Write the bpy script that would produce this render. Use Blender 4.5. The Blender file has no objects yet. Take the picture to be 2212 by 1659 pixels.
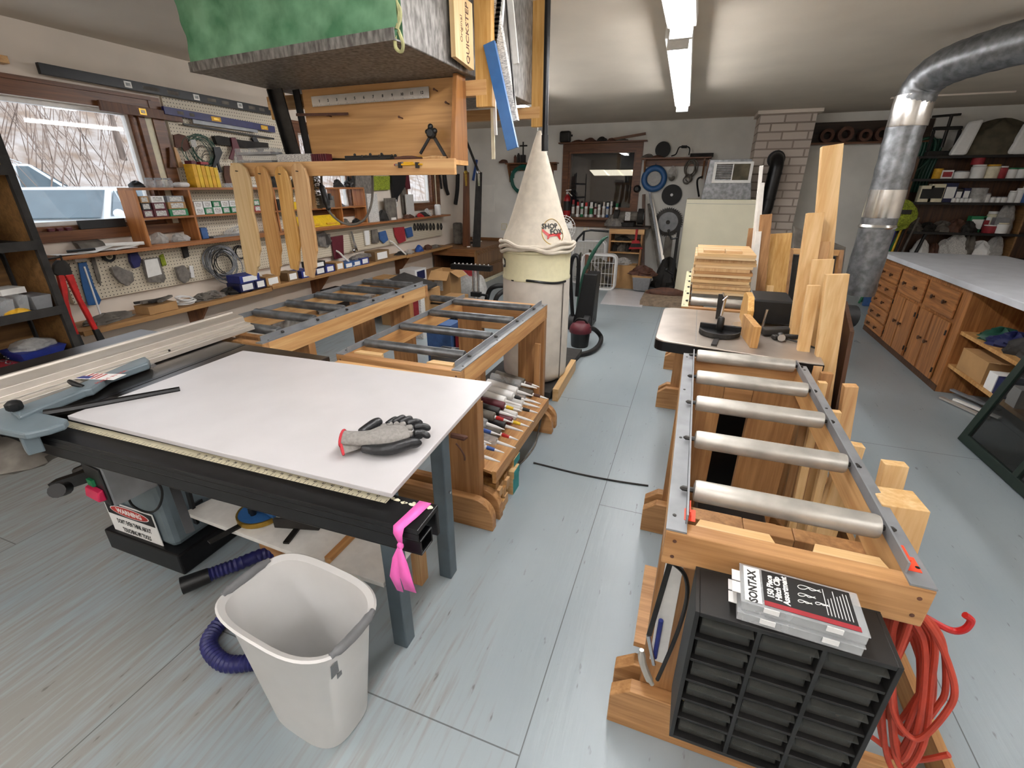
import bpy, bmesh, math, random
from mathutils import Vector as V, Matrix as Mx
random.seed(7)
sc=bpy.context.scene; C=sc.collection
pi=math.pi; R=math.radians; sin=math.sin; cos=math.cos; U=random.uniform
# ---------- camera ----------
F=1001.5; YAW=R(20.5025); PIT=R(23.0337); H=1.5
cd=bpy.data.cameras.new('camera'); cam=bpy.data.objects.new('camera',cd); C.objects.link(cam); sc.camera=cam
cd.sensor_width=36; cd.lens=36*F/2212; cd.clip_start=.02; cd.clip_end=200
cam.location=(0,0,H); cam.rotation_euler=(pi/2-PIT,0,YAW)
_fw=V((-sin(YAW)*cos(PIT),cos(YAW)*cos(PIT),-sin(PIT))); _rt=V((cos(YAW),sin(YAW),0)); _up=_rt.cross(_fw); EYE=V((0,0,H))
def ray(x,y): return _rt*((x-1106)/F)+_up*((829.5-y)/F)+_fw
def Zp(x,y,z): d=ray(x,y); return EYE+d*((z-H)/d.z)
def Xp(x,y,X): d=ray(x,y); return EYE+d*(X/d.x)
def Yp(x,y,Y): d=ray(x,y); return EYE+d*(Y/d.y)
# ---------- materials ----------
def lin(h):
    c=[int(h[i:i+2],16)/255 for i in (0,2,4)]
    return [(v/12.92 if v<=.04045 else ((v+.055)/1.055)**2.4) for v in c]+[1]
MT={}
def newm(n):
    m=bpy.data.materials.new(n); m.use_nodes=True; nt=m.node_tree; b=nt.nodes['Principled BSDF']; return m,nt,b
def nd(nt,t,**k):
    n=nt.nodes.new(t)
    for a,v in k.items():
        if a[0]=='_': n.inputs[a[1:].replace('_',' ')].default_value=v
        else: setattr(n,a,v)
    return n
def co(nt,scale=(1,1,1)):
    t=nd(nt,'ShaderNodeTexCoord'); mp=nd(nt,'ShaderNodeMapping'); mp.inputs['Scale'].default_value=scale
    nt.links.new(t.outputs['Object'],mp.inputs[0]); return mp.outputs[0]
def ramp(nt,fac,stops):
    r=nd(nt,'ShaderNodeValToRGB'); e=r.color_ramp.elements
    while len(e)<len(stops): e.new(.5)
    for el,(p,c) in zip(e,stops): el.position=p; el.color=c
    nt.links.new(fac,r.inputs[0]); return r.outputs[0]
def mat(n,hexc,rough=.5,metal=0,var=.12,sc_=30,bump=0,alpha=1,trans=0,emit=0,coat=0,spec=.5,hex2=None,det=3,sv=(1,1,1)):
    m,nt,b=newm(n); MT[n]=m; c=lin(hexc)
    if var or hex2:
        nz=nd(nt,'ShaderNodeTexNoise',_Scale=sc_,_Detail=det); nt.links.new(co(nt,sv),nz.inputs['Vector'])
        c2=lin(hex2) if hex2 else [v*(1-var*1.6) for v in c[:3]]+[1]
        c1=c if hex2 else [min(1,v*(1+var*.6)) for v in c[:3]]+[1]
        nt.links.new(ramp(nt,nz.outputs[0],[(.35,c1),(.65,c2)]),b.inputs['Base Color'])
        if bump:
            bp=nd(nt,'ShaderNodeBump',_Strength=bump,_Distance=.01); nt.links.new(nz.outputs[0],bp.inputs['Height']); nt.links.new(bp.outputs[0],b.inputs['Normal'])
    b.inputs['Base Color'].default_value=c
    b.inputs['Roughness'].default_value=rough; b.inputs['Metallic'].default_value=metal
    b.inputs['Alpha'].default_value=alpha; b.inputs['Transmission Weight'].default_value=trans
    b.inputs['Coat Weight'].default_value=coat; b.inputs['Specular IOR Level'].default_value=spec
    if emit: b.inputs['Emission Color'].default_value=c; b.inputs['Emission Strength'].default_value=emit
    return m
def wood(n,h1,h2,axis='x',s=1,rough=.5,k=1,knots=False,coat=0):
    m,nt,b=newm(n); MT[n]=m
    sv=[14*s]*3; sv['xyz'.index(axis)]=.9*s; v=co(nt,sv)
    n1=nd(nt,'ShaderNodeTexNoise',_Scale=2.2,_Detail=4,_Distortion=.6); nt.links.new(v,n1.inputs['Vector'])
    sv2=[90*s]*3; sv2['xyz'.index(axis)]=2*s; n2=nd(nt,'ShaderNodeTexNoise',_Scale=1.5,_Detail=2); nt.links.new(co(nt,sv2),n2.inputs['Vector'])
    mx=nd(nt,'ShaderNodeMath',operation='MULTIPLY_ADD'); nt.links.new(n2.outputs[0],mx.inputs[0]); mx.inputs[1].default_value=.35; nt.links.new(n1.outputs[0],mx.inputs[2])
    out=ramp(nt,mx.outputs[0],[(.48,lin(h1)),(.82,lin(h2))])
    if knots:
        vo=nd(nt,'ShaderNodeTexVoronoi',_Scale=2.6); sv3=[1.6]*3; sv3['xyz'.index(axis)]=1; nt.links.new(co(nt,sv3),vo.inputs['Vector'])
        rp=ramp(nt,vo.outputs['Distance'],[(.02,(1,1,1,1)),(.055,(0,0,0,1))])
        mi=nd(nt,'ShaderNodeMix',data_type='RGBA'); nt.links.new(rp,mi.inputs['Factor']); nt.links.new(out,mi.inputs[6]); mi.inputs[7].default_value=lin('5a3416'); out=mi.outputs[2]
    nt.links.new(out,b.inputs['Base Color']); b.inputs['Roughness'].default_value=rough; b.inputs['Coat Weight'].default_value=coat
    return m
# ---------- mesh builder ----------
class B:
    def __init__(s,T=None): s.v=[];s.f=[];s.k=[];s.s=[];s.T=T or Mx();s.m=0
    def add(s,vs,fs,sm=False):
        n=len(s.v); s.v+=[s.T@V(p) for p in vs]; s.f+=[[i+n for i in f] for f in fs]; s.k+=[s.m]*len(fs); s.s+=[sm]*len(fs); return s
    def mt(s,i): s.m=i; return s
    def hexa(s,b4,t4): return s.add(list(b4)+list(t4),[(3,2,1,0),(4,5,6,7),(0,1,5,4),(1,2,6,5),(2,3,7,6),(3,0,4,7)])
    def box(s,x0,x1,y0,y1,z0,z1): return s.hexa([(x0,y0,z0),(x1,y0,z0),(x1,y1,z0),(x0,y1,z0)],[(x0,y0,z1),(x1,y0,z1),(x1,y1,z1),(x0,y1,z1)])
    def obox(s,c,d,rz=0,rx=0,ry=0):
        m=Mx.Translation(V(c))@Mx.Rotation(rz,4,'Z')@Mx.Rotation(ry,4,'Y')@Mx.Rotation(rx,4,'X'); a,b_,c_=[q/2 for q in d]
        p=[m@V(q) for q in ((-a,-b_,-c_),(a,-b_,-c_),(a,b_,-c_),(-a,b_,-c_),(-a,-b_,c_),(a,-b_,c_),(a,b_,c_),(-a,b_,c_))]
        return s.hexa(p[:4],p[4:])
    def bar(s,a,b,w,h,up=(0,0,1)):
        a=V(a);b=V(b);d=(b-a).normalized();u=V(up)
        if abs(d.dot(u))>.98:u=V((0,1,0))
        x=d.cross(u).normalized()*w/2;y=x.cross(d).normalized()*h/2
        return s.hexa([a-x-y,a+x-y,a+x+y,a-x+y],[b-x-y,b+x-y,b+x+y,b-x+y])
    def slab(s,q,t):
        q=[V(p) for p in q];n=(q[1]-q[0]).cross(q[3]-q[0]).normalized()*t
        return s.hexa(q,[p+n for p in q])
    def quad(s,a,b,c,d): return s.add([a,b,c,d],[(0,1,2,3)])
    def ring(s,c,d,r,n,u=None):
        d=V(d).normalized();u=V(u) if u else V((0,0,1))
        if abs(d.dot(u))>.95:u=V((0,1,0)) if abs(d.y)<.9 else V((1,0,0))
        x=d.cross(u).normalized();y=d.cross(x)
        return [V(c)+x*(r*cos(2*pi*i/n))+y*(r*sin(2*pi*i/n)) for i in range(n)]
    def tube(s,pts,r,n=8,cap=True,closed=False,sub=0):
        P=[V(p) for p in pts]
        if sub: P=spl(P,sub,closed)
        N=len(P);rr=r if isinstance(r,(list,tuple)) else [r]*N
        if len(rr)!=N: rr=[rr[min(len(rr)-1,int(i*(len(rr)-1)/(N-1)+.5))] for i in range(N)]
        vs=[];px=None
        for i in range(N):
            a=P[i-1] if (i or closed) else P[0]; b=P[(i+1)%N] if (i<N-1 or closed) else P[-1]
            d=(b-a); d=d.normalized() if d.length>1e-9 else V((0,0,1))
            if px is None:
                u=V((0,0,1)) if abs(d.z)<.9 else V((1,0,0)); px=d.cross(u).normalized()
            else:
                px=(px-d*px.dot(d)); px=px.normalized() if px.length>1e-6 else d.orthogonal().normalized()
            y=d.cross(px)
            vs+=[P[i]+px*(rr[i]*cos(2*pi*j/n))+y*(rr[i]*sin(2*pi*j/n)) for j in range(n)]
        fs=[]
        for i in range(N if closed else N-1):
            for j in range(n):
                a=i*n+j;b=i*n+(j+1)%n;k=((i+1)%N)*n
                fs.append((a,b,k+(j+1)%n,k+j))
        s.add(vs,fs,True)
        if cap and not closed:
            n0=len(s.v)-N*n
            s.f+=[[n0+j for j in range(n)][::-1],[n0+(N-1)*n+j for j in range(n)]];s.k+=[s.m]*2;s.s+=[False]*2
        return s
    def cyl(s,a,b,r,r2=None,n=16): 
        return s.tube([a,b],[r,r if r2 is None else r2],n)
    def lathe(s,prof,c=(0,0,0),n=24,M=None,cap=True):
        M=M or Mx.Translation(V(c)); vs=[];fs=[]
        for r,z in prof: vs+=[M@V((r*cos(2*pi*j/n),r*sin(2*pi*j/n),z)) for j in range(n)]
        for i in range(len(prof)-1):
            for j in range(n): fs.append((i*n+j,i*n+(j+1)%n,(i+1)*n+(j+1)%n,(i+1)*n+j))
        s.add(vs,fs,True)
        if cap:
            n0=len(s.v)-len(vs)
            s.f+=[[n0+j for j in range(n)][::-1],[n0+(len(prof)-1)*n+j for j in range(n)]];s.k+=[s.m]*2;s.s+=[False]*2
        return s
    def prism(s,poly,M,h):
        """poly in local xy, extruded 0..h along local z, placed by M"""
        n=len(poly);return s.add([M@V((x,y,0)) for x,y in poly]+[M@V((x,y,h)) for x,y in poly],[list(range(n))[::-1],list(range(n,2*n))]+[(i,(i+1)%n,n+(i+1)%n,n+i) for i in range(n)])
    def ball(s,c,r,sc_=(1,1,1),n=12):
        m=n//2;p=[]
        for i in range(m+1):
            t=-pi/2+pi*i/m;p.append((max(1e-4,cos(t)),sin(t)))
        return s.lathe([(a,b) for a,b in p],M=Mx.Translation(V(c))@Mx.Diagonal((r*sc_[0],r*sc_[1],r*sc_[2],1)),n=n,cap=False)
    def grid(s,fn,nu,nv,sm=True,cu=False):
        vs=[fn(i/(nu if not cu else nu),j/nv) for i in range(nu+(0 if cu else 1)) for j in range(nv+1)];w=nv+1;nn=nu if cu else nu+1
        fs=[(i*w+j,((i+1)%nn)*w+j,((i+1)%nn)*w+j+1,i*w+j+1) for i in range(nu) for j in range(nv)]
        return s.add(vs,fs,sm)
def spl(P,k,closed=False):
    out=[];N=len(P)
    for i in range(N if closed else N-1):
        p0=P[i-1] if (i or closed) else P[0];p1=P[i];p2=P[(i+1)%N];p3=P[(i+2)%N] if (i<N-2 or closed) else P[-1]
        for j in range(k):
            t=j/k;out.append(.5*((2*p1)+(p2-p0)*t+(2*p0-5*p1+4*p2-p3)*t*t+(3*p1-p0-3*p2+p3)*t**3))
    if not closed: out.append(P[-1])
    return out
ROOTS=[];_fin=set()
def link(name,b,mats,parent=None,bev=0,solid=0,sub=0,keepn=False):
    me=bpy.data.meshes.new(name); me.from_pydata([tuple(p) for p in b.v],[],b.f)
    for m in (mats if isinstance(mats,(list,tuple)) else [mats]): me.materials.append(MT[m])
    me.polygons.foreach_set('material_index',b.k); me.polygons.foreach_set('use_smooth',b.s)
    if not keepn:
        bm=bmesh.new();bm.from_mesh(me);bmesh.ops.recalc_face_normals(bm,faces=bm.faces);bm.to_mesh(me);bm.free()
    if any(b.s): me.set_sharp_from_angle(angle=R(42))
    o=bpy.data.objects.new(name,me);C.objects.link(o)
    if parent: o.parent=parent
    if solid: q=o.modifiers.new('solidify','SOLIDIFY');q.thickness=solid;q.offset=0
    if bev: q=o.modifiers.new('bevel','BEVEL');q.width=bev;q.segments=2;q.limit_method='ANGLE';q.angle_limit=R(40)
    if sub: q=o.modifiers.new('subdivision','SUBSURF');q.levels=sub;q.render_levels=sub
    return o
class Th:
    def __init__(s,o): s.o=o
    def p(s,name,b,mats,label=None,**k):
        o=link(name,b,mats,s.o,**k)
        if label:o['label']=label
        return Th(o)
def tag(o,label,cat,group=None):
    o['label']=label;o['category']=cat
    if group:o['group']=group
    ROOTS.append(o)
def T(name,label,cat,group=None):
    o=bpy.data.objects.new(name,None);C.objects.link(o);o.empty_display_size=.05;tag(o,label,cat,group);return Th(o)
def S(name,label,cat,b,mats,group=None,**k):
    o=link(name,b,mats,None,**k);tag(o,label,cat,group);return Th(o)
def struct(name,b,mats,**k):
    o=link(name,b,mats,None,**k);o['kind']='structure';return Th(o)
def desc(o):
    r=[]
    for c in o.children: r.append(c);r+=desc(c)
    return r
def fin(o):
    if o.name in _fin:return
    _fin.add(o.name)
    ms=[q for q in [o]+desc(o) if q.type=='MESH']
    if not ms:return
    lo=V((1e9,)*3);hi=V((-1e9,)*3)
    for q in ms:
        for v in q.data.vertices:
            for i in range(3): lo[i]=min(lo[i],v.co[i]);hi[i]=max(hi[i],v.co[i])
    c=V(((lo.x+hi.x)/2,(lo.y+hi.y)/2,lo.z))
    for me in {q.data for q in ms}: me.transform(Mx.Translation(-c))
    o.location=c
def dup(th,d,rz=0,label=None,group=None,mats=None):
    o=th.o;fin(o);r=o.copy();C.objects.link(r);r.location=o.location+V(d);r.rotation_euler.z+=rz;_fin.add(r.name);ROOTS.append(r)
    def rec(a,b):
        for ch in list(a.children):
            q=ch.copy();C.objects.link(q);q.parent=b;rec(ch,q)
    rec(o,r)
    if label:r['label']=label
    if group:r['group']=group
    return Th(r)
_txt={}
def text(s,M,size,ext=.0004,bold=0,cx='CENTER',shear=0,wid=1):
    """B with the glyph geometry, placed by M (local x = reading direction, y = up)"""
    cu=bpy.data.curves.new('t','FONT');cu.body=s;cu.size=size;cu.extrude=ext;cu.offset=bold;cu.align_x=cx;cu.align_y='CENTER';cu.shear=shear;cu.resolution_u=2;cu.space_line=.85
    o=bpy.data.objects.new('t',cu);C.objects.link(o);dg=bpy.context.evaluated_depsgraph_get();me=bpy.data.meshes.new_from_object(o.evaluated_get(dg))
    b=B();b.add([M@V((v.co.x*wid,v.co.y,v.co.z)) for v in me.vertices],[list(p.vertices) for p in me.polygons])
    bpy.data.objects.remove(o);bpy.data.curves.remove(cu);bpy.data.meshes.remove(me);return b
def frame(o,x,y):
    """matrix with origin o, local x along x, local y along y (orthogonalised), z = x cross y"""
    x=V(x).normalized();z=x.cross(V(y)).normalized();y=z.cross(x)
    m=Mx((x,y,z)).transposed().to_4x4();m.translation=V(o);return m
def join(*bs):
    a=B()
    for b in bs:
        n=len(a.v);a.v+=b.v;a.f+=[[i+n for i in f] for f in b.f];a.k+=b.k;a.s+=b.s
    return a
ORD=['first','second','third','fourth','fifth','sixth','seventh','eighth','ninth','tenth','eleventh','twelfth']
# ---------- material library ----------
EXPO=0.12
XL=-4.04; YB=8.43; ZC=2.44; XR=4.7; YF=-2.6
mat('ceiling_paint','cfc4b4',.9,var=.04,sc_=2); mat('wall_cream','e4d8ca',.85,var=.04,sc_=3); mat('wall_white','e8e6df',.8,var=.05,sc_=3)
mat('white_paint','e6e4df',.5,var=.04); mat('white_board','cbc8c9',.32,var=.03,sc_=6); mat('black_metal','141416',.35,var=.2,metal=.3); mat('black_plastic','121213',.45,var=.2)
mat('black_rubber','0f0f10',.6,var=.2); mat('dark_steel','3a3836',.42,metal=.7,var=.25,sc_=14); mat('grey_paint','66737a',.42,var=.08,sc_=10); mat('rail_grey','8b8d90',.45,metal=.35,var=.12,sc_=12)
mat('leg_grey','55626a',.45,var=.1,sc_=10); mat('roller_steel','bcb8b0',.4,metal=.5,var=.12,sc_=18); mat('roller_dark','7d8083',.4,metal=.7,var=.25,sc_=18); mat('aluminium','c6bfb5',.35,metal=.55,var=.03,sc_=20)
mat('aluminium_bright','d6d3ce',.25,metal=.9,var=.05); mat('galvanised','8f9194',.38,metal=.75,var=.35,sc_=22,det=6,hex2='6c6e70'); mat('air_box_metal','8d8a85',.5,metal=.45,sc_=60,hex2='57534f',det=4,sv=(1,1,.35))
mat('canvas','d9d0c0',.9,var=.06,sc_=20,bump=.15); mat('canvas_low','d6cfc4',.9,var=.07,sc_=9,bump=.15); mat('drum_cream','d8d2ae',.5,var=.03); mat('furnace_cream','e8e2c8',.5,var=.03,sc_=4)
mat('white_plastic','e4e3e1',.4,var=.02,sc_=8); mat('grey_plastic','7c7d80',.5,var=.06); mat('red_plastic','a3161b',.4,var=.08); mat('red_paint','b8201f',.4,var=.15,sc_=20)
mat('orange_tape','f0492a',.5,var=.06); mat('pink_tape','f268be',.5,var=.06); mat('orange_cord','b8412c',.55,var=.1); mat('green_cord','0f5f50',.5,var=.1); mat('green_hose','1c4a3a',.5,var=.1)
mat('navy_plastic','20225e',.45,var=.12); mat('blue_paint','2a5c93',.4,var=.06); mat('blue_plastic','2b4f95',.45,var=.08); mat('yellow_plastic','dcb51c',.45,var=.08); mat('yellow_box','d7a423',.55,var=.1)
mat('glove_grey','8a8682',.95,var=.1,sc_=120,bump=.25); mat('glove_rubber','1b1c1f',.4,var=.2,sc_=60,bump=.3); mat('glove_red','b5303a',.8,var=.05)
mat('cardboard','a88255',.8,var=.08,sc_=6); mat('cardboard_dark','7e6443',.8,var=.1,sc_=6); mat('paper','ebe9e4',.7,var=.04); mat('paper_print','e4e2dc',.7,sc_=90,hex2='9a9896',det=1,sv=(1,1,4))
mat('ink_black','151515',.6,var=0); mat('ink_red','b5332a',.6,var=0); mat('label_white','eeeeec',.6,var=.02); mat('tape_cream','e4dcc0',.55,var=.08,sc_=20); mat('brass','b08d3c',.35,metal=.8,var=.1)
mat('chrome','cfcfd0',.2,metal=.95,var=.05); mat('rust_brown','5b3a2b',.7,var=.2,sc_=20); mat('leather','553325',.7,var=.2,sc_=18); mat('dusty_black','2a2724',.8,var=.3,sc_=14); mat('dusty_grey','6d675f',.85,var=.25,sc_=14)
mat('plastic_bag','d8d6d2',.3,var=.12,alpha=.45,sc_=40); mat('bag_smoky','8d8780',.35,var=.25,alpha=.72,sc_=25); mat('clear_plastic','dfe2e4',.2,var=.06,alpha=.32,sc_=20); mat('smoky_drawer','43433f',.22,var=.2,alpha=.6,sc_=20)
mat('box_blue','1f2d7a',.5,var=.08); mat('box_navy','141a48',.5,var=.1); mat('box_green','1c7a4c',.55,var=.06); mat('box_maroon','5a1a26',.5,var=.08); mat('box_steel','3a5f95',.55,var=.1); mat('box_red','9c2a33',.5,var=.1)
mat('glass_green','2f5f4a',.2,var=.1); mat('bronze_frame','54361f',.5,var=.1); mat('drawer_black','191817',.5,var=.35,sc_=10); mat('dark_green_paint','14251e',.5,var=.1); mat('counter_grey','c9ccd2',.5,var=.05,sc_=8)
mat('teal_paint','2a8f8c',.6,var=.05); mat('saw_cloth','6b6456',.9,var=.2); mat('tan_cloth','5d5645',.95,var=.25,sc_=9,bump=.3); mat('lime_cloth','8e9a2c',.95,var=.3,sc_=60,bump=.5); mat('concrete_dark','8d7a66',.9,var=.2,sc_=20)
mat('grey_cast','bdb5aa',.33,metal=.5,sc_=4,hex2='9b9086'); mat('cast_dark','5a5450',.28,metal=.85,var=.3,sc_=4,hex2='2f2b29'); mat('magenta_plastic','c21f4d',.45,var=.05)
wood('pine','d6ad78','b98a55','x',1,knots=True); wood('pine_y','d6ad78','b98a55','y',1,knots=True); wood('pine_z','d6b080','ba8a58','z',1); wood('pale_z','dcbb8a','c49a62','z',1); wood('pale_y','dab98a','c39a63','y',1); wood('pale_x','dab98a','c39a63','x',1)
wood('fir_x','bd9060','976a3e','x',1.2,knots=True); wood('fir_y','c99c66','a87644','y',1.2,knots=True); wood('fir_z','b08253','8a6038','z',1.2); wood('ply','cf9f66','b5864f','x',.8); wood('ply_z','9c6a38','7d5026','z',.8)
wood('maple','d9bf93','c5a574','z',.9); wood('oak','c59a62','a5763f','z',1.3); wood('oak_gold','cfa566','b3843f','z',1.6); wood('beech','d0ad80','b78e5e','z',1.2)
wood('cab_oak','b57a45','85532a','z',1.4,coat=.15); wood('cab_oak_y','b57a45','85532a','y',1.4,coat=.15); wood('trim_brown','7a4d2c','583218','y',1.2,rough=.4); wood('trim_brown_x','7a4d2c','583218','x',1.2,rough=.4); wood('trim_brown_z','8a5a34','63391c','z',1.2,rough=.4)
wood('case_orange','b87c46','96592a','z',1.1,rough=.4); wood('case_orange_y','a97042','87532b','y',1.1,rough=.4); wood('shelf_tan','b08654','8f6a40','y',1); wood('rack_tan','8f6a3e','6f4f2b','y',1); wood('dark_shelf','3c2a1c','2a1c12','x',1); wood('dark_brown_z','5b3b24','3f2615','z',1.2); wood('ply_edge','e0c9a0','b98f62','x',1,rough=.7)
wood('walnut_z','6e4428','4a2a17','z',1.2); wood('desk','8a6038','6d4724','x',1); wood('desk_z','8b6741','6d4c2c','z',.7)
# floor: painted plywood with worn grain and sheet seams
m,nt,b=newm('painted_plywood'); MT['painted_plywood']=m
v=co(nt,(1,1,1)); sx=nd(nt,'ShaderNodeSeparateXYZ'); nt.links.new(v,sx.inputs[0])
big=nd(nt,'ShaderNodeTexNoise',_Scale=1.3,_Detail=4); nt.links.new(co(nt,(1.1,.5,1)),big.inputs['Vector'])
gr=nd(nt,'ShaderNodeTexNoise',_Scale=6,_Detail=5,_Distortion=.3); nt.links.new(co(nt,(9,.7,1)),gr.inputs['Vector'])
sp=nd(nt,'ShaderNodeTexNoise',_Scale=26,_Detail=2); nt.links.new(co(nt,(2.2,.8,1)),sp.inputs['Vector'])
def mth(op,a,b_=None,c_=None):
    n=nd(nt,'ShaderNodeMath',operation=op)
    for i,q in enumerate((a,b_,c_)):
        if q is None: continue
        if isinstance(q,(int,float)): n.inputs[i].default_value=q
        else: nt.links.new(q,n.inputs[i])
    return n.outputs[0]
def mixc(f,a,b_):
    n=nd(nt,'ShaderNodeMix',data_type='RGBA'); nt.links.new(f,n.inputs['Factor'])
    for i,q in ((6,a),(7,b_)):
        if isinstance(q,list): n.inputs[i].default_value=q
        else: nt.links.new(q,n.inputs[i])
    return n.outputs[2]
base=ramp(nt,big.outputs[0],[(.3,lin('88949a')),(.7,lin('9ca6aa'))])
wx=mth('ADD',mth('MULTIPLY',mth('ADD',sx.outputs[0],.5),-.45),mth('MULTIPLY',sx.outputs[1],-.3))   # wear is heaviest near the front of the shop
wear=mth('ADD',mth('MULTIPLY_ADD',gr.outputs[0],.75,mth('MULTIPLY',big.outputs[0],.55)),mth('MINIMUM',mth('MULTIPLY',wx,.3),.12))
wf=ramp(nt,wear,[(.64,(0,0,0,1)),(.86,(1,1,1,1))])
c1=mixc(mth('MULTIPLY',wf,.75),base,lin('8a857d'))
df=ramp(nt,mth('MULTIPLY_ADD',gr.outputs[0],.6,mth('MULTIPLY',sp.outputs[0],.5)),[(.69,(0,0,0,1)),(.76,(1,1,1,1))])
c2=mixc(mth('MULTIPLY',df,.6),c1,lin('4e4a45'))
xs=mth('DIVIDE',mth('ADD',sx.outputs[0],.262),1.2192); fx=mth('FRACT',xs); col=mth('FLOOR',xs)
seamx=mth('LESS_THAN',mth('PINGPONG',xs,.5),.0016)
ys=mth('ADD',mth('DIVIDE',mth('SUBTRACT',sx.outputs[1],.762),2.4384),mth('MULTIPLY',mth('ADD',col,1),.5))
seamy=mth('LESS_THAN',mth('PINGPONG',ys,.5),.0009)
c3=mixc(mth('MULTIPLY',mth('MAXIMUM',seamx,seamy),.75),c2,lin('3f3f3d'))
nt.links.new(c3,b.inputs['Base Color'])
nt.links.new(mth('MULTIPLY_ADD',wf,.25,mth('MULTIPLY_ADD',big.outputs[0],.2,.22)),b.inputs['Roughness'])
bp=nd(nt,'ShaderNodeBump',_Strength=.25,_Distance=.004); nt.links.new(gr.outputs[0],bp.inputs['Height']); nt.links.new(bp.outputs[0],b.inputs['Normal'])
# pegboard with one inch hole grid
def peg(n,hexc):
    global nt
    m,nt,b=newm(n); MT[n]=m; sx=nd(nt,'ShaderNodeSeparateXYZ'); nt.links.new(co(nt,(1,1,1)),sx.inputs[0])
    a=mth('SUBTRACT',mth('FRACT',mth('DIVIDE',sx.outputs[1],.0254)),.5); c=mth('SUBTRACT',mth('FRACT',mth('DIVIDE',sx.outputs[2],.0254)),.5)
    d=mth('ADD',mth('MULTIPLY',a,a),mth('MULTIPLY',c,c)); f=mth('LESS_THAN',d,.022)
    nt.links.new(mixc(f,lin(hexc),lin('1c1712')),b.inputs['Base Color']); b.inputs['Roughness'].default_value=.6
peg('pegboard_cream','cfc4ae'); peg('pegboard_light','d9cfbb')
# brick
m,nt,b=newm('painted_brick'); MT['painted_brick']=m
br=nd(nt,'ShaderNodeTexBrick',_Scale=1,_Mortar_Size=.011,_Mortar_Smooth=.3,_Brick_Width=.31,_Row_Height=.104); br.inputs['Color1'].default_value=lin('d2c6bb');br.inputs['Color2'].default_value=lin('c2b5aa');br.inputs['Mortar'].default_value=lin('9a8c80')
t=nd(nt,'ShaderNodeTexCoord');sx=nd(nt,'ShaderNodeSeparateXYZ');nt.links.new(t.outputs['Object'],sx.inputs[0]);cx=nd(nt,'ShaderNodeCombineXYZ');nt.links.new(mth('ADD',sx.outputs[0],sx.outputs[1]),cx.inputs[0]);nt.links.new(sx.outputs[2],cx.inputs[1]);nt.links.new(cx.outputs[0],br.inputs['Vector'])
nt.links.new(br.outputs[0],b.inputs['Base Color']);b.inputs['Roughness'].default_value=.85
bp=nd(nt,'ShaderNodeBump',_Strength=.6,_Distance=.008);bp.invert=True;nt.links.new(br.outputs['Fac'],bp.inputs['Height']);nt.links.new(bp.outputs[0],b.inputs['Normal'])
# green filter felt
mat('green_felt','7aa884',.95,sc_=7,hex2='4a7c58',det=8,bump=.5); mat('felt_edge','a9a878',.95,var=.2)
# glass
m,nt,b=newm('window_glass'); MT['window_glass']=m
nt.nodes.remove(b); o=nt.nodes['Material Output']; tr=nd(nt,'ShaderNodeBsdfTransparent'); gl=nd(nt,'ShaderNodeBsdfGlossy',_Roughness=.0); fr=nd(nt,'ShaderNodeLayerWeight',_Blend=.5); mx=nd(nt,'ShaderNodeMixShader'); pw=nd(nt,'ShaderNodeMath',operation='POWER'); nt.links.new(fr.outputs['Facing'],pw.inputs[0]); pw.inputs[1].default_value=5; ma=nd(nt,'ShaderNodeMath',operation='MULTIPLY_ADD'); nt.links.new(pw.outputs[0],ma.inputs[0]); ma.inputs[1].default_value=.9; ma.inputs[2].default_value=.045
nt.links.new(ma.outputs[0],mx.inputs[0]); nt.links.new(tr.outputs[0],mx.inputs[1]); nt.links.new(gl.outputs[0],mx.inputs[2]); nt.links.new(mx.outputs[0],o.inputs[0])
mat('lamp_tube','f6f5f6',.5,var=0,emit=40); mat('snow','f2f2f4',.8,var=.05,sc_=.5); mat('bark','8a7a70',.9,var=.3,sc_=6,sv=(1,1,.2)); mat('brush_twig','a08c80',.9,var=.3,sc_=2); mat('hill_leaf','a8917f',.95,var=.25,sc_=1.5,hex2='d8cfc9',det=6)
mat('car_white','e9eef0',.25,var=0,coat=.5); mat('car_glass','5c6d76',.08,var=.1,sc_=2); mat('car_interior','b9c8cc',.6,var=.2,sc_=4)
mat('glowing_roof','dcd6c4',.5,var=0,emit=1.2)  # emission in place of daylight through a roof panel
# ---------- room shell ----------
b=B(); b.box(XL-.15,XR+.15,YF-.15,YB+.15,-.1,0); struct('floor',b,'painted_plywood')
b=B(); b.box(XL-.15,XR+.15,YF-.15,YB+.15,ZC,ZC+.1); struct('ceiling',b,'ceiling_paint')
W=[(.75,2.75,1.225,2.02),(4.35,5.14,1.24,2.02),(6.38,7.15,1.24,2.02)]
b=B(); ys=YF
for y0,y1,z0,z1 in W:
    b.box(XL-.15,XL,ys,y0,0,ZC); b.box(XL-.15,XL,y0,y1,0,z0); b.box(XL-.15,XL,y0,y1,z1,ZC); ys=y1
b.box(XL-.15,XL,ys,YB,0,ZC); struct('wall_left',b,'wall_cream')
wx0,wx1,wz0,wz1=-2.13,-1.03,1.06,2.04
b=B(); b.box(XL-.15,wx0,YB,YB+.15,0,ZC); b.box(wx1,XR+.15,YB,YB+.15,0,ZC); b.box(wx0,wx1,YB,YB+.15,0,wz0); b.box(wx0,wx1,YB,YB+.15,wz1,ZC); struct('wall_back',b,'wall_white')
b=B(); b.box(XR,XR+.15,YF,YB,0,ZC); struct('wall_right',b,'wall_cream')
b=B(); b.box(XL,XR,YF-.15,YF,0,ZC); struct('wall_front',b,'wall_cream')
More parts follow.
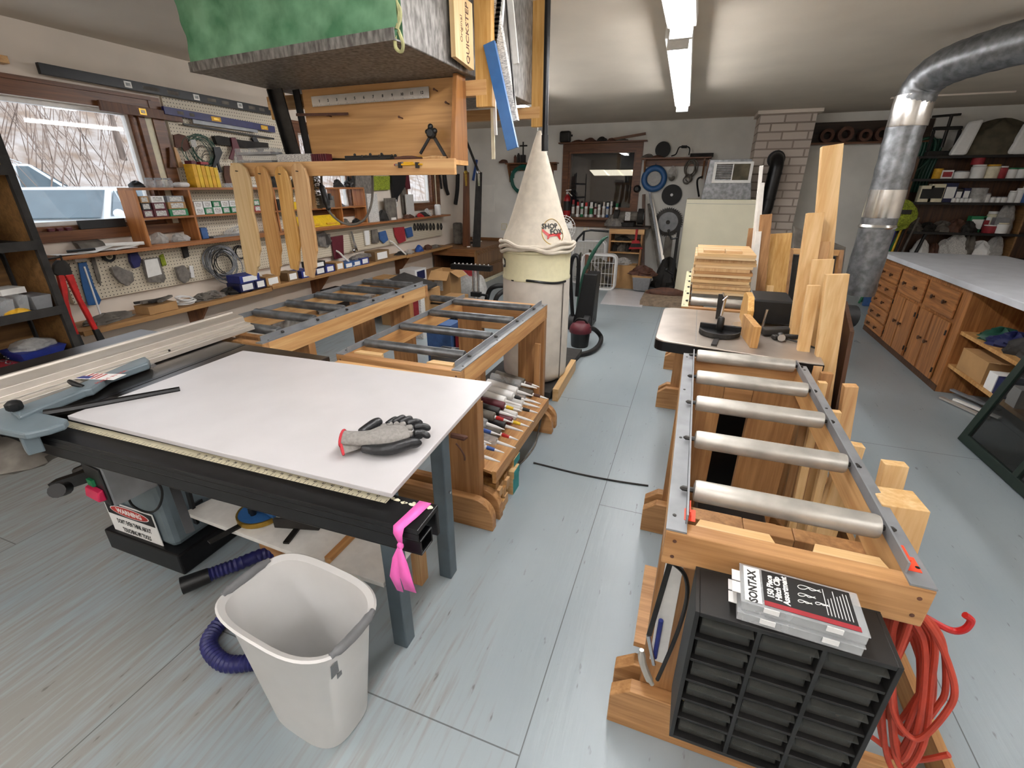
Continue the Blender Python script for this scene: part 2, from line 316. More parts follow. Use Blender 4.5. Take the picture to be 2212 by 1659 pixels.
# window 1 with layered brown trim, panes
def trimwin(n,y0,y1,z0,z1,pale=True):
    b=B(); x=XL
    b.box(x,x+.02,y0-.1,y1+.11,z1,z1+.1); b.box(x,x+.035,y0-.1,y1+.12,z1+.085,z1+.11); b.box(x,x+.02,y0-.1,y0,z0-.06,z1)
    b.box(x,x+.02,y1,y1+.045,z0-.06,z1); b.box(x,x+.026,y1+.1,y1+.19,z0-.06,z1+.11)
    b.mt(1); b.box(x,x+.012,y1+.045,y1+.1,z0-.06,z1)
    b.mt(0); b.box(x-.1,x,y1-.025,y1,z0,z1); b.box(x-.1,x,y0,y0+.025,z0,z1); b.box(x-.1,x,y0+.025,y1-.025,z0,z0+.03); b.box(x,x+.03,y0-.1,y1+.11,z0-.07,z0)
    w=struct('window_%d'%n,b,['trim_brown','tape_cream'])
    b=B(); b.box(x-.1,x-.055,y0+.025,y1-.025,z1-.03,z1); b.box(x-.1,x-.055,y0+.025,y0+.05,z0+.03,z1-.03); b.box(x-.1,x-.055,y1-.05,y1-.025,z0+.03,z1-.03); b.box(x-.1,x-.055,y0+.05,y1-.05,z0+.03,z0+.055); w.p('window_frame',b,'white_paint')
    b=B(); b.box(x-.08,x-.074,y0+.05,y1-.05,z0+.055,z1-.03); w.p('pane',b,'window_glass')
for i,w in enumerate(W): trimwin(i+1,*w)
# back window with brown casing and a top shelf ledge
b=B(); y=YB
b.box(wx0-.1,wx0,y-.03,y,wz0-.04,wz1+.11); b.box(wx1,wx1+.1,y-.03,y,wz0-.04,wz1+.11); b.box(wx0,wx1,y-.03,y,wz1,wz1+.11)
b.box(wx0,wx0+.03,y,y+.12,wz0,wz1); b.box(wx1-.03,wx1,y,y+.12,wz0,wz1); b.box(wx0+.03,wx1-.03,y,y+.12,wz1-.03,wz1); b.box(wx0+.03,wx1-.03,y,y+.12,wz0,wz0+.12)
w=struct('window_4',b,'trim_brown_x')
b=B(); b.box(wx0+.03,wx1-.03,y+.05,y+.056,wz0+.12,wz1-.03); w.p('pane',b,'window_glass')
b=B(); b.box(wx0-.13,wx1+.13,y-.16,y,.985,1.025); b.box(wx0-.1,wx1+.1,y-.035,y,.86,.985); w.p('window_sill',b,'trim_brown_x')
# dim lean-to beyond the back window
mat('porch_dark','15161b',.8,var=.2); mat('roof_glow','e0d8c2',.5,var=0,emit=1.0)  # roof panels glow by themselves, standing in for daylight shining through
b=B(); b.box(-4.2,1.2,YB+3.4,YB+3.5,0,3); b.box(-4.3,-4.2,YB+.16,YB+3.5,0,3); b.box(1.2,1.3,YB+.16,YB+3.5,0,3); b.box(-4.3,1.3,YB+.16,YB+3.5,2.9,3.0); b.box(-4.3,1.3,YB+.16,YB+3.5,-.1,0); struct('wall_lean_to',b,'porch_dark')
for i in range(4):
    p=Yp(1286+30.2*i,369,YB+3.3); b=B(); b.hexa([(p.x-.02,p.y,p.z-.1),(p.x+.34,p.y,p.z-.1),(p.x+.34,p.y+.02,p.z-.1),(p.x-.02,p.y+.02,p.z-.1)],[(p.x-.14,p.y,p.z+.02),(p.x+.2,p.y,p.z+.02),(p.x+.2,p.y+.02,p.z+.02),(p.x-.14,p.y+.02,p.z+.02)])
    S('roof_light','self-glowing skylight slot glimpsed through the dark back window, %s from the left of four'%ORD[i],'skylight',b,'roof_glow','skylight slots behind the dark window')
# ---------- lights: twin tube strips hung below the ceiling ----------
ZT=2.25
def lamp(xc,y0,y1,lab,dx=0):
    t=T('strip_light',lab,'ceiling light','twin tube strip lights')
    b=B(); b.bar((xc,y0,ZT+.07),(xc+dx,y1,ZT+.065),.15,.06); t.p('housing',b,'white_paint',bev=.004)
    for s in (-1,1):
        b=B(); b.cyl((xc+s*.035,y0+.05,ZT+.012),(xc+dx+s*.035,y1-.05,ZT+.012),.017,n=10); t.p('tube',b,'lamp_tube')
    for yy,xx in ((y0,xc),(y1,xc+dx)):
        b=B(); b.box(xx-.06,xx+.06,yy-.012,yy+.025,ZT-.015,ZT+.09); t.p('end_cap',b,'white_paint',bev=.004)
    for yy in (y0+.4,y1-.4):
        b=B(); b.cyl((xc+dx/2,yy,ZT+.1),(xc+dx/2,yy,ZC),.006,n=6); t.p('hanger',b,'chrome')
lamp(-.21,.55,3.16,'fluorescent strip light at the top edge of the photo, nearest of the row'); lamp(-.235,3.36,5.95,'fluorescent strip light hanging over the aisle, beyond the nearest one',-.06)
lamp(-.2,-2.3,.25,'fluorescent strip light behind the camera, in line with the aisle row')
lamp(2.9,1.2,3.75,'unseen strip light added as fill over the right side of the shop')  # fill light added out of view to lift shadows on the right
lamp(-1.9,3.35,5.9,'added fill strip light out of sight behind the air cleaner')  # hidden fill added to brighten the left wall and far corner
lamp(-2.3,-2.3,.25,'added fill strip light behind the camera, towards the window wall')  # added behind the view as frontal fill from the window side
lamp(1.9,-2.3,.25,'added fill strip light behind the camera, towards the right wall')  # second frontal fill, added unseen on the right
# ---------- world and outdoors ----------
wd=bpy.data.worlds.new('world'); sc.world=wd; wd.use_nodes=True; wd.node_tree.nodes['Background'].inputs[0].default_value=(.82,.9,1,1); wd.node_tree.nodes['Background'].inputs[1].default_value=1.9
b=B(); b.box(-60,XL-.2,-30,45,-.35,-.25); struct('ground_outside',b,'snow')
b=B(); b.grid(lambda u,v:V((-15-v*22,-25+u*65,-.3+v*11+.4*sin(u*23)+.3*cos(v*9+u*14))),40,14); struct('hill_outside',b,'hill_leaf')
b=B()
for i in range(1500):
    v=random.random()**.7; x=-13.5-v*16; y=U(-6,28); z=-.4+max(0,v*16-1.5)*.5; h=U(1.2,4.5); d=V((U(-.5,.5),U(-.5,.5),1))*h; r=U(.006,.02)
    b.tube([(x,y,z),V((x,y,z))+d*.5+V((U(-.1,.1),U(-.1,.1),0)),V((x,y,z))+d],[r,r*.8,r*.3],3,False)
o=S('thicket','pale leafless brush filling the view outside the left window','brush',b,'brush_twig'); o.o['kind']='stuff'
tb=B(); tb.tube([(0,0,0),(.05,.02,3),(-.03,.05,6),(.1,0,10)],[.11,.09,.07,.03],7,sub=3)
for i in range(9):
    z=3+i*.7;a=i*2.4;tb.tube([(0,0,z),(cos(a)*.5,sin(a)*.5,z+.6),(cos(a)*.9,sin(a)*.9,z+1.6)],[.03,.02,.008],5)
t0=None
for i in range(14):
    x=-14-(i*37%11)*.9; y=-2+i*1.5+U(-.4,.4)
    if t0 is None:
        for q in range(len(tb.v)): tb.v[q]=tb.v[q]+V((x,y,-.3))
        t0=S('tree','bare thin tree trunk on the brown slope outside the left window','tree',tb,'bark','bare trees on the slope'); fin(t0.o); px0,py0=x,y
    else: dup(t0,(x-px0,y-py0,max(0,(-x-15))*.45),U(0,6))
# parked vehicles
def vehicle(lab,M,L,Wd,zb,zr,hoodf,rake,rack,glassm):
    """local x forward, y left; body box with sloped cabin"""
    t=T('parked_car',lab,'car'); w=Wd/2
    prof=[(-L/2,.35),(-L/2,zb),(L/2-.15,zb-.12),(L/2,zb-.3),(L/2,.35)]
    mm=M@frame((0,-w,0),(1,0,0),(0,0,1)).to_4x4()
    b=B();
    P=lambda x,y,z:M@V((x,y,z))
    for i in range(len(prof)-1): pass
    vs=[P(x,-w,z) for x,z in prof]+[P(x,w,z) for x,z in prof]; n=len(prof)
    b.add(vs,[list(range(n)),list(range(n,2*n))[::-1]]+[(i,n+i,n+(i+1)%n,(i+1)%n) for i in range(n)])
    cf=L/2-hoodf; cr=-L/2+.05; w2=w-.14
    b.hexa([P(cr,-w+.02,zb-.02),P(cf,-w+.02,zb-.08),P(cf,w-.02,zb-.08),P(cr,w-.02,zb-.02)],[P(cr+.15,-w2,zr),P(cf-rake,-w2,zr-.02),P(cf-rake,w2,zr-.02),P(cr+.15,w2,zr)])
    t.p('body',b,'car_white',bev=.06)
    def gl(n_,q,th=.012,mm_=glassm): 
        bb=B(); bb.slab([P(*p) for p in q],th); t.p(n_,bb,mm_)
    def side(sg,xa,xb,n_='side_window'):
        def pt(x,k): # k 0 bottom 1 top along the sloped cabin side
            z=zb+.02+(zr-.1-zb)*k; f=(z-zb)/(zr-zb); return (x,sg*(w-.02+.012-(w-.02-w2)*f),z)
        q=[pt(xa,0),pt(xb,0),pt(min(xb,cf-rake-.05) if xb>cf-rake else xb,1),pt(xa+.06,1)]
        gl(n_,q if sg>0 else q[::-1],-.012)
    xs=[cr+.25,cr+.25+(cf-cr)*.3,cr+.25+(cf-cr)*.6,cf-.12]
    for sg in (-1,1):
        for i in range(3): side(sg,xs[i],xs[i+1]-.1)
    gl('windshield',[(cf-.04,-w+.12,zb+.0),(cf-.04,w-.12,zb+.0),(cf-rake+.05,w2-.06,zr-.08),(cf-rake+.05,-w2+.06,zr-.08)],.02)
    for sx_ in (L/2-.8,-L/2+.8):
        for sg in (-1,1):
            bb=B(); bb.cyl(P(sx_,sg*(w-.2),.33),P(sx_,sg*(w+.01),.33),.33,n=20); t.p('wheel',bb,'black_rubber')
    for sg in (-1,1):
        bb=B(); bb.ball(P(cf-.25,sg*(w+.1),zb+.06),.11,(.6,.9,.8)); t.p('mirror',bb,'car_white')
    if rack:
        for sg in (-1,1):
            bb=B(); bb.tube([P(cr+.3,sg*(w2-.08),zr+.01),P(cr+.45,sg*(w2-.08),zr+.09),P(cf-rake-.35,sg*(w2-.08),zr+.09),P(cf-rake-.15,sg*(w2-.08),zr)],.02,6); t.p('roof_rail',bb,'chrome')
        for k in (.25,.5,.78):
            x=cr+(cf-rake-cr)*k; bb=B(); bb.bar(P(x,-w2,zr+.12),P(x,w2,zr+.12),.05,.03); t.p('cross_bar',bb,'white_paint')
    return t
w_=EYE+ray(95,372)*13.5; MV=Mx.Translation((w_.x-.3,w_.y-.6,-.25))@Mx.Rotation(R(66),4,'Z'); vehicle('white van with roof rack parked behind the nearer car outside the left window',MV,5.0,1.95,1.55,2.35,1.2,.9,True,'car_glass')
w_=EYE+ray(118,440)*8.6; MV=Mx.Translation((w_.x-.2,w_.y+.25,-.25))@Mx.Rotation(R(-52),4,'Z'); vehicle('white car parked close outside the left window, windshield towards the glass',MV,4.4,1.85,1.22,1.76,1.45,.8,False,'car_glass')
# ================= table saw with extension table =================
ZS=.86
t=T('table_saw','grey cabinet table saw with black front rail and a warning sign','table saw')
b=B(); b.box(-2.24,-1.85,.93,1.4,.1,.76); b.box(-2.2,-1.87,1.0,1.35,.76,.82); cab=t.p('cabinet',b,'grey_paint',bev=.025)
b=B(); b.box(-2.27,-1.8,.9,1.45,0,.105); t.p('base',b,'black_metal',bev=.008)
# cast iron top: left wing + main, showing left of the white board
q=[Zp(-40,985,ZS),Zp(145,912,ZS),Zp(470,741,ZS),Zp(250,735,ZS)]
b=B(); y0,y1=.715,1.42
b.hexa([(-2.42,y0,.825),(-1.28,y0+.02,.825),(-1.33,y1,.825),(-2.47,y1,.825)],[(-2.42,y0,ZS),(-1.28,y0+.02,ZS),(-1.33,y1,ZS),(-2.47,y1,ZS)])
t.p('cast_iron_top',b,'cast_dark',bev=.004)
for xx in (-1.75,-2.02):
    b=B(); b.hexa([(xx,y0+.01,ZS),(xx+.02,y0+.01,ZS),(xx-.03,y1-.01,ZS),(xx-.05,y1-.01,ZS)],[(xx,y0+.01,ZS+.0012),(xx+.02,y0+.01,ZS+.0012),(xx-.03,y1-.01,ZS+.0012),(xx-.05,y1-.01,ZS+.0012)]); t.p('miter_slot',b,'black_metal')
b=B(); b.box(-1.27,-.72,.74,1.4,.83,ZS-.001); t.p('extension_table',b,'ply',bev=.003)
for (y) in (.964,1.3):
    b=B(); b.box(-.8,-.745,y-.027,y+.027,0,.83); l=t.p('leg',b,'leg_grey',bev=.004)
    b=B(); b.cyl((-.745,y,.42),(-.737,y,.42),.006,n=6); l.p('bolt',b,'chrome')
# front rail: deep angle with square tube below its lip
A=Zp(80,938,.84);Bq=Zp(902,1147,.84);d=(Bq-A).normalized();n_=V((-d.y,d.x,0))
A=Bq-d*1.72
b=B(); b.hexa([A+V((0,0,-.012)),Bq+V((0,0,-.012)),Bq+n_*.092+V((0,0,-.012)),A+n_*.092+V((0,0,-.012))],[A,Bq,Bq+n_*.092,A+n_*.092])
b.hexa([A+n_*.08+V((0,0,-.08)),Bq+n_*.08+V((0,0,-.08)),Bq+n_*.092+V((0,0,-.08)),A+n_*.092+V((0,0,-.08))],[A+n_*.08+V((0,0,-.012)),Bq+n_*.08+V((0,0,-.012)),Bq+n_*.092+V((0,0,-.012)),A+n_*.092+V((0,0,-.012))])
b.hexa([A+V((0,0,-.03)),Bq+V((0,0,-.03)),Bq+n_*.004+V((0,0,-.03)),A+n_*.004+V((0,0,-.03))],[A+V((0,0,-.012)),Bq+V((0,0,-.012)),Bq+n_*.004+V((0,0,-.012)),A+n_*.004+V((0,0,-.012))])
fr=t.p('front_rail',b,'black_metal',bev=.002)
b=B(); o_=n_*.008
def sqt(b,P,Q,w,h,th):
    for (s0,s1,z0,z1) in ((0,w,0,th),(0,w,h-th,h),(0,th,th,h-th),(w-th,w,th,h-th)):
        b.hexa([P+n_*s0+V((0,0,z0)),Q+n_*s0+V((0,0,z0)),Q+n_*s1+V((0,0,z0)),P+n_*s1+V((0,0,z0))],[P+n_*s0+V((0,0,z1)),Q+n_*s0+V((0,0,z1)),Q+n_*s1+V((0,0,z1)),P+n_*s1+V((0,0,z1))])
sqt(b,A+o_+V((0,0,-.075)),Bq+o_+V((0,0,-.075)),.05,.04,.004); t.p('rail_tube',b,'black_metal',bev=.0015)
# cream ruler tape along the back of the rail, ending at a ragged worn patch
E0=A+n_*.057+d*.05; E1=Zp(842,1078,.8405)
L_=(E1-E0).dot(d); b=B(); b.hexa([E0+V((0,0,.0003)),E0+d*L_+V((0,0,.0003)),E0+d*L_+n_*.026+V((0,0,.0003)),E0+n_*.026+V((0,0,.0003))],[E0+V((0,0,.001)),E0+d*L_+V((0,0,.001)),E0+d*L_+n_*.026+V((0,0,.001)),E0+n_*.026+V((0,0,.001))]); tp=t.p('ruler_tape',b,'tape_cream')
b=B(); L0=int(L_/.0254)
for i in range(L0*2):
    p=E0+d*(L_-i*.0127-.004); hh=.011 if i%2==0 else .007
    b.hexa([p+V((0,0,.001)),p+d*.0011+V((0,0,.001)),p+d*.0011+n_*hh+V((0,0,.001)),p+n_*hh+V((0,0,.001))],[p+V((0,0,.0013)),p+d*.0011+V((0,0,.0013)),p+d*.0011+n_*hh+V((0,0,.0013)),p+n_*hh+V((0,0,.0013))])
bs=[b]
for i in range(1,24): bs.append(text(str(48-i),frame(E0+d*(L_-.0254*i-.006)+n_*.0155+V((0,0,.0012)),d,n_),.0095,.0002))
tp.p('ruler_marking',join(*bs),'ink_black')
b=B(); rr=random.Random(4)
for i in range(9):
    p=Zp(850+i*9.5+rr.uniform(-3,3),1079+i*2.0+rr.uniform(-3,4),.8405); r=rr.uniform(.004,.011)
    b.prism([(cos(a)*r*rr.uniform(.6,1.2),sin(a)*r*.6*rr.uniform(.6,1.2)) for a in [k*pi/4 for k in range(8)]],frame(p+V((0,0,.0002)),d,n_),.0007)
t.p('worn_patch',b,'tape_cream')
# switch box, crank, sign, cord loop
b=B(); M0=frame(Yp(178,1010,.70),(.92,.18,-.25),(.1,.05,1))
c=[Yp(178,1010,.74),Yp(190,1066,.74),Yp(243,1078,.74),Yp(216,1008,.74)]
bx=Mx.Translation((-1.72,.775,.60))@Mx.Rotation(R(-6),4,'Z')
b=B(bx); b.box(-.06,.06,-.055,.075,-.075,.075); s_=t.p('switch_box',b,'rail_grey',bev=.004)
b=B(bx); b.box(-.054,.054,-.062,-.055,-.07,.07); s_.p('switch_plate',b,'black_plastic',bev=.003)
b=B(bx); b.box(-.032,.0,-.071,-.062,-.006,.018); s_.p('green_button',b,'box_green',label='green start button')
b=B(bx); b.hexa([(-.045,-.085,-.045),(.04,-.085,-.045),(.04,-.062,-.05),(-.045,-.062,-.05)],[(-.045,-.078,-.012),(.04,-.078,-.012),(.04,-.062,-.008),(-.045,-.062,-.008)]); s_.p('stop_paddle',b,'magenta_plastic',label='red stop paddle',bev=.004)
b=B(bx); b.box(-.05,.05,-.05,.04,.075,.2); b.box(-.04,.04,0,.03,.2,.245); s_.p('bracket',b,'black_metal')
b=B(); b.tube([Yp(205,1000,.80),Yp(165,1018,.78)],.014,8); b.bar(Yp(205,1022,.78),Yp(120,1050,.72),.035,.04); b.cyl(Yp(140,1055,.70),Yp(122,1060,.66),.024,n=12); t.p('crank_handle',b,'black_plastic')
yS=.9225; cs=[Yp(*p,yS) for p in [(257,1155),(358,1189),(328,1109),(224,1080)]]
Sx=(cs[1]-cs[0]+cs[2]-cs[3]); Sw=Sx.length/2; Sh=((cs[3]-cs[0]).length+(cs[2]-cs[1]).length)/2; So=(cs[0]+cs[1]+cs[2]+cs[3])/4
Ms=frame((So.x,yS,So.z),(1,0,0),(0,0,1)); x,y=Sw/2,Sh/2
b=B(Ms); b.box(-x,x,-y,y,0,.003); sg=t.p('warning_sign',b,'label_white')
b=B(Ms); b.box(-x+.006,x-.006,y*.30,y-.006,.003,.0036); b.box(-x+.006,x-.006,-y+.004,-y+.016,.003,.0036); sg.p('sign_panel',b,'ink_black')
b=B(Ms); b.prism([(cos(a)*x*.80,y*.64+sin(a)*y*.27) for a in [k*pi/12 for k in range(24)]],Mx.Translation((0,0,.0038)),.0005); sg.p('sign_rim',b,'label_white')
b=B(Ms); b.prism([(cos(a)*x*.76,y*.64+sin(a)*y*.235) for a in [k*pi/12 for k in range(24)]],Mx.Translation((0,0,.0043)),.0005); sg.p('sign_oval',b,'ink_red')
sg.p('sign_heading',text('WARNING',Ms@Mx.Translation((0,y*.63,.005)),Sh*.17,.0003,.0012),'label_white')
sg.p('sign_text',join(text("DON'T EVEN THINK ABOUT",Ms@Mx.Translation((0,-y*.05,.0033)),Sh*.17,.0003,.0008,wid=.52),text('TOUCHING MY TOOLS',Ms@Mx.Translation((0,-y*.5,.0033)),Sh*.17,.0003,.0008,wid=.52)),'ink_black')
b=B(); b.tube([Yp(x_,y_,.88) for x_,y_ in [(292,1012),(275,1055),(285,1090),(320,1107),(343,1095),(350,1060),(330,1030),(300,1012)]],.0045,6,sub=5); t.p('cord_loop',b,'black_rubber')
b=B(); b.bar(Yp(372,1040,.95),Yp(412,1150,.9),.03,.012); b.bar(Yp(398,1030,1.0),Yp(425,1130,1.0),.02,.012); b.bar(Yp(418,1092,1.02),Yp(462,1062,1.2),.01,.015); t.p('wing_bracket',b,'black_metal')
# ================= aluminium fence and grey miter arm =================
t=T('rip_fence','long aluminium rip fence lying on the saw table, grey cast head at its near end','rip fence')
P0=V((-1.93,1.60,.865)); P1=V((-1.875,.40,.865)); dv=(P1-P0).normalized()
prof=[(0,0),(.002,.02),(.02,.024),(.02,.032),(.052,.034),(.056,.058),(.064,.062),(.115,.07),(.118,.078),(.13,.078),(.13,0)]
b=B(); b.prism([(a,c) for a,c in prof],frame(P1,(-1,-.045,0),(0,0,1)),(P1-P0).length)
pr=t.p('extrusion',b,'aluminium',bev=.0015)
for q in (.35,.6): b=B(); b.cyl(P0+dv*(1.2*q)+V((-.01,0,.0225)),P0+dv*(1.2*q)+V((-.01,0,.03)),.004,n=8); pr.p('screw',b,'dark_steel')
def arm(name,pts,z0,z1,m,par,bev=.004):
    b=B(); lo=[Zp(x_,y_,z1) for x_,y_ in pts]; 
    b.prism([(p.x,p.y) for p in lo],Mx.Translation((0,0,z0)),z1-z0); return par.p(name,b,m,bev=bev)
gA=[(20,884),(128,846),(312,768),(322,776),(320,783),(236,812),(198,838),(180,842),(76,884),(40,900)]
ar=arm('fence_body',gA,.868,.895,'grey_paint',t,.006)
hd=arm('cast_head',[(-60,880),(24,866),(78,888),(100,893),(146,904),(138,914),(104,925),(52,937),(-10,925),(-70,930)],.862,.884,'grey_paint',t,.006)
pp=[Zp(38,935,.875),Zp(78,925,.875),Zp(72,915,.875),Zp(30,925,.875)]
b=B(); b.hexa([p+V((0,0,-.075)) for p in pp],pp); hd.p('clamp_foot',b,'grey_paint',bev=.004)
kp=Zp(38,893,.885); b=B(); b.cyl(kp,kp+V((0,0,.012)),.008,n=10); b.lathe([(.019 if 0 else .016,0),(.02,.006),(.02,.022),(.012,.028)],kp+V((0,0,.012)),7); hd.p('clamp_knob',b,'black_plastic')
kp=Zp(180,835,.895); b=B(); b.tube([kp,kp+V((-.02,-.012,.012)),kp+V((-.045,-.01,.016))],[.006,.009,.007],8); ar.p('lever',b,'black_plastic')
b=B(); pa=Zp(96,893,.88); b.tube([pa,pa+V((.04,.05,-.001)),pa+V((.2,.27,-.001))],[.012,.012,.009],8); t.p('guide_rod',b,'black_metal')
b=B(); pc=Zp(325,792,.87); b.cyl(pc+V((-.014,0,.004)),pc+V((.014,0,.004)),.007,n=10); b.cyl(pc+V((-.018,.008,.004)),pc+V((.012,.008,.004)),.006,n=10); t.p('roller_clip',b,'chrome')
# flag sticker
fl=[Zp(*p,.8955) for p in [(205,832),(235,819),(226,798),(194,806)]]
Mf=frame(sum(fl,V())/4,fl[1]-fl[0],fl[3]-fl[0]); fw_,fh_=(fl[1]-fl[0]).length,(fl[3]-fl[0]).length
b=B(Mf); b.box(-fw_/2,fw_/2,-fh_/2,fh_/2,0,.0006); k=ar.p('flag_sticker',b,'label_white')
b=B(Mf)
for i in range(5): b.box(-fw_*.42,fw_*.44,fh_*(.42-i*.11)-fh_*.05,fh_*(.42-i*.11),.0006,.0009)
b2=text('MADE IN USA',Mf@Mx.Translation((0,-fh_*.3,.0008)),fh_*.13,.0001); k.p('sticker_stripes',join(b,b2),'ink_red')
b=B(Mf); b.box(-fw_*.42,-fw_*.02,fh_*.12,fh_*.44,.0009,.0012); k.p('sticker_canton',b,'box_blue')
# written note on the extrusion
# ================= white board =================
zb=.861; bc=[Zp(*p,.874) for p in [(145,898),(845,1066),(1062,825),(525,757)]]
b=B(); b.hexa([V((p.x,p.y,zb)) for p in bc],[V((p.x,p.y,.874)) for p in bc]); S('white_board','white melamine board lying across the table saw under the gloves','board',b,'white_board',bev=.0015)
# ================= work gloves =================
def glove(lab,path,w,h,fing,thumb,flip=0,z0=.88):
    t=T('work_glove',lab,'glove')
    P=[V(p) for p in path]; n=len(P); ns=14
    def rings(P,W,Hh):
        out=[]
        for i,p in enumerate(P):
            a=P[max(0,i-1)];c=P[min(len(P)-1,i+1)];dd=(c-a).normalized();pe=V((-dd.y,dd.x,0)).normalized()
            out.append([p+pe*(W[i]*cos(2*pi*j/ns))+V((0,0,Hh[i]*sin(2*pi*j/ns)*(1 if sin(2*pi*j/ns)>0 else .8)+ .003*sin(7*j+i*2.1))) for j in range(ns)])
        return out
    rg=rings(P,w,h); b=B(); b.add([q for r in rg for q in r],[(i*ns+j,i*ns+(j+1)%ns,(i+1)*ns+(j+1)%ns,(i+1)*ns+j) for i in range(n-1) for j in range(ns)]+[[(n-1)*ns+j for j in range(ns)]],True)
    t.p('palm',b,'glove_grey',sub=1)
    b=B(); b.tube([q for q in rg[0]],.0035,6,closed=True); t.p('cuff_trim',b,'glove_red',label='red cuff binding')
    for f in fing:
        b=B(); b.tube([V(q) for q in f[:2]],[.0095,.0098],9,sub=2); t.p('finger_knit',b,'glove_grey',sub=1)
        b=B(); pts=spl([V(q) for q in f[1:]],4); m_=len(pts); rr_=[.0102]*(m_-2)+[.008,.003]; b.tube(pts,rr_,9); t.p('fingertip',b,'glove_rubber',label='black rubber dipped fingertip',sub=1)
    b=B(); pts=spl([V(q) for q in thumb],4); m_=len(pts); b.tube(pts,[.012+.004*sin(pi*i/m_) for i in range(m_-2)]+[.009,.003],9); t.p('thumb',b,'glove_rubber',label='black rubber dipped thumb',sub=1)
    return t
g=lambda x_,y_,z=.893:Zp(x_,y_,z)
glove('grey knit work glove with black rubber fingers lying on top of its pair',[g(741,948,.905),g(765,948,.905),g(800,947,.91),g(840,940,.912),g(868,933,.91),g(885,932,.907)],[.026,.028,.036,.042,.041,.032],[.018,.017,.017,.017,.015,.012],
 [[g(862,920,.912),g(878,916,.914),g(898,911,.912),g(913,917,.9)],[g(875,926,.911),g(893,923,.913),g(915,921,.91),g(930,928,.9)],[g(873,937,.909),g(893,937,.91),g(913,936,.905),g(929,945,.897)],[g(848,948,.906),g(862,945,.907),g(890,941,.902),g(914,944,.894)]],
 [g(782,968,.895),g(815,972,.897),g(850,969,.897),g(885,958,.898),g(912,957,.893)])
glove('grey work glove underneath the other, its red cuff open at lower left','' or [g(738,968,.892),g(765,962,.892),g(800,945,.892),g(832,932,.892),g(850,928,.892)],[.028,.028,.033,.036,.03],[.010,.011,.011,.011,.01],
 [[g(822,926,.892),g(836,918,.896),g(850,908,.897),g(858,905,.893)],[g(836,922,.892),g(848,914,.896),g(866,904,.897),g(874,902,.893)],[g(852,921,.892),g(862,914,.896),g(880,906,.896),g(891,904,.893)],[g(868,924,.892),g(875,917,.894),g(884,912,.894),g(895,911,.891)]],
 [g(778,935,.891),g(795,925,.892),g(812,914,.893),g(826,910,.891)])
# ================= pink ribbon tied to the rail end =================
t=T('pink_ribbon','bright pink flagging ribbon knotted to the right end of the black rail','ribbon')
def strip(ps,w,dirs=None):
    b=B(); P=[V(p) for p in ps]; vs=[];
    for i,p in enumerate(P):
        ww=w[i] if isinstance(w,(list,tuple)) else w; u=dirs[i] if dirs else d
        vs+=[p-V(u)*ww/2,p+V(u)*ww/2]
    b.add(vs,[(2*i,2*i+1,2*i+3,2*i+2) for i in range(len(P)-1)],True); return b
k0=Bq+n_*.088-d*.03; z=V((0,0,1))
t.p('ribbon_loop',strip([k0+z*.0025,k0-n_*.05+z*.003-d*.005,k0-n_*.093+z*.003-d*.012,k0-n_*.099-z*.012-d*.012,k0-n_*.099-z*.035-d*.008],[.03,.029,.026,.022,.01]),'pink_tape',solid=.0008)
kn=k0-n_*.1-z*.04-d*.008; b=B(); b.ball(kn,.008,(1,.8,1.1),10); t.p('knot',b,'pink_tape')
t.p('ribbon_tail',strip([kn,kn-z*.04-d*.012,kn-z*.09-d*.02-n_*.006,kn-z*.135-d*.015],[.01,.024,.026,.016]),'pink_tape',solid=.0008)
t.p('ribbon_tail',strip([kn-n_*.004,kn-z*.04+d*.004-n_*.005,kn-z*.08+d*.012-n_*.01,kn-z*.118+d*.016-n_*.006],[.008,.024,.03,.03]),'pink_tape',solid=.0008)
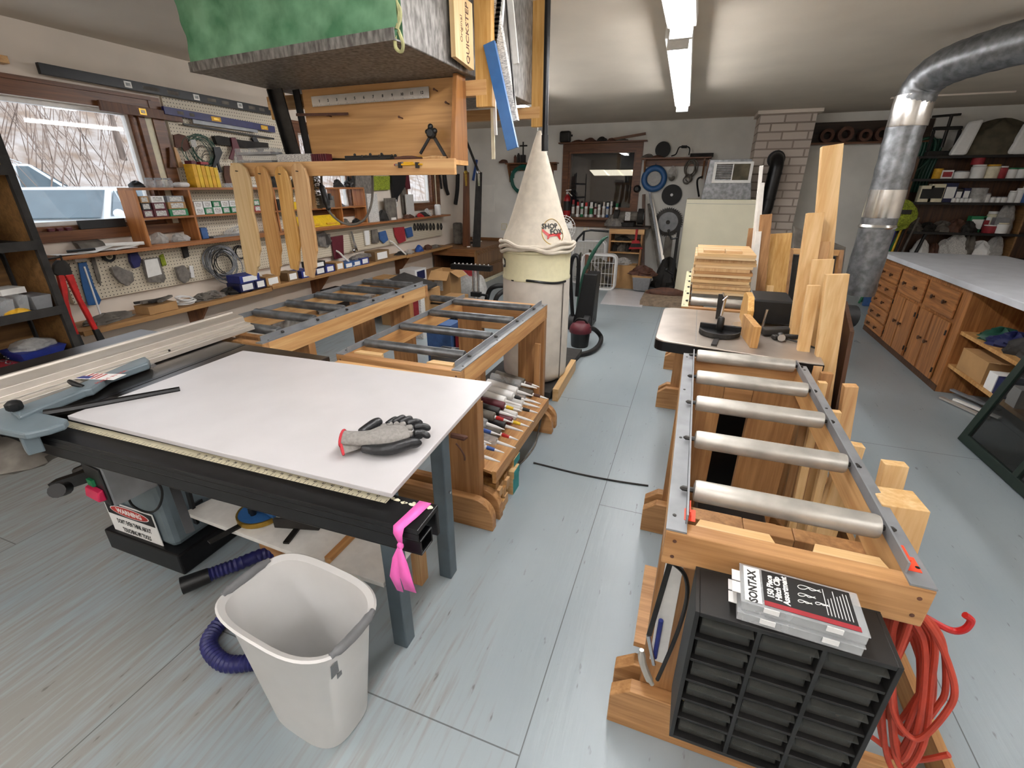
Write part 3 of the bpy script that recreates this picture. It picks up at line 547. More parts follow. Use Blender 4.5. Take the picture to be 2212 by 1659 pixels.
# ================= roller stands =================
def conveyor(name,lab,x0,x1,y0,y1,zt,ys,rr,wm,wmx,wmz,rm,rollm,feet,round_,fx0,fx1,bh=.085,grp='wooden roller stands',fh=.16,legw=.17,ends=True):
    t=T(name,lab,'roller stand',grp); zb=zt-.012; th=.038
    for xa in (x0,x1-th):
        b=B(); b.box(xa,xa+th,y0+th,y1-th,zb-bh,zb); t.p('side_beam',b,wm,bev=.003)
    for ya in (y0,y1-th):
        b=B(); b.box(x0,x1,ya,ya+th,zb-bh,zb)
        for k in (.018,.068):
            pass
        e=t.p('end_beam',b,wmx,bev=.003)
        for xs in (x0+.02,x1-.02):
            for zz in (zb-.022,zb-.062): b=B(); b.cyl((xs,ya-.001,zz),(xs,ya+.002,zz),.004,n=8); e.p('plug',b,'rust_brown')
    for s,xa in ((1,x0),(-1,x1)):
        b=B(); xi=xa+s*.04; b.box(min(xa,xi),max(xa,xi),y0+.002,y1-.002,zb,zb+.004); b.box(min(xi,xi-s*.004),max(xi,xi-s*.004),y0+.03,y1-.004,zb+.004,zb+.026); r_=t.p('rail',b,rm)
        for k in range(4): b=B(); b.cyl((xa+s*.014,y0+.05+k*(y1-y0-.1)/3,zb+.004),(xa+s*.014,y0+.05+k*(y1-y0-.1)/3,zb+.0055),.004,n=8); r_.p('screw',b,'dark_steel')
    for y in ys:
        b=B(); zc=zb+.014; b.lathe([(rr*.6,0),(rr*.92,.002),(rr,.008),(rr,x1-x0-.106),(rr*.92,x1-x0-.1),(rr*.6,x1-x0-.098)],M=frame((x0+.049,y,zc),(0,1,0),(0,0,1)),n=20); r_=t.p('roller',b,rollm)
        b=B(); b.tube([(x0+.02,y,zc),(x0+.026,y,zc),(x0+.05,y,zc)],[.002,.006,.006],6); r_.p('axle',b,'dark_steel'); b=B(); b.tube([(x1-.02,y,zc),(x1-.026,y,zc),(x1-.05,y,zc)],[.002,.006,.006],6); r_.p('axle',b,'dark_steel')
    fw=.043
    for (fa,fb) in feet:
        for ya in (fa,fb):
            L=fx1-fx0
            if round_:
                a=fh*.62; po=[(0,0),(L,0)]+[(L-a+a*cos(k*pi/12),fh-a+a*sin(k*pi/12)) for k in range(7)]+[(a-a*sin(k*pi/12),fh-a+a*cos(k*pi/12)) for k in range(7)]
            else:
                c=.055; po=[(0,0),(L,0),(L,fh-c),(L-c,fh),(c,fh),(0,fh-c*.8)]
            b=B(); b.prism(po,frame((fx0,ya+fw,0),(1,0,0),(0,0,1)),fw); t.p('foot',b,wmx,bev=.003)
        for xa in (x0+.002,x1-legw-.002):
            b=B(); b.box(xa,xa+legw,fa+fw,fb,0,zb-bh); b.box(xa,xa+.028,fb,fb+.04,fh,zb-bh) if 0 else None; t.p('leg_board',b,wmz,bev=.002)
        b=B(); b.box(x0+.002,x1-.002,fa+fw,fb,zb-bh-.001 if 0 else zb-bh-.1,zb-bh-.02) if 0 else b.box(x0+legw+.003,x1-legw-.003,fa+fw,fb,zb-bh-.09,zb-bh-.001); t.p('cross_rail',b,wmx,bev=.002)
    return t
conveyor('roller_stand','wooden roller stand behind the saw table, five dull rollers visible, nearest the pegboard wall',-2.29,-1.775,1.49,2.98,.85,[1.645,1.885,2.12,2.37,2.62,2.86],.0235,'pine_y','fir_x','fir_z','rail_grey','roller_dark',[(1.72,1.81),(2.68,2.77)],True,-2.34,-1.72)
conveyor('roller_stand','wooden roller stand with four thin grey pipe rollers, in front of the dust collector',-1.37,-.775,1.5,2.69,.85,[1.645,1.935,2.23,2.515],.02,'fir_y','fir_x','fir_z','rail_grey','roller_dark',[(1.6,1.69),(2.72-.12,2.81-.12)],True,-1.42,-.695)
conveyor('roller_stand','wooden roller stand in the right foreground with five shiny rollers over the parts drawers',.03,.48,.815,1.975,.868,[1.93,1.685,1.45,1.205,.958],.0245,'pine_y','fir_x','fir_z','rail_grey','roller_steel',[(.947,1.035),(1.86,1.95)],False,-.046,.56)
# orange tapes on the right stand's rails
for i,(px,py,sx_) in enumerate(((1487,1112,-1),(1963,1217,1))):
    p=Zp(px,py,.8605); b=B(); b.box(p.x-.008,p.x+.014,p.y-.02,p.y+.02,.8602,.8612); b.box(p.x+(.0 if sx_<0 else -.012),p.x+(.002 if sx_<0 else -.008),p.y-.02,p.y+.02,.861,.883) 
    S('orange_tape',('orange tape flag on the left rail' if i==0 else 'orange tape flag on the right rail')+' of the foreground roller stand','tape',b,'orange_tape')
# loose strips of wood along the front beam of the right stand and the middle stand
for (x0,x1,y,w,z,mt_,lab) in ((.085,.24,.875,.032,.845,'pale_x','short pale offcut tucked behind the front beam, left, of the foreground roller stand'),(.30,.43,.875,.036,.845,'pale_x','short pale offcut tucked behind the front beam, right, of the foreground roller stand'),(-1.31,-1.17,1.56,.03,.842,'pale_x','pale offcut behind the front beam of the pipe roller stand, left one'),(-.95,-.83,1.56,.035,.842,'pale_x','pale offcut behind the front beam of the pipe roller stand, right one')):
    b=B(); b.hexa([(x0,y-w/2,z-.03),(x1,y-w/2,z-.03),(x1-.01,y+w/2,z-.03),(x0+.012,y+w/2,z-.03)],[(x0,y-w/2,z),(x1,y-w/2,z),(x1-.01,y+w/2,z),(x0+.012,y+w/2,z)]); S('offcut',lab,'wood offcut',b,mt_,bev=.001)
# ================= caulk rack under the pipe roller stand =================
t=T('caulk_rack','wooden rack of caulking tubes under the pipe roller stand','tube rack')
b=B(); b.hexa([(-1.05,1.70,.30),(-.72,1.70,.245),(-.72,2.575,.245),(-1.05,2.575,.30)],[(-1.05,1.70,.315),(-.72,1.70,.26),(-.72,2.575,.26),(-1.05,2.575,.315)]); t.p('shelf',b,'fir_y',bev=.002)
b=B(); b.hexa([(-.735,1.698,.2),(-.715,1.698,.2),(-.715,2.58,.2),(-.735,2.58,.2)],[(-.735,1.698,.268),(-.715,1.698,.268),(-.715,2.58,.268),(-.735,2.58,.268)]); t.p('front_lip',b,'fir_y',bev=.002)
for y in (1.695,2.572):
    b=B(); b.box(-.815,-.78,y,y+.018,.27,.62); t.p('end_post',b,'fir_z')
rr=random.Random(3); cols=['white_plastic','dusty_grey','label_white','clear_plastic','box_maroon','white_plastic','drawer_black']; caps=[None,'blue_plastic',None,'red_paint',None,'yellow_plastic',None,'ink_black',None,None,'rust_brown']
ct=0
for tier,(zz,xo,N) in enumerate(((.315,-.80,11),(.38,-.86,11))):
    for i in range(N):
        y=1.735+i*.076+(tier*.036)+rr.uniform(-.008,.008); z=zz+rr.uniform(-.004,.004); dx=rr.uniform(-.02,.02); x=xo+dx
        t=T('caulk_tube','','caulk tube','caulking tubes lying in the rack under the pipe roller stand')
        t.o['label']='%s caulking tube, %s tier of the caulk rack, %s from its near end'%({'white_plastic':'white','dusty_grey':'dusty grey','label_white':'white labelled','clear_plastic':'clear','box_maroon':'maroon','drawer_black':'black'}[cols[(ct*5+tier)%7]],('lower','upper')[tier],ORD[i])
        b=B(); ds=V((1,rr.uniform(-.05,.05),-.14)).normalized(); o=V((x-.2,y,z+.03)); M_=frame(o,ds.orthogonal(),ds.cross(ds.orthogonal()))
        q=ds.to_track_quat('Z','Y').to_matrix().to_4x4(); q.translation=o
        b.lathe([(.023,0),(.0245,.004),(.0245,.19),(.022,.196),(.008,.2)],M=q,n=14); t.p('tube_body',b,cols[(ct*5+tier)%7])
        b=B(); b.lathe([(.0095,.198),(.009,.21),(.0075,.25),(.003,.295),(.0015,.3)],M=q,n=10); nz=t.p('nozzle',b,'white_plastic')
        cp=caps[ct%11]
        if cp: b=B(); b.lathe([(.0105,.208),(.0105,.225),(.0085,.25)],M=q,n=10); nz.p('nozzle_cap',b,cp)
        ct+=1
t=T('caulk_gun','red-brown handled caulking gun sticking out at the near end of the tube rack','caulking gun')
b=B(); b.tube([Xp(975,940,-.86),Xp(1003,946,-.80),Xp(1010,944,-.79)],[.012,.014,.005],8); t.p('handle',b,'leather'); b=B(); b.tube([Xp(985,958,-.82),Xp(995,970,-.8),Xp(1003,985,-.79),Xp(1004,994,-.79)],[.004]*4,6,sub=3); t.p('trigger',b,'rust_brown')
# pale wood blocks stacked on the floor beside the feet
def blk(name,lab,c,mt_,ex=None,grp='wood blocks stacked on the floor'):
    b=B(); x0,x1,y0,y1,z0,z1=c; b.box(x0,x1,y0,y1,z0,z1); t=S(name,lab,'wood block',b,mt_,grp,bev=.0015)
    if ex: b=B(); b.box(x1,x1+.0015,y0+.002,y1-.002,z0+.002,z1-.002); t.p('painted_end',b,ex)
blk('wood_block','pale two-by-four block with teal end, topmost beside the caulk rack',(-.86,-.715,1.94,2.03,.145,.19),'pale_x','teal_paint')
blk('wood_block','pale two-by-four block with teal end, under the topmost one',(-.86,-.70,1.90,1.985,.1,.144),'pale_x','teal_paint')
blk('wood_block','pale two-by-four block with teal end, resting lowest on the floor by the rack',(-.86,-.705,1.90,1.99,.0,.099),'pale_x','teal_paint')
for i,(x1,y0,z0) in enumerate(((-.735,1.74,.135),(-.73,1.785,.11),(-.725,1.83,.135),(-.715,1.74,.09),(-.715,1.785,.06),(-.712,1.83,.08),(-.705,1.745,.0),(-.71,1.80,.0))):
    zt_={.135:.162,.11:.134,.09:.134,.06:.108,.08:.134,.0:.058}[z0]
    blk('wood_block','brown cut block in the pile beside the caulk rack, %s from its top'%ORD[i],(-.9,x1,y0,y0+.042,z0 if z0 else 0,zt_),('oak','beech')[i%2])
# ================= shelf with miter gauges below the saw, hose, bin =================
sz=.28; c=[Zp(408,1101,sz),Zp(627,1197,sz),Zp(832,1262,sz)]
t=T('lower_shelf','white melamine shelf board under the extension table','shelf')
b=B(); b.hexa([(-1.79,.97,sz-.018),(-1.07,.94,sz-.018),(-1.07,1.36,sz-.018),(-1.7,1.36,sz-.018)],[(-1.79,.97,sz),(-1.07,.94,sz),(-1.07,1.36,sz),(-1.7,1.36,sz)]); b.box(-1.04,-.81,.94,1.36,sz-.018,sz); t.p('shelf_board',b,'white_paint',bev=.001)
b=B(); b.box(-1.07,-1.04,.96,1.36,sz-.018,sz+.012); t.p('edge_strip',b,'fir_y')
b=B(); b.box(-1.6,-1.45,.99,1.3,sz-.06,sz-.019); b.box(-.9,-.83,.97,1.33,sz-.05,sz-.019); t.p('support_block',b,'rail_grey')
b=B(); b.box(-1.53,-1.48,1.2,1.26,0,sz-.061); t.p('prop',b,'pine_z'); b=B(); b.box(-.88,-.84,1.2,1.25,0,sz-.051); t.p('prop',b,'pine_z')
def gauge(lab,p,rz,m1,m2,hm):
    t=T('miter_gauge',lab,'miter gauge'); M_=Mx.Translation(p)@Mx.Rotation(rz,4,'Z')
    b=B(M_); po=[(.085*cos(a),.085*sin(a)) for a in [k*pi/14 for k in range(15)]]; b.prism(po,Mx.Translation((0,0,.006)),.016); t.p('protractor_head',b,m1,bev=.003)
    b=B(M_); b.prism([(.09*cos(a),.09*sin(a)) for a in [k*pi/14 for k in range(15)]]+[(.083*cos(a),.083*sin(a)) for a in [k*pi/14 for k in range(14,-1,-1)]],Mx.Translation((0,0,.004)),.02); t.p('scale_rim',b,m2)
    b=B(M_); b.box(-.011,.011,-.09,.2,0,.008); t.p('guide_bar',b,'dark_steel')
    b=B(M_); b.box(-.09,.09,-.014,0,.004,.045); t.p('fence_face',b,m1,bev=.002)
    b=B(M_); b.lathe([(.012,.022),(.012,.03),(.016,.035),(.015,.085),(.011,.09)],(0,.03,0),14); t.p('knob',b,hm)
    return t
gauge('blue miter gauge with brass rim on the shelf under the saw',Zp(566,1112,sz),R(165),'blue_paint','brass','black_plastic')
gauge('black miter gauge on the shelf under the saw, beside the blue one',Zp(645,1140,sz),R(15),'dusty_black','dusty_grey','dusty_black')
t=T('vacuum_hose','dark blue ribbed vacuum hose with black cuff lying behind the white bin','hose')
hp=spl([V(q) for q in (Zp(440,1247,.06),Zp(505,1222,.06),Zp(600,1192,.05),(-1.3,1.05,.04),(-1.15,1.0,.035),(-1.14,.9,.035),(-1.3,.86,.03),(-1.42,.8,.03),(-1.4,.7,.03),(-1.28,.66,.03),(-1.18,.7,.03))],16)
b=B(); b.tube(hp,[.026+.0022*(1 if i%2 else -1) for i in range(len(hp))],12); t.p('hose_tube',b,'navy_plastic')
e0=hp[0];ed=(hp[0]-hp[3]).normalized(); b=B(); b.tube([e0-ed*.02,e0+ed*.075],[.03,.034],14); t.p('hose_cuff',b,'black_plastic')
b=B(); b.box(-1.56,-1.36,1.08,1.1,.0,.2); b.box(-1.56,-1.54,1.1,1.24,0,.2); b.box(-1.38,-1.36,1.1,1.24,0,.2); S('scrap_box','small dark wooden box frame on the floor under the saw shelf','wooden box',b,'fir_x')
# bin
t=T('waste_bin','white plastic waste bin with grey grip handles in the foreground','bin')
zc=.452; C0=Zp(635,1312,zc); C0=V((-.885,.672,0))
def rr_ring(a,b_,z,n=48,ex=3.2,dx=0,dy=0,dip=0):
    out=[]
    for i in range(n):
        th=2*pi*i/n; c_,s_=cos(th),sin(th); x_=a*math.copysign(abs(c_)**(2/ex),c_); y_=b_*math.copysign(abs(s_)**(2/ex),s_)
        out.append((x_+dx,y_+dy,z-dip*max(0,abs(c_)**6-.0)))
    return out
rz=Mx.Translation(C0)@Mx.Rotation(R(-6),4,'Z'); b=B(rz); n=48
rs=[rr_ring(.125,.085,.004),rr_ring(.135,.092,.0),rr_ring(.14,.096,.012),rr_ring(.202,.125,.43,dip=.012),rr_ring(.218,.138,.445,dip=.014),rr_ring(.222,.142,.452,dip=.014),rr_ring(.216,.137,.456,dip=.014),rr_ring(.2,.122,.446,dip=.014),rr_ring(.165,.11,.26),rr_ring(.160,.107,.25),rr_ring(.134,.09,.016),rr_ring(.02,.02,.014)]
b.add([p for r in rs for p in r],[(i*n+j,i*n+(j+1)%n,(i+1)*n+(j+1)%n,(i+1)*n+j) for i in range(len(rs)-1) for j in range(n)]+[list(range(n))],True)
t.p('bin_body',b,'white_plastic')
for s in (-1,1):
    b=B(rz); b.tube([(s*.206,-.075,.446),(s*.211,-.04,.444),(s*.212,0,.443),(s*.211,.04,.444),(s*.206,.075,.446)],[.008,.0125,.0135,.0125,.008],10,sub=3); t.p('grip_handle',b,'grey_plastic')
b=B(rz); b.obox((.190,-.05,.372),(.002,.045,.05),0,0,R(8)); b.obox((.186,-.045,.335),(.002,.02,.02),0,0,R(8)); t.p('torn_label',b,'rail_grey',label='torn grey label remnant')
t=T('crumpled_rag','crumpled bright blue nitrile glove at the bottom of the white bin','rag'); b=B(); 
p0=C0+V((.04,-.04,.02))
b.grid(lambda u,v:p0+V((cos(2*pi*u)*.05*sin(pi*v)*(1+.35*sin(11*u*2*pi/2+7*v)),sin(2*pi*u)*.035*sin(pi*v)*(1+.3*cos(9*u*pi)),.03-.03*cos(pi*v)+.012*sin(17*u+5*v))),20,8,cu=True); t.p('rag_cloth',b,'blue_plastic')
t=T('paper_scrap','crumpled white paper in the white bin beside the blue glove','paper scrap'); b=B(); p1=C0+V((.09,-.03,.016)); b.grid(lambda u,v:p1+V((cos(2*pi*u)*.035*sin(pi*v)*(1+.3*sin(9*u*pi)),sin(2*pi*u)*.03*sin(pi*v),.022-.022*cos(pi*v)+.008*sin(15*u+6*v))),14,6,False,cu=True); t.p('paper',b,'paper')
# ================= hanging air cleaner in a wooden cradle =================
t=T('air_cleaner','grey sheet metal air cleaner hung from the ceiling with a green filter pad','air cleaner')
zb=1.95; fp=[(-2.10,1.76),(-1.015,1.66),(-1.0,3.02),(-2.08,3.12)]
b=B(); b.hexa([V((x,y,zb)) for x,y in fp],[V((x,y,ZC-.005)) for x,y in fp]); t.p('housing',b,'air_box_metal',bev=.004)
a0,a1=V((-2.1,1.76,zb)),V((-1.015,1.66,zb)); dd=(a1-a0).normalized(); nn=V((-dd.y,dd.x,0))
b=B(); b.hexa([a0-nn*.045,a1-nn*.045,a1-nn*.0,a0],[a0-nn*.045+V((0,0,.005)),a1-nn*.045+V((0,0,.005)),a1+V((0,0,.005)),a0+V((0,0,.005))]); b.hexa([a0-nn*.05,a1-nn*.05,a1-nn*.045,a0-nn*.045],[q+V((0,0,.035)) for q in (a0-nn*.05,a1-nn*.05,a1-nn*.045,a0-nn*.045)]); t.p('filter_tray',b,'air_box_metal')
b=B(); rr=random.Random(2); L=(a1-a0).length; NU,NV=60,26
def ff(u,v):
    e=.006*sin(31*u+9*v)*sin(17*v+5*u)+.004*sin(57*u)*cos(43*v)
    return a0+dd*(L*u*1.004-.002+.012*sin(9*v)*(1 if u in(0,1) else 0))+V((0,0,.008+.455*v))-nn*(.038+e+.004*rr.random())
b.grid(ff,NU,NV); b.grid(lambda u,v:a0+dd*(L*u*1.002)+V((0,0,.008+.455*v))-nn*.003,4,4); pd=t.p('filter_pad',b,'green_felt')
b=B(); b.tube([a1+dd*(.004+.006*sin(i*1.7))-nn*(.03+.008*cos(i*2.3))+V((0,0,.03+i*.045)) for i in range(10)],[.007+.003*sin(i*2) for i in range(10)],6,sub=3); b.tube([a1+dd*(.004)-nn*.03+V((0,0,.03)),a1+dd*.022-nn*.034+V((0,0,-.01)),a1+dd*.01-nn*.03+V((0,0,-.03)),a1-dd*.008-nn*.035+V((0,0,-.018)),a1-dd*.004-nn*.04+V((0,0,.015))],.006,6,sub=4); pd.p('frayed_edge',b,'felt_edge')
# cradle
def cradle(y,x1,lab):
    t=T('wooden_cradle',lab,'wooden frame','wooden cradle frames holding the air cleaner')
    for nm,xa in (('post',x1),('post',-2.19)):
        b=B(); b.box(xa,xa+.078,y,y+.04,1.83,ZC); t.p(nm,b,'oak_gold',bev=.002)
    b=B(); b.box(-2.2,x1+.052,y-.001,y+.041,1.875,1.935); t.p('cross_piece',b,'pine',bev=.0015)
cradle(2.2,-.995,'light oak cradle frame under the air cleaner, nearer one beside the small cedar block'); cradle(3.0,-1.0,'light oak cradle frame under the air cleaner, farther one beside the black pipe')
c4=[Yp(*p,2.1) for p in [(1008,155),(1026,167),(1024,75),(998,53)]]
t=T('wood_sample','pale wood sample block with dark writing on the side of the air cleaner','wood block'); b=B(); X0=-.998
q=[Xp(*p,X0) for p in [(1006,160),(1026,167),(1024,74),(998,54)]]
b.slab([V((X0,1.98,1.975)),V((X0,2.15,1.96)),V((X0,2.15,2.19)),V((X0,1.98,2.19))],.02); t.p('block',b,'maple')
t.p('lettering',text('QUICKSTEP',frame((X0+.0203,2.1,2.075),(0,0,1),(0,-1,0)) if 0 else frame((X0+.0203,2.095,2.075),(0,0,1),(0,-1,0)),.04,.0003,.0006),'leather')
t.p('lettering',text('Wood Glue' if 0 else 'Original',frame((X0+.0203,2.04,2.08),(0,0,1),(0,-1,0)),.028,.0003),'leather')
# straightedges hung on the cradle
def hang(name,lab,cat,pts,y,th,mt_,wd,grp=None):
    b=B(); A=Yp(*pts[0],y);Z_=Yp(*pts[1],y); b.bar(A,Z_,th,wd,up=(1,0,0)) if 0 else b.bar(A,Z_,wd,th,up=(0,1,0)); return S(name,lab,cat,b,mt_,grp,bev=.001)
hang('straightedge','blue straightedge bar hung at a slant beside the wooden cradle','straightedge',((1057,93),(1108,322)),2.19,.018,'blue_paint',.052)
t=T('metal_scale','white aluminium rail with printed scale hung behind the blue straightedge','scale')
b=B(); b.bar(Yp(1062,-30,2.26),Yp(1113,262,2.26),.03,.03,up=(0,1,0)); t.p('rail',b,'paper_print',bev=.001)
b=B(); b.bar(Yp(1090,-30,2.25),Yp(1113,240,2.25),.006,.004,up=(0,1,0)); t.p('slot',b,'ink_black'); b=B(); q=Yp(1075,40,2.26); b.cyl(q,(-.999,2.26,q.z),.004,n=6); t.p('hook',b,'dark_steel')
b=B(); b.bar(Yp(1081,-30,2.30),Yp(1072,90,2.30),.045,.02,up=(0,1,0)); S('paper_template','white folded template sheet hung near the ceiling behind the rail','template',b,'paper'); 
t=T('toothed_rack','dark saw-toothed strip hanging between the white sheet and the rail','strip'); b=B()
for i in range(11):
    p=Yp(1080-i*1.1,-14+i*10,2.24); b.box(p.x-.010,p.x+.008,p.y,p.y+.006,p.z-.012,p.z+.012)
b.bar(Yp(1079,-20,2.245),Yp(1069,92,2.245),.012,.004,up=(0,1,0)); t.p('strip',b,'black_metal')
hang('straightedge','short white straightedge on the metal side behind the blue bar','straightedge',((1100,-20),(1115,138)),2.62,.012,'paper',.03)
hang('straightedge','long thin white strip hanging left of the blue bar','straightedge',((1065,150),(1071,292)),2.32,.012,'paper',.014)
hang('straightedge','long narrow tan wooden strip hanging lowest left of the blue bar','straightedge',((1062,170),(1066,344)),2.36,.006,'tape_cream',.018)
for yy,xx in ((2.16,-1.01),(2.26,-.97),(2.62,-1.0)): pass
t=T('black_pipe','black pipe hanging from the ceiling beside the dust collector bag','pipe'); b=B(); A=Yp(1184,-25,2.9);Z_=Yp(1177,300,2.9)
b.cyl(V((A.x,2.9,ZC)),Z_,.016,n=14); pp=t.p('pipe',b,'black_metal'); b=B(); b.cyl(Z_+V((0,0,.02)),Yp(1177,326,2.9),.02,n=14); pp.p('sleeve',b,'black_rubber')
b=B(); b.cyl(A+V((.016,0,-.03)),A+V((.04,0,-.005)),.002,n=6); t.p('pin',b,'dark_steel')
# ================= hung plywood tool cabinet with shelf =================
t=T('tool_cabinet','open plywood tool cabinet hung under the air cleaner','cabinet')
yb=2.175; xr=-1.06; zs=1.612
b=B(); b.box(-1.94,xr,yb,yb+.018,zs,1.948); t.p('back_panel',b,'ply',bev=.001)
b=B(); b.hexa([(xr,2.05,zs),(xr+.02,2.05,zs),(xr+.02,yb+.018,zs),(xr,yb+.018,zs)],[(xr,2.11,1.948),(xr+.02,2.11,1.948),(xr+.02,yb+.018,1.948),(xr,yb+.018,1.948)]); t.p('side_panel',b,'ply_z',bev=.001)
b=B(); b.box(-2.36,xr+.02,2.05,yb+.018,zs-.02,zs); t.p('shelf',b,'ply',bev=.001)
b=B(); b.box(-2.36,-1.03,2.03,2.05,zs-.062,zs+.004); t.p('front_lip',b,'pine',bev=.002)
b=B(); b.obox((xr+.06,2.18,zs-.045),(.07,.2,.022)); t.p('end_cleat',b,'pine') if 0 else None
b=B(); b.bar((-2.05,2.12,1.949),(-2.02,2.15,zs),.075,.006,up=(0,1,0)); b.bar((-2.085,2.12,1.949),(-2.055,2.15,zs),.006,.05,up=(0,1,0)); t.p('steel_strap',b,'dark_steel')
b=B(); b.bar((-1.97,2.168,1.949),(-1.95,2.168,zs),.04,.006,up=(0,1,0)); t.p('steel_strap',b,'black_metal')
for px,py in ((870,256),(970,225),(945,197),(655,250),(716,252)):
    p=Yp(px,py,yb); b=B(); b.tube([p+V((0,.005,0)),p+V((0,-.03,.003))],[.003,.003],6); b.lathe([(.0055,0),(.0055,.003)],M=frame(p+V((0,-.03,.003)),(1,0,0),(0,0,1)),n=8); t.p('screw',b,'rust_brown')
# steel rule on the back
A=Yp(674,220,yb-.012);Z_=Yp(927,199,yb-.012); t=T('steel_rule','steel rule with inch numbers screwed flat in the hung cabinet','ruler')
b=B(); b.bar(A,Z_,.028*1.6 if 0 else .045,.003,up=(0,1,0)); t.p('blade',b,'aluminium_bright')
dr=(Z_-A).normalized(); bs=[text(str(i),frame(A+dr*((Z_-A).length*(i-.1)/12.6)+V((0,-.0017,0)),dr,(0,0,1)),.016,.0003,.0005) for i in range(1,13)]
t.p('numbers',join(*bs),'ink_black')
b=B()
for i in range(100): p=A+dr*((Z_-A).length*i/101)+V((0,-.0016,-.0225)); b.box(p.x,p.x+.0012,p.y-.0002,p.y,p.z,p.z+(.009 if i%8==0 else .005))
t.p('graduations',b,'ink_black')
A=Yp(640,248,yb-.03);Z_=Yp(752,246,yb-.03); b=B(); b.bar(A,Z_,.012,.004,up=(0,1,0)); S('thin_blade','thin brown file lying across two nails in the hung cabinet','file',b,'rust_brown')
# things on the cabinet shelf
t=T('angle_divider','black folding divider with round pivot standing on the cabinet shelf','divider'); P=Yp(932,290,2.12)
b=B(); b.bar(P,Yp(908,332,2.12),.012,.008,up=(0,1,0)); t.p('arm',b,'black_metal',bev=.001); b=B(); b.bar(P+V((0,.01,0)),Yp(965,343,2.13),.014,.008,up=(0,1,0)); t.p('arm',b,'dark_steel',bev=.001)
b=B(); b.lathe([(.02,0),(.024,.006),(.024,.02),(.015,.028)],M=frame(P+V((0,.012,.005)),(1,0,0),(0,0,1)),n=12); b.ball(P+V((.0,-.005,.03)),.013); b.ball(P+V((-.018,-.005,.01)),.011); b.ball(P+V((.02,-.005,.012)),.013); t.p('pivot_knob',b,'black_plastic')
zz=zs
def shelfy(x): return zz
t=T('clear_case','clear plastic boxes of small parts stacked at the left end of the cabinet shelf','plastic box')
for i,(x0,x1,z0,z1) in enumerate(((-2.36,-2.1,zz+.001,zz+.04),(-2.345,-2.1,zz+.041,zz+.075))):
    b=B(); b.box(x0,x1,2.06,2.16,z0,z1); q=t.p('box',b,'clear_plastic',bev=.004); b=B(); b.box(x0+.01,x1-.01,2.07,2.15,z0+.004,z0+.016); q.p('small_parts',b,'rail_grey')
t=T('tube_pack','white printed sleeve with red-striped end lying on the cabinet shelf','carton'); b=B(); b.bar((-2.08,2.1,zz+.022),(-1.86,2.1,zz+.022),.045,.04); t.p('sleeve',b,'paper_print'); b=B()
for i in range(7): x=-1.858+i*.014; b.bar((x,2.1,zz+.021),(x+.010,2.1,zz+.021),.043,.038)
t.p('striped_end',b,'box_maroon')
for i,(x0,x1,y,r,m_,lab) in enumerate(((-1.66,-1.40,2.1,.014,'dusty_black','black folded trammel tool'),(-1.62,-1.34,2.13,.011,'black_metal','slim black caliper'),(-1.6,-1.32,2.07,.009,'dusty_black','dark scriber rod'))):
    t=T('layout_tool','%s lying in the row on the cabinet shelf'%lab,'layout tool'); b=B(); b.bar((x0,y,zz+r+.001),(x1,y+.01,zz+r+.001),r*2,r*1.9); t.p('body',b,m_,bev=.002); b=B(); 
    for k in (.2,.55,.8): b.ball((x0+(x1-x0)*k,y,zz+r*2+.004),.007)
    t.p('thumb_screw',b,'dark_steel') if 0 else t.p('thumb_screws',b,'dark_steel')
for x0,x1,y,m_,lab in ((-1.33,-1.2,2.1,'yellow_box','yellow wooden pencil-like handle'),(-1.36,-1.22,2.07,'rust_brown','brown handled awl'),(-1.22,-1.1,2.09,'beech','pinkish wooden scraper handle')):
    t=T('hand_tool','%s lying near the right end of the cabinet shelf'%lab,'hand tool'); b=B(); b.tube([(x0,y,zz+.01),((x0+x1)/2,y,zz+.012),(x1,y+.004,zz+.01)],[.007,.009,.006],8,sub=3); t.p('handle',b,m_); b=B(); b.tube([(x0-.05,y,zz+.009),(x0,y,zz+.01)],.004,6); t.p('shank',b,'dark_steel')
t=T('long_rod','thin dark steel rod lying along the cabinet shelf','rod'); b=B(); b.cyl((-2.13,2.165,zz+.03),(-1.5,2.165,zz+.012),.004,n=6); t.p('rod',b,'dark_steel')
# pencil clipped to lip
t=T('pencil','yellow pencil with pink eraser clipped on the front of the cabinet lip','pencil'); A=Yp(852,356,2.022);Z_=Yp(912,355,2.022); e=(Z_-A).normalized(); L=(Z_-A).length
b=B(); b.cyl(A+e*.018,Z_,.0042,n=6); t.p('barrel',b,'yellow_box'); b=B(); b.cyl(A+e*.006,A+e*.02,.0046,n=10); t.p('ferrule',b,'chrome'); b=B(); b.cyl(A,A+e*.006,.0042,n=10); t.p('eraser',b,'box_red')
t=T('pencil','second yellow pencil tucked above the first on the cabinet lip','pencil'); A2=Yp(864,352,2.022); b=B(); b.cyl(A2+e*.018,A2+e*.07,.0042,n=6); t.p('barrel',b,'yellow_box'); b=B(); b.cyl(A2+e*.006,A2+e*.02,.0046,n=10); t.p('ferrule',b,'chrome'); b=B(); b.cyl(A2,A2+e*.006,.0042,n=10); t.p('eraser',b,'box_red')
for px in (866,903): b=B(); p=Yp(px,357,2.027); b.box(p.x-.006,p.x+.006,2.012,2.0295,p.z-.012,p.z+.012); S('spring_clip','small dark clip on the cabinet lip holding the pencils, %s one'%('left' if px<880 else 'right'),'clip',b,'dusty_black')
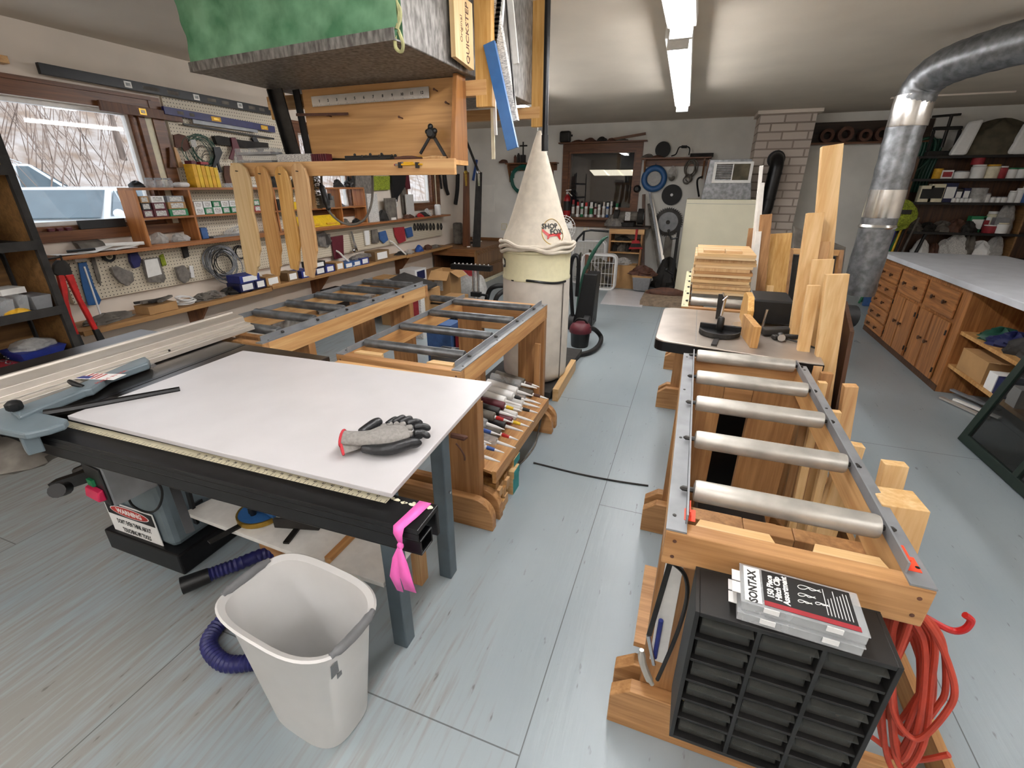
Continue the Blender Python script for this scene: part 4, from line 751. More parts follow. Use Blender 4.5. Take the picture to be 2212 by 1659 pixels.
# push sticks on nails
sticks=[((518,352),(560,596),36,'maple','palest push stick, far left of the four hanging from the cabinet lip'),((567,358),(609,596),28,'oak','brownest push stick, second from left on the cabinet lip'),((610,360),(650,584),28,'oak_gold','push stick with golden grain, third from left on the cabinet lip'),((648,352),(684,600),28,'beech','push stick nearest the coiled cable, far right of the four on the lip')]
rr=random.Random(9)
for (a,c,w,m_,lab) in sticks:
    yk=2.014; A=Yp(*a,yk);Z_=Yp(*c,yk); ax=(A-Z_).normalized(); L=(A-Z_).length; W=w*L/250*1.8
    po=[(-.10,0),(.52,0),(.50,.1) if 0 else (.56,.05)]
    po=[(.05,0),(.50,.02),(.48,.30),(.42,.55),(.36,.80),(.40,.90),(.34,.97),(.15,1.0),(-.12,1.0),(-.36,.96),(-.46,.88),(-.46,.78),(-.36,.6),(-.42,.42),(-.40,.26),(-.28,.20),(-.2,.10),(-.12,.09)]
    xd=V((1,0,0)); M_=frame(Z_+V((0,-.006,0)),ax.cross(V((0,1,0)))*1,ax); 
    t=T('push_stick',lab,'push stick'); b=B(M_); b.prism([(x*W,y*L) for x,y in po],Mx(),.016 if 0 else -.016); t.p('blade',b,m_,bev=.004,sub=0)
    p=M_@V((0,L*.93,-.018)); b=B(); b.tube([p+V((0,.02,0)),p+V((0,-.012,.002))],.0025,6); t.p('nail',b,'dark_steel')
# hanging cable loop with switch
t=T('switched_cable','grey cable loop with black inline switch hanging under the cabinet','cable')
pts=[Yp(x_,y_,2.16) for x_,y_ in [(694,372),(695,400),(700,430),(712,458),(735,479),(762,485),(787,474),(801,445),(805,410),(804,372)]]
b=B(); b.tube(pts,.0062,8,sub=6); t.p('cable',b,'dusty_grey'); b=B(); b.tube([Yp(693,395,2.16),Yp(697,410,2.16),Yp(704,432,2.16),Yp(709,448,2.16),Yp(712,455,2.16)],[.008,.016,.02,.014,.007],10,sub=3); b.tube([Yp(711,418,2.15),Yp(714,432,2.15)],[.008,.012],8); t.p('switch',b,'black_plastic')
# bench brush behind the sticks
t=T('bench_brush','bench brush with tan bristles hanging behind the rightmost push stick','brush'); b=B(); A=Yp(672,380,2.2);Z_=Yp(681,450,2.2); b.bar(A,Z_,.03,.014,up=(0,1,0)); b.tube([A,A+V((0,0,.06))],[.01,.012],8); t.p('handle',b,'beech',bev=.003); b=B()
rr=random.Random(5)
for i in range(160):
    f=rr.random(); p=A+(Z_-A)*f; b.bar(p+V((.01,rr.uniform(-.006,.006),0)),p+V((.05+rr.uniform(-.006,.004),rr.uniform(-.01,.01),rr.uniform(-.008,.008))),.0016,.0016)
o=t.p('bristles',b,'tan_cloth'); o.o['kind']='stuff'
# ================= dust collector =================
cx,cy=-1.08,3.42
t=T('dust_collector','tall two-bag dust collector with cream drum and canvas bags','dust collector')
def bag(phi,z):
    k=max(0,min(1,(z-1.10)/.75)); r=.252*(1-k)**.62+.012 if k<1 else .012
    r=[.262,.245,.215,.185,.160,.135,.112,.088,.062,.038,.012][min(10,int(k*10))] ; i=min(9,int(k*10)); f=k*10-i; tab=[.265,.245,.212,.186,.162,.138,.114,.090,.064,.040,.012]; r=tab[i]*(1-f)+tab[i+1]*f
    fold=.0*math.exp(-((phi+1.25)/.22)**2)*min(1,k*3) + .07*math.exp(-((phi+2.3)/.25)**2)*min(1,k*3)+.06*math.exp(-((phi-.2)/.3)**2)*k
    sq=1-.35*k*abs(sin(phi)); return V((cx+cos(phi)*r*(1-fold),cy+sin(phi)*r*(1-fold)*sq,z))
b=B(); b.grid(lambda u,v:bag(-pi+2*pi*u,1.10+.752*v),72,30,cu=True); up=t.p('filter_bag',b,'canvas')
b=B(); b.tube([(cx-.012,cy,1.835),(cx-.012,cy,1.875),(cx+.02,cy,1.88),(cx+.055,cy,1.875),(cx+.06,cy,1.6)],.004,6); b.tube([(cx+.06,cy+.25 if 0 else cy,1.6),(cx+.06,cy+.02,1.3)],.004,6); t.p('bag_hanger',b,'chrome')
b=B()
for k,(z0,r0,ph) in enumerate(((1.085,.268,0),(1.105,.272,1.2),(1.125,.268,2.6))):
    b.tube([(cx+cos(a)*(r0+.006*sin(5*a+ph)),cy+sin(a)*(r0+.006*sin(4*a+ph)),z0+.014*sin(3*a+ph)+.006*sin(8*a)) for a in [2*pi*i/60 for i in range(60)]],.013,8,closed=True)
t.p('bag_collar',b,'canvas')
b=B(); b.lathe([(.25,.865),(.256,.87),(.256,.885),(.252,.89),(.252,1.06),(.258,1.065),(.258,1.08),(.25,1.085)],(cx,cy,0),48); dm=t.p('drum',b,'drum_cream')
def onring(bt,phi0,z0,rad,off=.003):
    bt.v=[V((cx+cos(phi0+p.x/rad)*(rad+off+p.z),cy+sin(phi0+p.x/rad)*(rad+off+p.z),z0+p.y)) for p in bt.v]; return bt
b=B(); b.prism([(.085*(1 if abs(cos(a))>.5 else .94)*math.copysign(abs(cos(a))**.4,cos(a)),.034*math.copysign(abs(sin(a))**.4,sin(a))) for a in [2*pi*k/32 for k in range(32)]],Mx(),.001); pl=dm.p('badge',onring(b,-pi*.86,.985,.2525),'black_plastic'); pl.p('badge_text',onring(text('TOOLS',Mx.Translation((0,0,.001)),.04,.0004,.001),-pi*.86,.985,.2525),'label_white')
b=B(); p=V((cx+.255*cos(-2),cy+.255*sin(-2),.873)); b.obox(p,(.02,.012,.008),R(-25)); b.tube([(cx+.257*cos(a),cy+.257*sin(a),.872+.012*sin(a*3)) for a in [-1.55+i*.09 for i in range(15)]],.009,6); t.p('band_clamp',b,'black_metal')
b=B(); b.grid(lambda u,v:V((cx+cos(2*pi*u)*(.254+.004*sin(9*2*pi*u)*sin(pi*v)-(.03*max(0,(.06-v)/.06)**2)),cy+sin(2*pi*u)*(.254+.004*sin(11*2*pi*u)*sin(pi*v)-(.03*max(0,(.06-v)/.06)**2)),.082+.79*v)),72,24,cu=True); b.lathe([(.222,.082),(.001,.084)],(cx,cy,0),36,cap=False); t.p('collection_bag',b,'canvas_low')
b=B(); b.tube([(cx+.256*cos(a)-.0,cy+.256*sin(a),.09) for a in [-.42,-.4]],.004); b.tube([(cx+.235,cy-.1,.10),(cx+.24,cy-.1,.86)],.005,6); t.p('seam_strip',b,'dusty_grey')
b=B(); b.box(cx-.36,cx+.235,cy-.34,cy+.75,.03,.075); t.p('base_plate',b,'dusty_black',bev=.004)
for sx,sy in ((-.3,-.28),(.2,-.28),(-.3,.7),(.2,.7)):
    b=B(); b.cyl((cx+sx-.012,cy+sy,.016),(cx+sx+.012,cy+sy,.016),.016,n=14); t.p('caster',b,'black_rubber')
# printed fox badge on the upper bag
ph0=-pi/2+.80; zc=1.212; rb=.205
def onbag(bt,off=.004):
    o=[]
    for p in bt.v:
        ph=ph0+p.x/rb; q=bag(ph,zc+p.y); r=V((q.x-cx,q.y-cy,0)); q=q+r.normalized()*(off+p.z)+V((0,0,0)); o.append(q)
    bt.v=o; return bt
b=B(); b.tube([(.075*cos(a),.083*sin(a),0) for a in [2*pi*k/36 for k in range(36)]],.0022,5,closed=True); up.p('badge_ring',onbag(b,.002),'brass')
up.p('badge_text',onbag(join(text('SHOP',Mx.Translation((-.02,.036,0)),.046,.0004,.0012),text('FOX',Mx.Translation((.022,-.001,0)),.046,.0004,.0012)),.005),'ink_black')
fox=[(-.072,.022),(-.05,.004),(-.03,-.012),(0,-.010),(.03,-.008),(.05,-.004),(.056,-.016),(.042,-.022),(.045,-.05),(.035,-.052),(.022,-.028),(-.005,-.026),(-.03,-.032),(-.038,-.046),(-.046,-.042),(-.042,-.026),(-.06,-.008),(-.074,.004)]
b=B(); b.prism(fox,Mx(),.0006); up.p('badge_fox',onbag(b,.0045),'red_paint')
# pale outrigger block, cord
b=B(); b.hexa([Zp(1205,868,.0)+V((-.045,0,0)),Zp(1205,868,0),Zp(1243,800,0),Zp(1243,800,0)+V((-.045,0,0))],[Zp(1205,868,.0)+V((-.045,0,.1)),Zp(1205,868,0)+V((0,0,.1)),Zp(1243,800,0)+V((0,0,.1)),Zp(1243,800,0)+V((-.045,0,.1))]); S('wood_outrigger','pale two-by-four on edge on the floor beside the dust collector base','wood block',b,'pale_y',bev=.002)
t=T('power_cord','grey power cord draped over the far curved feet down to the floor','cord'); b=B(); b.tube([(-.80,2.66,.20),(-.735,2.615,.23),(-.752,2.588,.2),(-.755,2.5,.07),(-.75,2.38,.006),(-.78,2.15,.006),(-.9,1.95,.006)],.006,7,sub=6); t.p('cord',b,'dusty_grey'); b=B(); b.box(-.765,-.725,2.572,2.597,.188,.206); t.p('zip_tie',b,'label_white')
t=T('floor_cable','flat dark cable strip crossing the aisle floor','cable'); b=B(); pc=[Zp(x_,y_,0) for x_,y_ in [(1110,993),(1160,1004),(1250,1024),(1330,1040),(1400,1052)]]
pc[0].x=-.69; b.tube([p+V((0,.006*sin(i*2),.004)) for i,p in enumerate(pc)],.0055,6,sub=5); t.p('cable',b,'dusty_black')
# mower / hand machine stored upright, red shop vacuum
t=T('upright_mower','black and green machine stored upright with a curved green handle','garden machine'); Y0=5.2
P=lambda x_,y_,y=Y0:Yp(x_,y_,y)
b=B(); lo=P(1244,705);hi=P(1262,560); b.hexa([(lo.x-.02,Y0-.1,.02),(lo.x+.2,Y0-.1,.02),(lo.x+.2,Y0+.2,.02),(lo.x-.02,Y0+.2,.02)],[(lo.x+.07,Y0-.06,.62),(lo.x+.22,Y0-.06,.62),(lo.x+.22,Y0+.16,.62),(lo.x+.07,Y0+.16,.62)]); t.p('housing',b,'black_plastic',bev=.015)
b=B(); b.tube([P(1246,700),P(1252,640),P(1262,590),P(1278,552),P(1300,520),P(1313,511)],[.025,.025,.024,.022,.018,.012],10,sub=4); t.p('handle',b,'green_hose')
b=B(); b.tube([P(1268,550),P(1266,600),P(1272,690)],.02,8,sub=3); t.p('side_tube',b,'rust_brown')
b=B(); b.tube([P(1238,700,5.0),P(1232,600,5.0),P(1236,560,5.0),P(1246,552,5.0),P(1250,570,5.0),P(1246,640,5.0)],.022,8,sub=4); t.p('black_handle',b,'black_metal')
b=B(); b.tube([P(1272,700),P(1282,690),P(1283,640)],.01,6); t.p('hook',b,'black_metal')
for x_ in (1236,1268): b=B(); p=P(x_,690,5.02); b.cyl((p.x-.03,p.y,.09),(p.x+.03,p.y,.09),.09,n=18); t.p('wheel',b,'black_rubber')
b=B(); b.tube([P(1232,545,5.3),P(1248,515,5.3),P(1262,500,5.3)],.012,8); b.tube([P(1260,520,5.3),P(1262,500,5.3),P(1276,497,5.3),P(1315,500,5.3)],.012,8); t.p('cross_handle',b,'black_metal')
t=T('shop_vacuum','small shop vacuum with maroon lid and black hose on the aisle floor','vacuum'); c0=Zp(1248,752,0); c0=V((c0.x,c0.y+.08,0))
b=B(); b.lathe([(.085,0),(.088,.01),(.098,.14),(.104,.15)],c0,24); t.p('tank',b,'black_plastic')
b=B(); b.lathe([(.11,.15),(.112,.17),(.108,.2),(.085,.235),(.05,.25),(.02,.255)],c0,24); ld=t.p('lid',b,'box_maroon')
b=B(); b.tube([c0+V((-.07,0,.235)),c0+V((-.03,-.02,.285)),c0+V((.03,-.02,.285)),c0+V((.07,0,.235))],.009,8,sub=4); ld.p('handle',b,'black_plastic')
b=B(); b.tube([c0+V((.08,-.02,.2)),Zp(1285,712,.15),Zp(1298,728,.06),Zp(1294,745,.03),Zp(1275,760,.028),Zp(1245,766,.028),Zp(1225,764,.028)],.024,10,sub=6); t.p('hose',b,'black_rubber')
t=T('pedestal_fan','white desk fan half hidden behind the dust collector','fan'); c=Yp(1218,492,6.6); b=B()
for k in range(5): r=.04+.03*k; b.tube([c+V((cos(a)*r,-.05+.012*k,sin(a)*r)) for a in [2*pi*i/28 for i in range(28)]],.004,5,closed=True)
for k in range(18): a=2*pi*k/18; b.tube([c+V((0,-.06,0)),c+V((cos(a)*.1,-.045,sin(a)*.1)),c+V((cos(a)*.17,0,sin(a)*.17))],.0025,4)
t.p('grille',b,'white_plastic'); b=B(); b.ball(c+V((0,.05,0)),.07,(1,1.3,1)); t.p('motor',b,'white_plastic'); b=B(); b.cyl(c+V((0,.05,-.06)),V((c.x,c.y+.05,.02)),.018,n=10); b.lathe([(.17,0),(.16,.02),(.02,.04)],(c.x,c.y+.05,0),24); t.p('stand',b,'white_plastic')
b=B(); 
for k in range(4): a=k*pi/2+.4; b.hexa([c+V((cos(a)*.02,-.01,sin(a)*.02)),c+V((cos(a-.4)*.13,-.015,sin(a-.4)*.13)),c+V((cos(a+.4)*.13,.01,sin(a+.4)*.13)),c+V((cos(a+.5)*.04,.005,sin(a+.5)*.04))],[q+V((0,.003,0)) for q in (c+V((cos(a)*.02,-.01,sin(a)*.02)),c+V((cos(a-.4)*.13,-.015,sin(a-.4)*.13)),c+V((cos(a+.4)*.13,.01,sin(a+.4)*.13)),c+V((cos(a+.5)*.04,.005,sin(a+.5)*.04)))])
t.p('blades',b,'white_plastic')
# ================= corner desk, lantern, stand tools, work supports =================
t=T('corner_desk','low wooden desk with two drawer fronts in the far left corner','desk'); X1,Y0,Y1,ZD=-3.22,6.95,8.38,.575
b=B(); b.box(-4.02,X1,Y0,Y1,ZD-.03,ZD); b.box(-4.02,X1,Y1-.02,Y1,ZD,ZD+.05); t.p('top',b,'desk',bev=.003)
b=B(); b.box(X1-.03,X1-.005,Y0+.01,Y1,.06,ZD-.031); t.p('side_panel',b,'desk_z'); b=B(); b.box(-4.0,X1-.03,Y0+.005,Y0+.03,ZD-.11,ZD-.031); t.p('apron',b,'desk')
b=B(); b.box(-4.0,X1-.04,Y1-.05,Y1-.02,.0,ZD-.031); t.p('back_panel',b,'dark_brown_z'); b=B(); b.box(-4.0,-3.97,Y0+.02,Y1-.06,0,ZD-.031); t.p('far_panel',b,'dark_brown_z')
for z0,z1 in ((.07,.285),(.3,.53)):
    b=B(); b.box(X1-.004,X1+.012,Y0+.03,Y1-.06,z0,z1); q=t.p('drawer',b,'desk_z',bev=.003); b=B(); b.box(X1+.0125,X1+.035,Y0+.06,Y1-.1,z1-.04,z1-.015); q.p('pull_strip',b,'desk')
b=B(); b.box(X1-.03,X1+.005,Y0+.02,Y1,.0,.059); t.p('kick_board',b,'tape_cream')
t=T('lantern','red and white camping lantern standing on the corner desk','lantern'); c=Zp(1056,516,ZD); 
b=B(); b.lathe([(.06,0),(.062,.02),(.05,.07),(.045,.09)],c,20); t.p('base',b,'red_plastic'); b=B(); b.lathe([(.045,.09),(.045,.19)],c,20); t.p('shade',b,'white_plastic'); b=B(); b.lathe([(.05,.19),(.045,.205),(.015,.21)],c,20); b.tube([c+V((-.045,0,.2)),c+V((-.03,0,.23)),c+V((.03,0,.23)),c+V((.045,0,.2))],.005,6); t.p('cap',b,'black_plastic'); b=B(); b.box(c.x+.02,c.x+.09,c.y-.08,c.y-.05,ZD+.001,ZD+.07); t.p('label_block',b,'black_plastic'); b=B(); b.box(c.x+.03,c.x+.08,c.y-.082,c.y-.08,ZD+.012,ZD+.06); t.p('label',b,'label_white')
t=T('jar','cloudy glass jar standing on the corner desk','jar'); c=Zp(1026,520,ZD); b=B(); b.lathe([(.035,0),(.05,.02),(.055,.08),(.04,.12),(.03,.13)],c,18); t.p('body',b,'clear_plastic'); b=B(); b.lathe([(.034,.131),(.034,.155),(.03,.16)],c,18); t.p('lid',b,'rail_grey')
b=B(); c=Zp(998,528,ZD); b.box(c.x-.16,c.x+.12,c.y+.02,c.y+.2,ZD+.001,ZD+.03); S('dark_tray','dark flat tray on the front left of the corner desk','tray',b,'dusty_black',bev=.004)
b=B(); c=Zp(985,470,.9); c=Yp(985,510,7.6); b.box(-3.9,-3.75,7.5,7.62,ZD+.001,ZD+.36); S('grey_canister','tall dusty grey canister at the back left of the corner desk','canister',b,'dusty_grey',bev=.03)
rr=random.Random(8)
for i in range(4): c=Zp(1012+i*9,534-i*4,ZD); b=B(); b.obox((c.x,c.y,ZD+.008),(.05,.03,.014),rr.uniform(0,3)); S('paper_scrap','scrap of white paper on the desk edge, %s from the left'%ORD[i],'paper scrap',b,'paper','scraps on the corner desk')
def longtool(lab,x_,m_,dx):
    t=T('long_shear',lab,'long tool'); y=7.3; f=Yp(x_,505,y); f.z=ZD+.001
    b=B(); A=V((f.x,y,ZD+.002)); Z_=Yp(x_+dx*.2,372,y); b.hexa([A+V((-.09,0,0)),A+V((.05,0,0)),A+V((.05,.03,0)),A+V((-.09,.03,0))],[Z_+V((-.045,0,0)),Z_+V((.05,0,0)),Z_+V((.05,.03,0)),Z_+V((-.045,.03,0))]); t.p('blade_board',b,m_,bev=.006)
    b=B(); b.lathe([(.03,0),(.025,.02),(.005,.026)],M=frame(Z_+V((.005,-.0,.0)),(1,0,0),(0,0,1)),n=12); b.hexa([Z_+V((-.012,-.008,-.2)),Z_+V((.02,-.008,-.2)),Z_+V((.02,0,-.2)),Z_+V((-.012,0,-.2))],[Z_+V((-.018,-.008,0)),Z_+V((.024,-.008,0)),Z_+V((.024,0,0)),Z_+V((-.018,0,0))]); t.p('pivot_plate',b,'brass' if dx<0 else 'chrome')
    b=B(); b.bar(Z_,Yp(1003+dx*.1,298,y),.035,.02,up=(0,1,0)); b.ball(Yp(1003+dx*.1,298,y),.022); t.p('arm',b,'dark_steel',bev=.003)
longtool('brown long-armed shear blade standing on the corner desk, left of its black twin',1008,'walnut_z',-10); longtool('black long-armed shear blade standing on the corner desk, right of its brown twin',1030,'dusty_black',20)
b=B(); A=Yp(1030,345,8.36);b.bar(A,Yp(1022,390,8.36),.04,.02,up=(0,1,0)); S('blue_sleeve','blue plastic sleeve hanging high near the left corner','sleeve',b,'blue_plastic')
def support(lab,x0,x1,zt,yc,ball):
    t=T('work_support',lab,'work support'); xm=(x0+x1)/2+.05
    if ball:
        b=B(); b.box(x0,x1,yc-.04,yc+.04,zt-.06,zt); q=t.p('bar',b,'black_metal',bev=.003)
        for k in range(9): b=B(); b.ball((x0+.04+k*(x1-x0-.08)/8,yc,zt+.004),.014,n=8); q.p('ball_bearing',b,'chrome')
    else:
        b=B(); b.lathe([(.02,0),(.036,.004),(.036,x1-x0-.004),(.02,x1-x0)],M=frame((x0,yc,zt-.036),(0,1,0),(0,0,1)),n=18); t.p('roller',b,'roller_dark'); b=B(); b.box(x0-.02,x1+.02,yc-.02,yc+.02,zt-.105,zt-.09); b.box(x0-.02,x0-.008,yc-.02,yc+.02,zt-.09,zt-.02); b.box(x1+.008,x1+.02,yc-.02,yc+.02,zt-.09,zt-.02); t.p('yoke',b,'black_metal')
    for k in (-.03,.03): b=B(); b.cyl((xm+k,yc,.03),(xm+k,yc,zt-(.061 if ball else .106)),.014,n=10); t.p('post',b,'chrome' if ball else 'dark_steel')
    b=B(); b.box(xm-.06,xm+.06,yc-.03,yc+.03,zt*.45,zt*.45+.05); t.p('clamp_block',b,'black_plastic'); b=B(); b.cyl((xm+.06,yc,zt*.45+.025),(xm+.15,yc,zt*.45+.02),.014,n=10); t.p('lever',b,'black_plastic')
    for sy in (-1,1): b=B(); b.bar((xm-.22,yc+sy*.2,.015),(xm+.22,yc+sy*.2,.015),.03,.03); t.p('foot',b,'black_metal',bev=.004); 
    b=B(); b.bar((xm,yc-.2,.04),(xm,yc+.2,.04),.04,.02); t.p('foot_bar',b,'black_metal')
support('black work support bar with chrome ball bearings, behind the roller stands',-2.63,-2.12,.665,5.0,True); support('work support stand with one grey roller, just in front of the ball bearing bar',-2.78,-2.2,.34,4.72,False)
t=T('black_hose','black ribbed hose looped on the floor left of the dust collector','hose'); b=B(); b.tube([Yp(1048,668,5.4),Yp(1056,630,5.4),Yp(1072,618,5.4),Yp(1094,618,5.5)],.03,10,sub=5); b.tube([Yp(1066,668,5.3),Yp(1074,640,5.3),Yp(1094,625,5.4)],.03,10,sub=5); t.p('hose',b,'black_rubber')
# ---------- small prop helpers ----------
def lumpb(c,r,seed=1,amp=.3,n=20,m=9,half=True):
    q=random.Random(seed); ph=[q.uniform(0,6) for _ in range(8)]; b=B(); c=V(c)
    def f(u,v):
        a=2*pi*u; t=(pi/2*v if half else -pi/2+pi*v)
        k=1+amp*(.4*sin(3*a+ph[0]+2*v)+.3*sin(5*a+ph[1]-5*v)+.25*sin(8*a+ph[2]+7*v)+.2*sin(13*v*2+ph[3]+2*a))
        return c+V((cos(a)*cos(t)*r[0]*k,sin(a)*cos(t)*r[1]*k,max(0 if half else -9,sin(t)*r[2]*(1+amp*.5*sin(4*a+ph[4])))))
    b.grid(f,n,m,cu=True); 
    if half: b.add([f(i/n,0) for i in range(n)],[list(range(n))])
    return b
def lump(name,lab,cat,c,r,m,seed=1,amp=.3,grp=None,half=True): return S(name,lab,cat,lumpb(c,r,seed,amp,half=half),m,grp)
def coilb(c,nrm,Rr,r,turns,seed=1,jit=.012,n=28,flat=1):
    q=random.Random(seed); M_=Mx.Translation(V(c))@V(nrm).to_track_quat('Z','Y').to_matrix().to_4x4(); b=B(); pts=[]
    for k in range(turns*n):
        a=2*pi*k/n; R_=Rr*(1+.06*sin(k*.37+seed)+.05*sin(k*.11)); pts.append(M_@V((R_*cos(a)+jit*sin(k*.05+seed),R_*flat*sin(a)+jit*cos(k*.071),(r*1.2)*((k//n)%3-1)+r*.6*sin(k*.3))))
    b.tube(pts,r,6); return b
def carton(lab,x0,x1,y0,y1,z0,z1,m,lm=None,face='x+',grp=None,name='carton',cat='box',txt=None):
    b=B(); b.box(x0,x1,y0,y1,z0,z1)
    t=S(name,lab,cat,b,m,grp,bev=.0012)
    if lm:
        b=B(); w=(y1-y0); h=z1-z0
        if face=='x+': b.box(x1,x1+.0008,y0+w*.15,y1-w*.15,z0+h*.15,z1-h*.15)
        else: w=x1-x0; b.box(x0+w*.15,x1-w*.15,y0-.0008,y0,z0+h*.15,z1-h*.15)
        t.p('box_label',b,lm)
    return t
# ================= left wall: pegboards, counter, shelf =================
b=B(); b.box(XL+.001,XL+.02,2.97,4.235,1.085,2.17); S('upper_pegboard','cream pegboard between the two left windows above the counter','pegboard',b,'pegboard_light')
b=B(); b.box(XL+.001,XL+.045,1.93,7.3,.745,1.054); S('lower_pegboard','long cream pegboard under the counter edge along the left wall','pegboard',b,'pegboard_cream')
ZCN=1.08; b=B(); b.box(XL,-3.84,1.85,7.35,ZCN-.025,ZCN); S('wall_counter','narrow brown-edged wooden counter along the left wall under the windows','counter',b,'case_orange_y',bev=.003)
ZLS=.612; t=T('long_shelf','long tan lower shelf along the left wall under the pegboard','shelf')
for y0,y1,z in ((1.78,3.35,ZLS),(3.36,5.7,ZLS+.012),(5.71,7.1,ZLS)): b=B(); b.box(XL,-3.72,y0,y1,z-.022,z); b.box(-3.72,-3.7,y0,y1,z-.03,z+.004); t.p('shelf_board',b,'shelf_tan',bev=.002)
for y in (2.72,4.2,5.9):
    b=B(); b.hexa([(XL,y,.32),(XL+.04,y,.32),(XL+.04,y+.022,.32),(XL,y+.022,.32)],[(XL,y,.586),(-3.76,y,.586),(-3.76,y+.022,.586),(XL,y+.022,.586)]); t.p('bracket',b,'trim_brown_z')
b=B(); b.box(XL,XL+.03,1.78,7.1,.52,.585); t.p('cleat',b,'shelf_tan')
for i,y in enumerate((3.38,4.62,5.75)):
    b=B(); b.tube([(-3.985,y,.80),(-3.93,y,.78),(-3.86,y,.72),(-3.735,y,.628)],[.012]*4,8,sub=5); t.p('hanger_bracket',b,'white_paint')
# levels
def level(lab,p0,p1,h,m,x=-3.985,d=.028,vials=(),vm='white_paint',slots=()):
    t=T('spirit_level',lab,'level'); A=Xp(*p0,x); Z_=Xp(*p1,x); b=B(); b.bar(A,Z_,d,h); t.p('body',b,m,bev=.002); e=(Z_-A)
    for k,w in vials:
        q=A+e*k; b=B(); b.box(x+d/2,x+d/2+.003,q.y-w/2,q.y+w/2,q.z-h*.32,q.z+h*.32); v=t.p('vial_frame',b,vm); b=B(); b.box(x+d/2+.003,x+d/2+.005,q.y-w*.3,q.y+w*.3,q.z-h*.16,q.z+h*.16); v.p('vial',b,'brass' if vm=='yellow_box' else 'clear_plastic')
    for k,w in slots:
        q=A+e*k; b=B(); b.box(x+d/2,x+d/2+.001,q.y-w/2,q.y+w/2,q.z-h*.2,q.z+h*.2); t.p('slot',b,'dusty_grey')
level('long black spirit level with square vials resting over the window trim',(82,147),(590,242),.062,'black_metal',vials=((.28,.05),(.565,.05),(.79,.05)),slots=((.37,.12),(.46,.09),(.64,.08),(.71,.07),(.86,.07),(.92,.06)))
level('short brown wooden spirit level in front of the window head',(214,227),(392,255),.065,'walnut_z',x=-3.99,d=.022,vials=((.48,.05),),vm='brass')
level('blue spirit level with yellow framed vials on the pegboard',(352,238),(592,280),.055,'navy_plastic',vials=((.41,.09),(.88,.08)),vm='yellow_box',slots=((.12,.05),(.21,.04)))
level('pale grey straight bar hung just under the blue level',(416,262),(556,283),.032,'rail_grey',d=.012)
level('thin dark bar under the pale grey one on the pegboard',(395,268),(592,300),.016,'dark_steel',d=.01)
b=B(); p=Xp(-6,127,-4.0); b.box(-4.04,-3.97,p.y-.15,p.y+.04,p.z-.02,p.z+.02); S('wood_block','tan wooden block end at the top left edge of the photo','wood block',b,'pine',bev=.002)
# tools hung on the upper pegboard
XP=-3.995
t=T('green_wire_coil','tangled green and grey wire coil hung on the upper pegboard','wire coil'); b=coilb(Xp(440,325,XP),(1,0,.05),.105,.003,5,3,.02); b2=coilb(Xp(448,345,XP),(1,0,0),.075,.003,4,5,.03); b3=coilb(Xp(430,330,XP),(1,0,0),.12,.003,3,8,.02); t.p('wire',join(b,b3),'green_hose'); t.p('wire',b2,'dusty_grey')
rr=random.Random(12); b=B()
for i in range(14): y0=Xp(440,375,XP); p=V((XP,y0.y+rr.uniform(-.08,.08),y0.z+rr.uniform(-.02,.06))); b.tube([p,p+V((.01,rr.uniform(-.06,.06),rr.uniform(-.1,.0))),p+V((0,rr.uniform(-.1,.1),rr.uniform(-.16,-.06)))],.0022,4,sub=3)
t.p('loose_ends',b,'tan_cloth')
t=T('price_tag','white hang tag in front of the green wire coil','tag'); q=[Xp(*p,XP+.03) for p in [(411,302),(422,301),(426,317),(415,318)]]; b=B(); b.slab(q,.001); t.p('card',b,'paper_print')
def tool(name,lab,cat,poly,m,x=XP,th=.014,extra=()):
    t=T(name,lab,cat); P=[Xp(*p,x) for p in poly]; b=B(); b.prism([(p.y,p.z) for p in P],frame((x-th/2,0,0),(0,1,0),(0,0,1)),th); t.p('body',b,m,bev=.002)
    for nm,po,mm,dx in extra: P=[Xp(*p,x+dx) for p in po]; b=B(); b.prism([(p.y,p.z) for p in P],frame((x+dx-th/2,0,0),(0,1,0),(0,0,1)),th); t.p(nm,b,mm,bev=.002)
    return t
tool('hand_saw','brown wooden saw handle plate hung at the left of the pegboard','saw',[(374,292),(385,289),(400,293),(412,320),(398,328),(392,318),(378,320)],'leather')
tool('hand_plane','long dark steel plane body hung flat on the pegboard','plane',[(459,294),(470,293),(520,303),(576,309),(578,322),(540,322),(500,316),(466,312)],'dusty_black',th=.04)
tool('pliers','dark red handled pliers hung on the pegboard beside the plane','pliers',[(498,297),(508,297),(516,318),(524,345),(514,347),(508,322),(503,346),(494,343),(502,320)],'box_maroon',x=XP+.03)
tool('pliers','black pliers hung on the pegboard right of the green wire','pliers',[(460,318),(474,317),(480,330),(472,350),(480,372),(474,373),(468,352),(462,372),(456,368),(464,338)],'black_metal',x=XP+.02)
tool('brush_handle','brown brush with flared handle hung at the left of the pegboard','brush',[(364,318),(370,319),(376,335),(378,352),(384,362),(366,362),(366,340)],'walnut_z')
tool('brush_handle','tan brush with curved handle hung beside the brown one','brush',[(374,318),(379,318),(386,335),(392,352),(400,360),(386,362),(380,340)],'beech')
tool('leather_pouch','brown leather tool pouch standing right of the yellow boxes','pouch',[(404,354),(420,352),(426,375),(434,392),(412,395),(408,372)],'leather',x=-3.96)
tool('leather_sheath','dark leather sheath hung low on the pegboard behind the first push stick','sheath',[(484,358),(500,358),(508,395),(504,401),(488,399),(483,380)],'rust_brown')
b=B(); q=Xp(556,312,XP); b.obox((XP,q.y,q.z),(.02,.14,.05),0,R(-60)); S('dark_tool','dark angled tool head near the cabinet strap on the pegboard','tool',b,'black_metal')
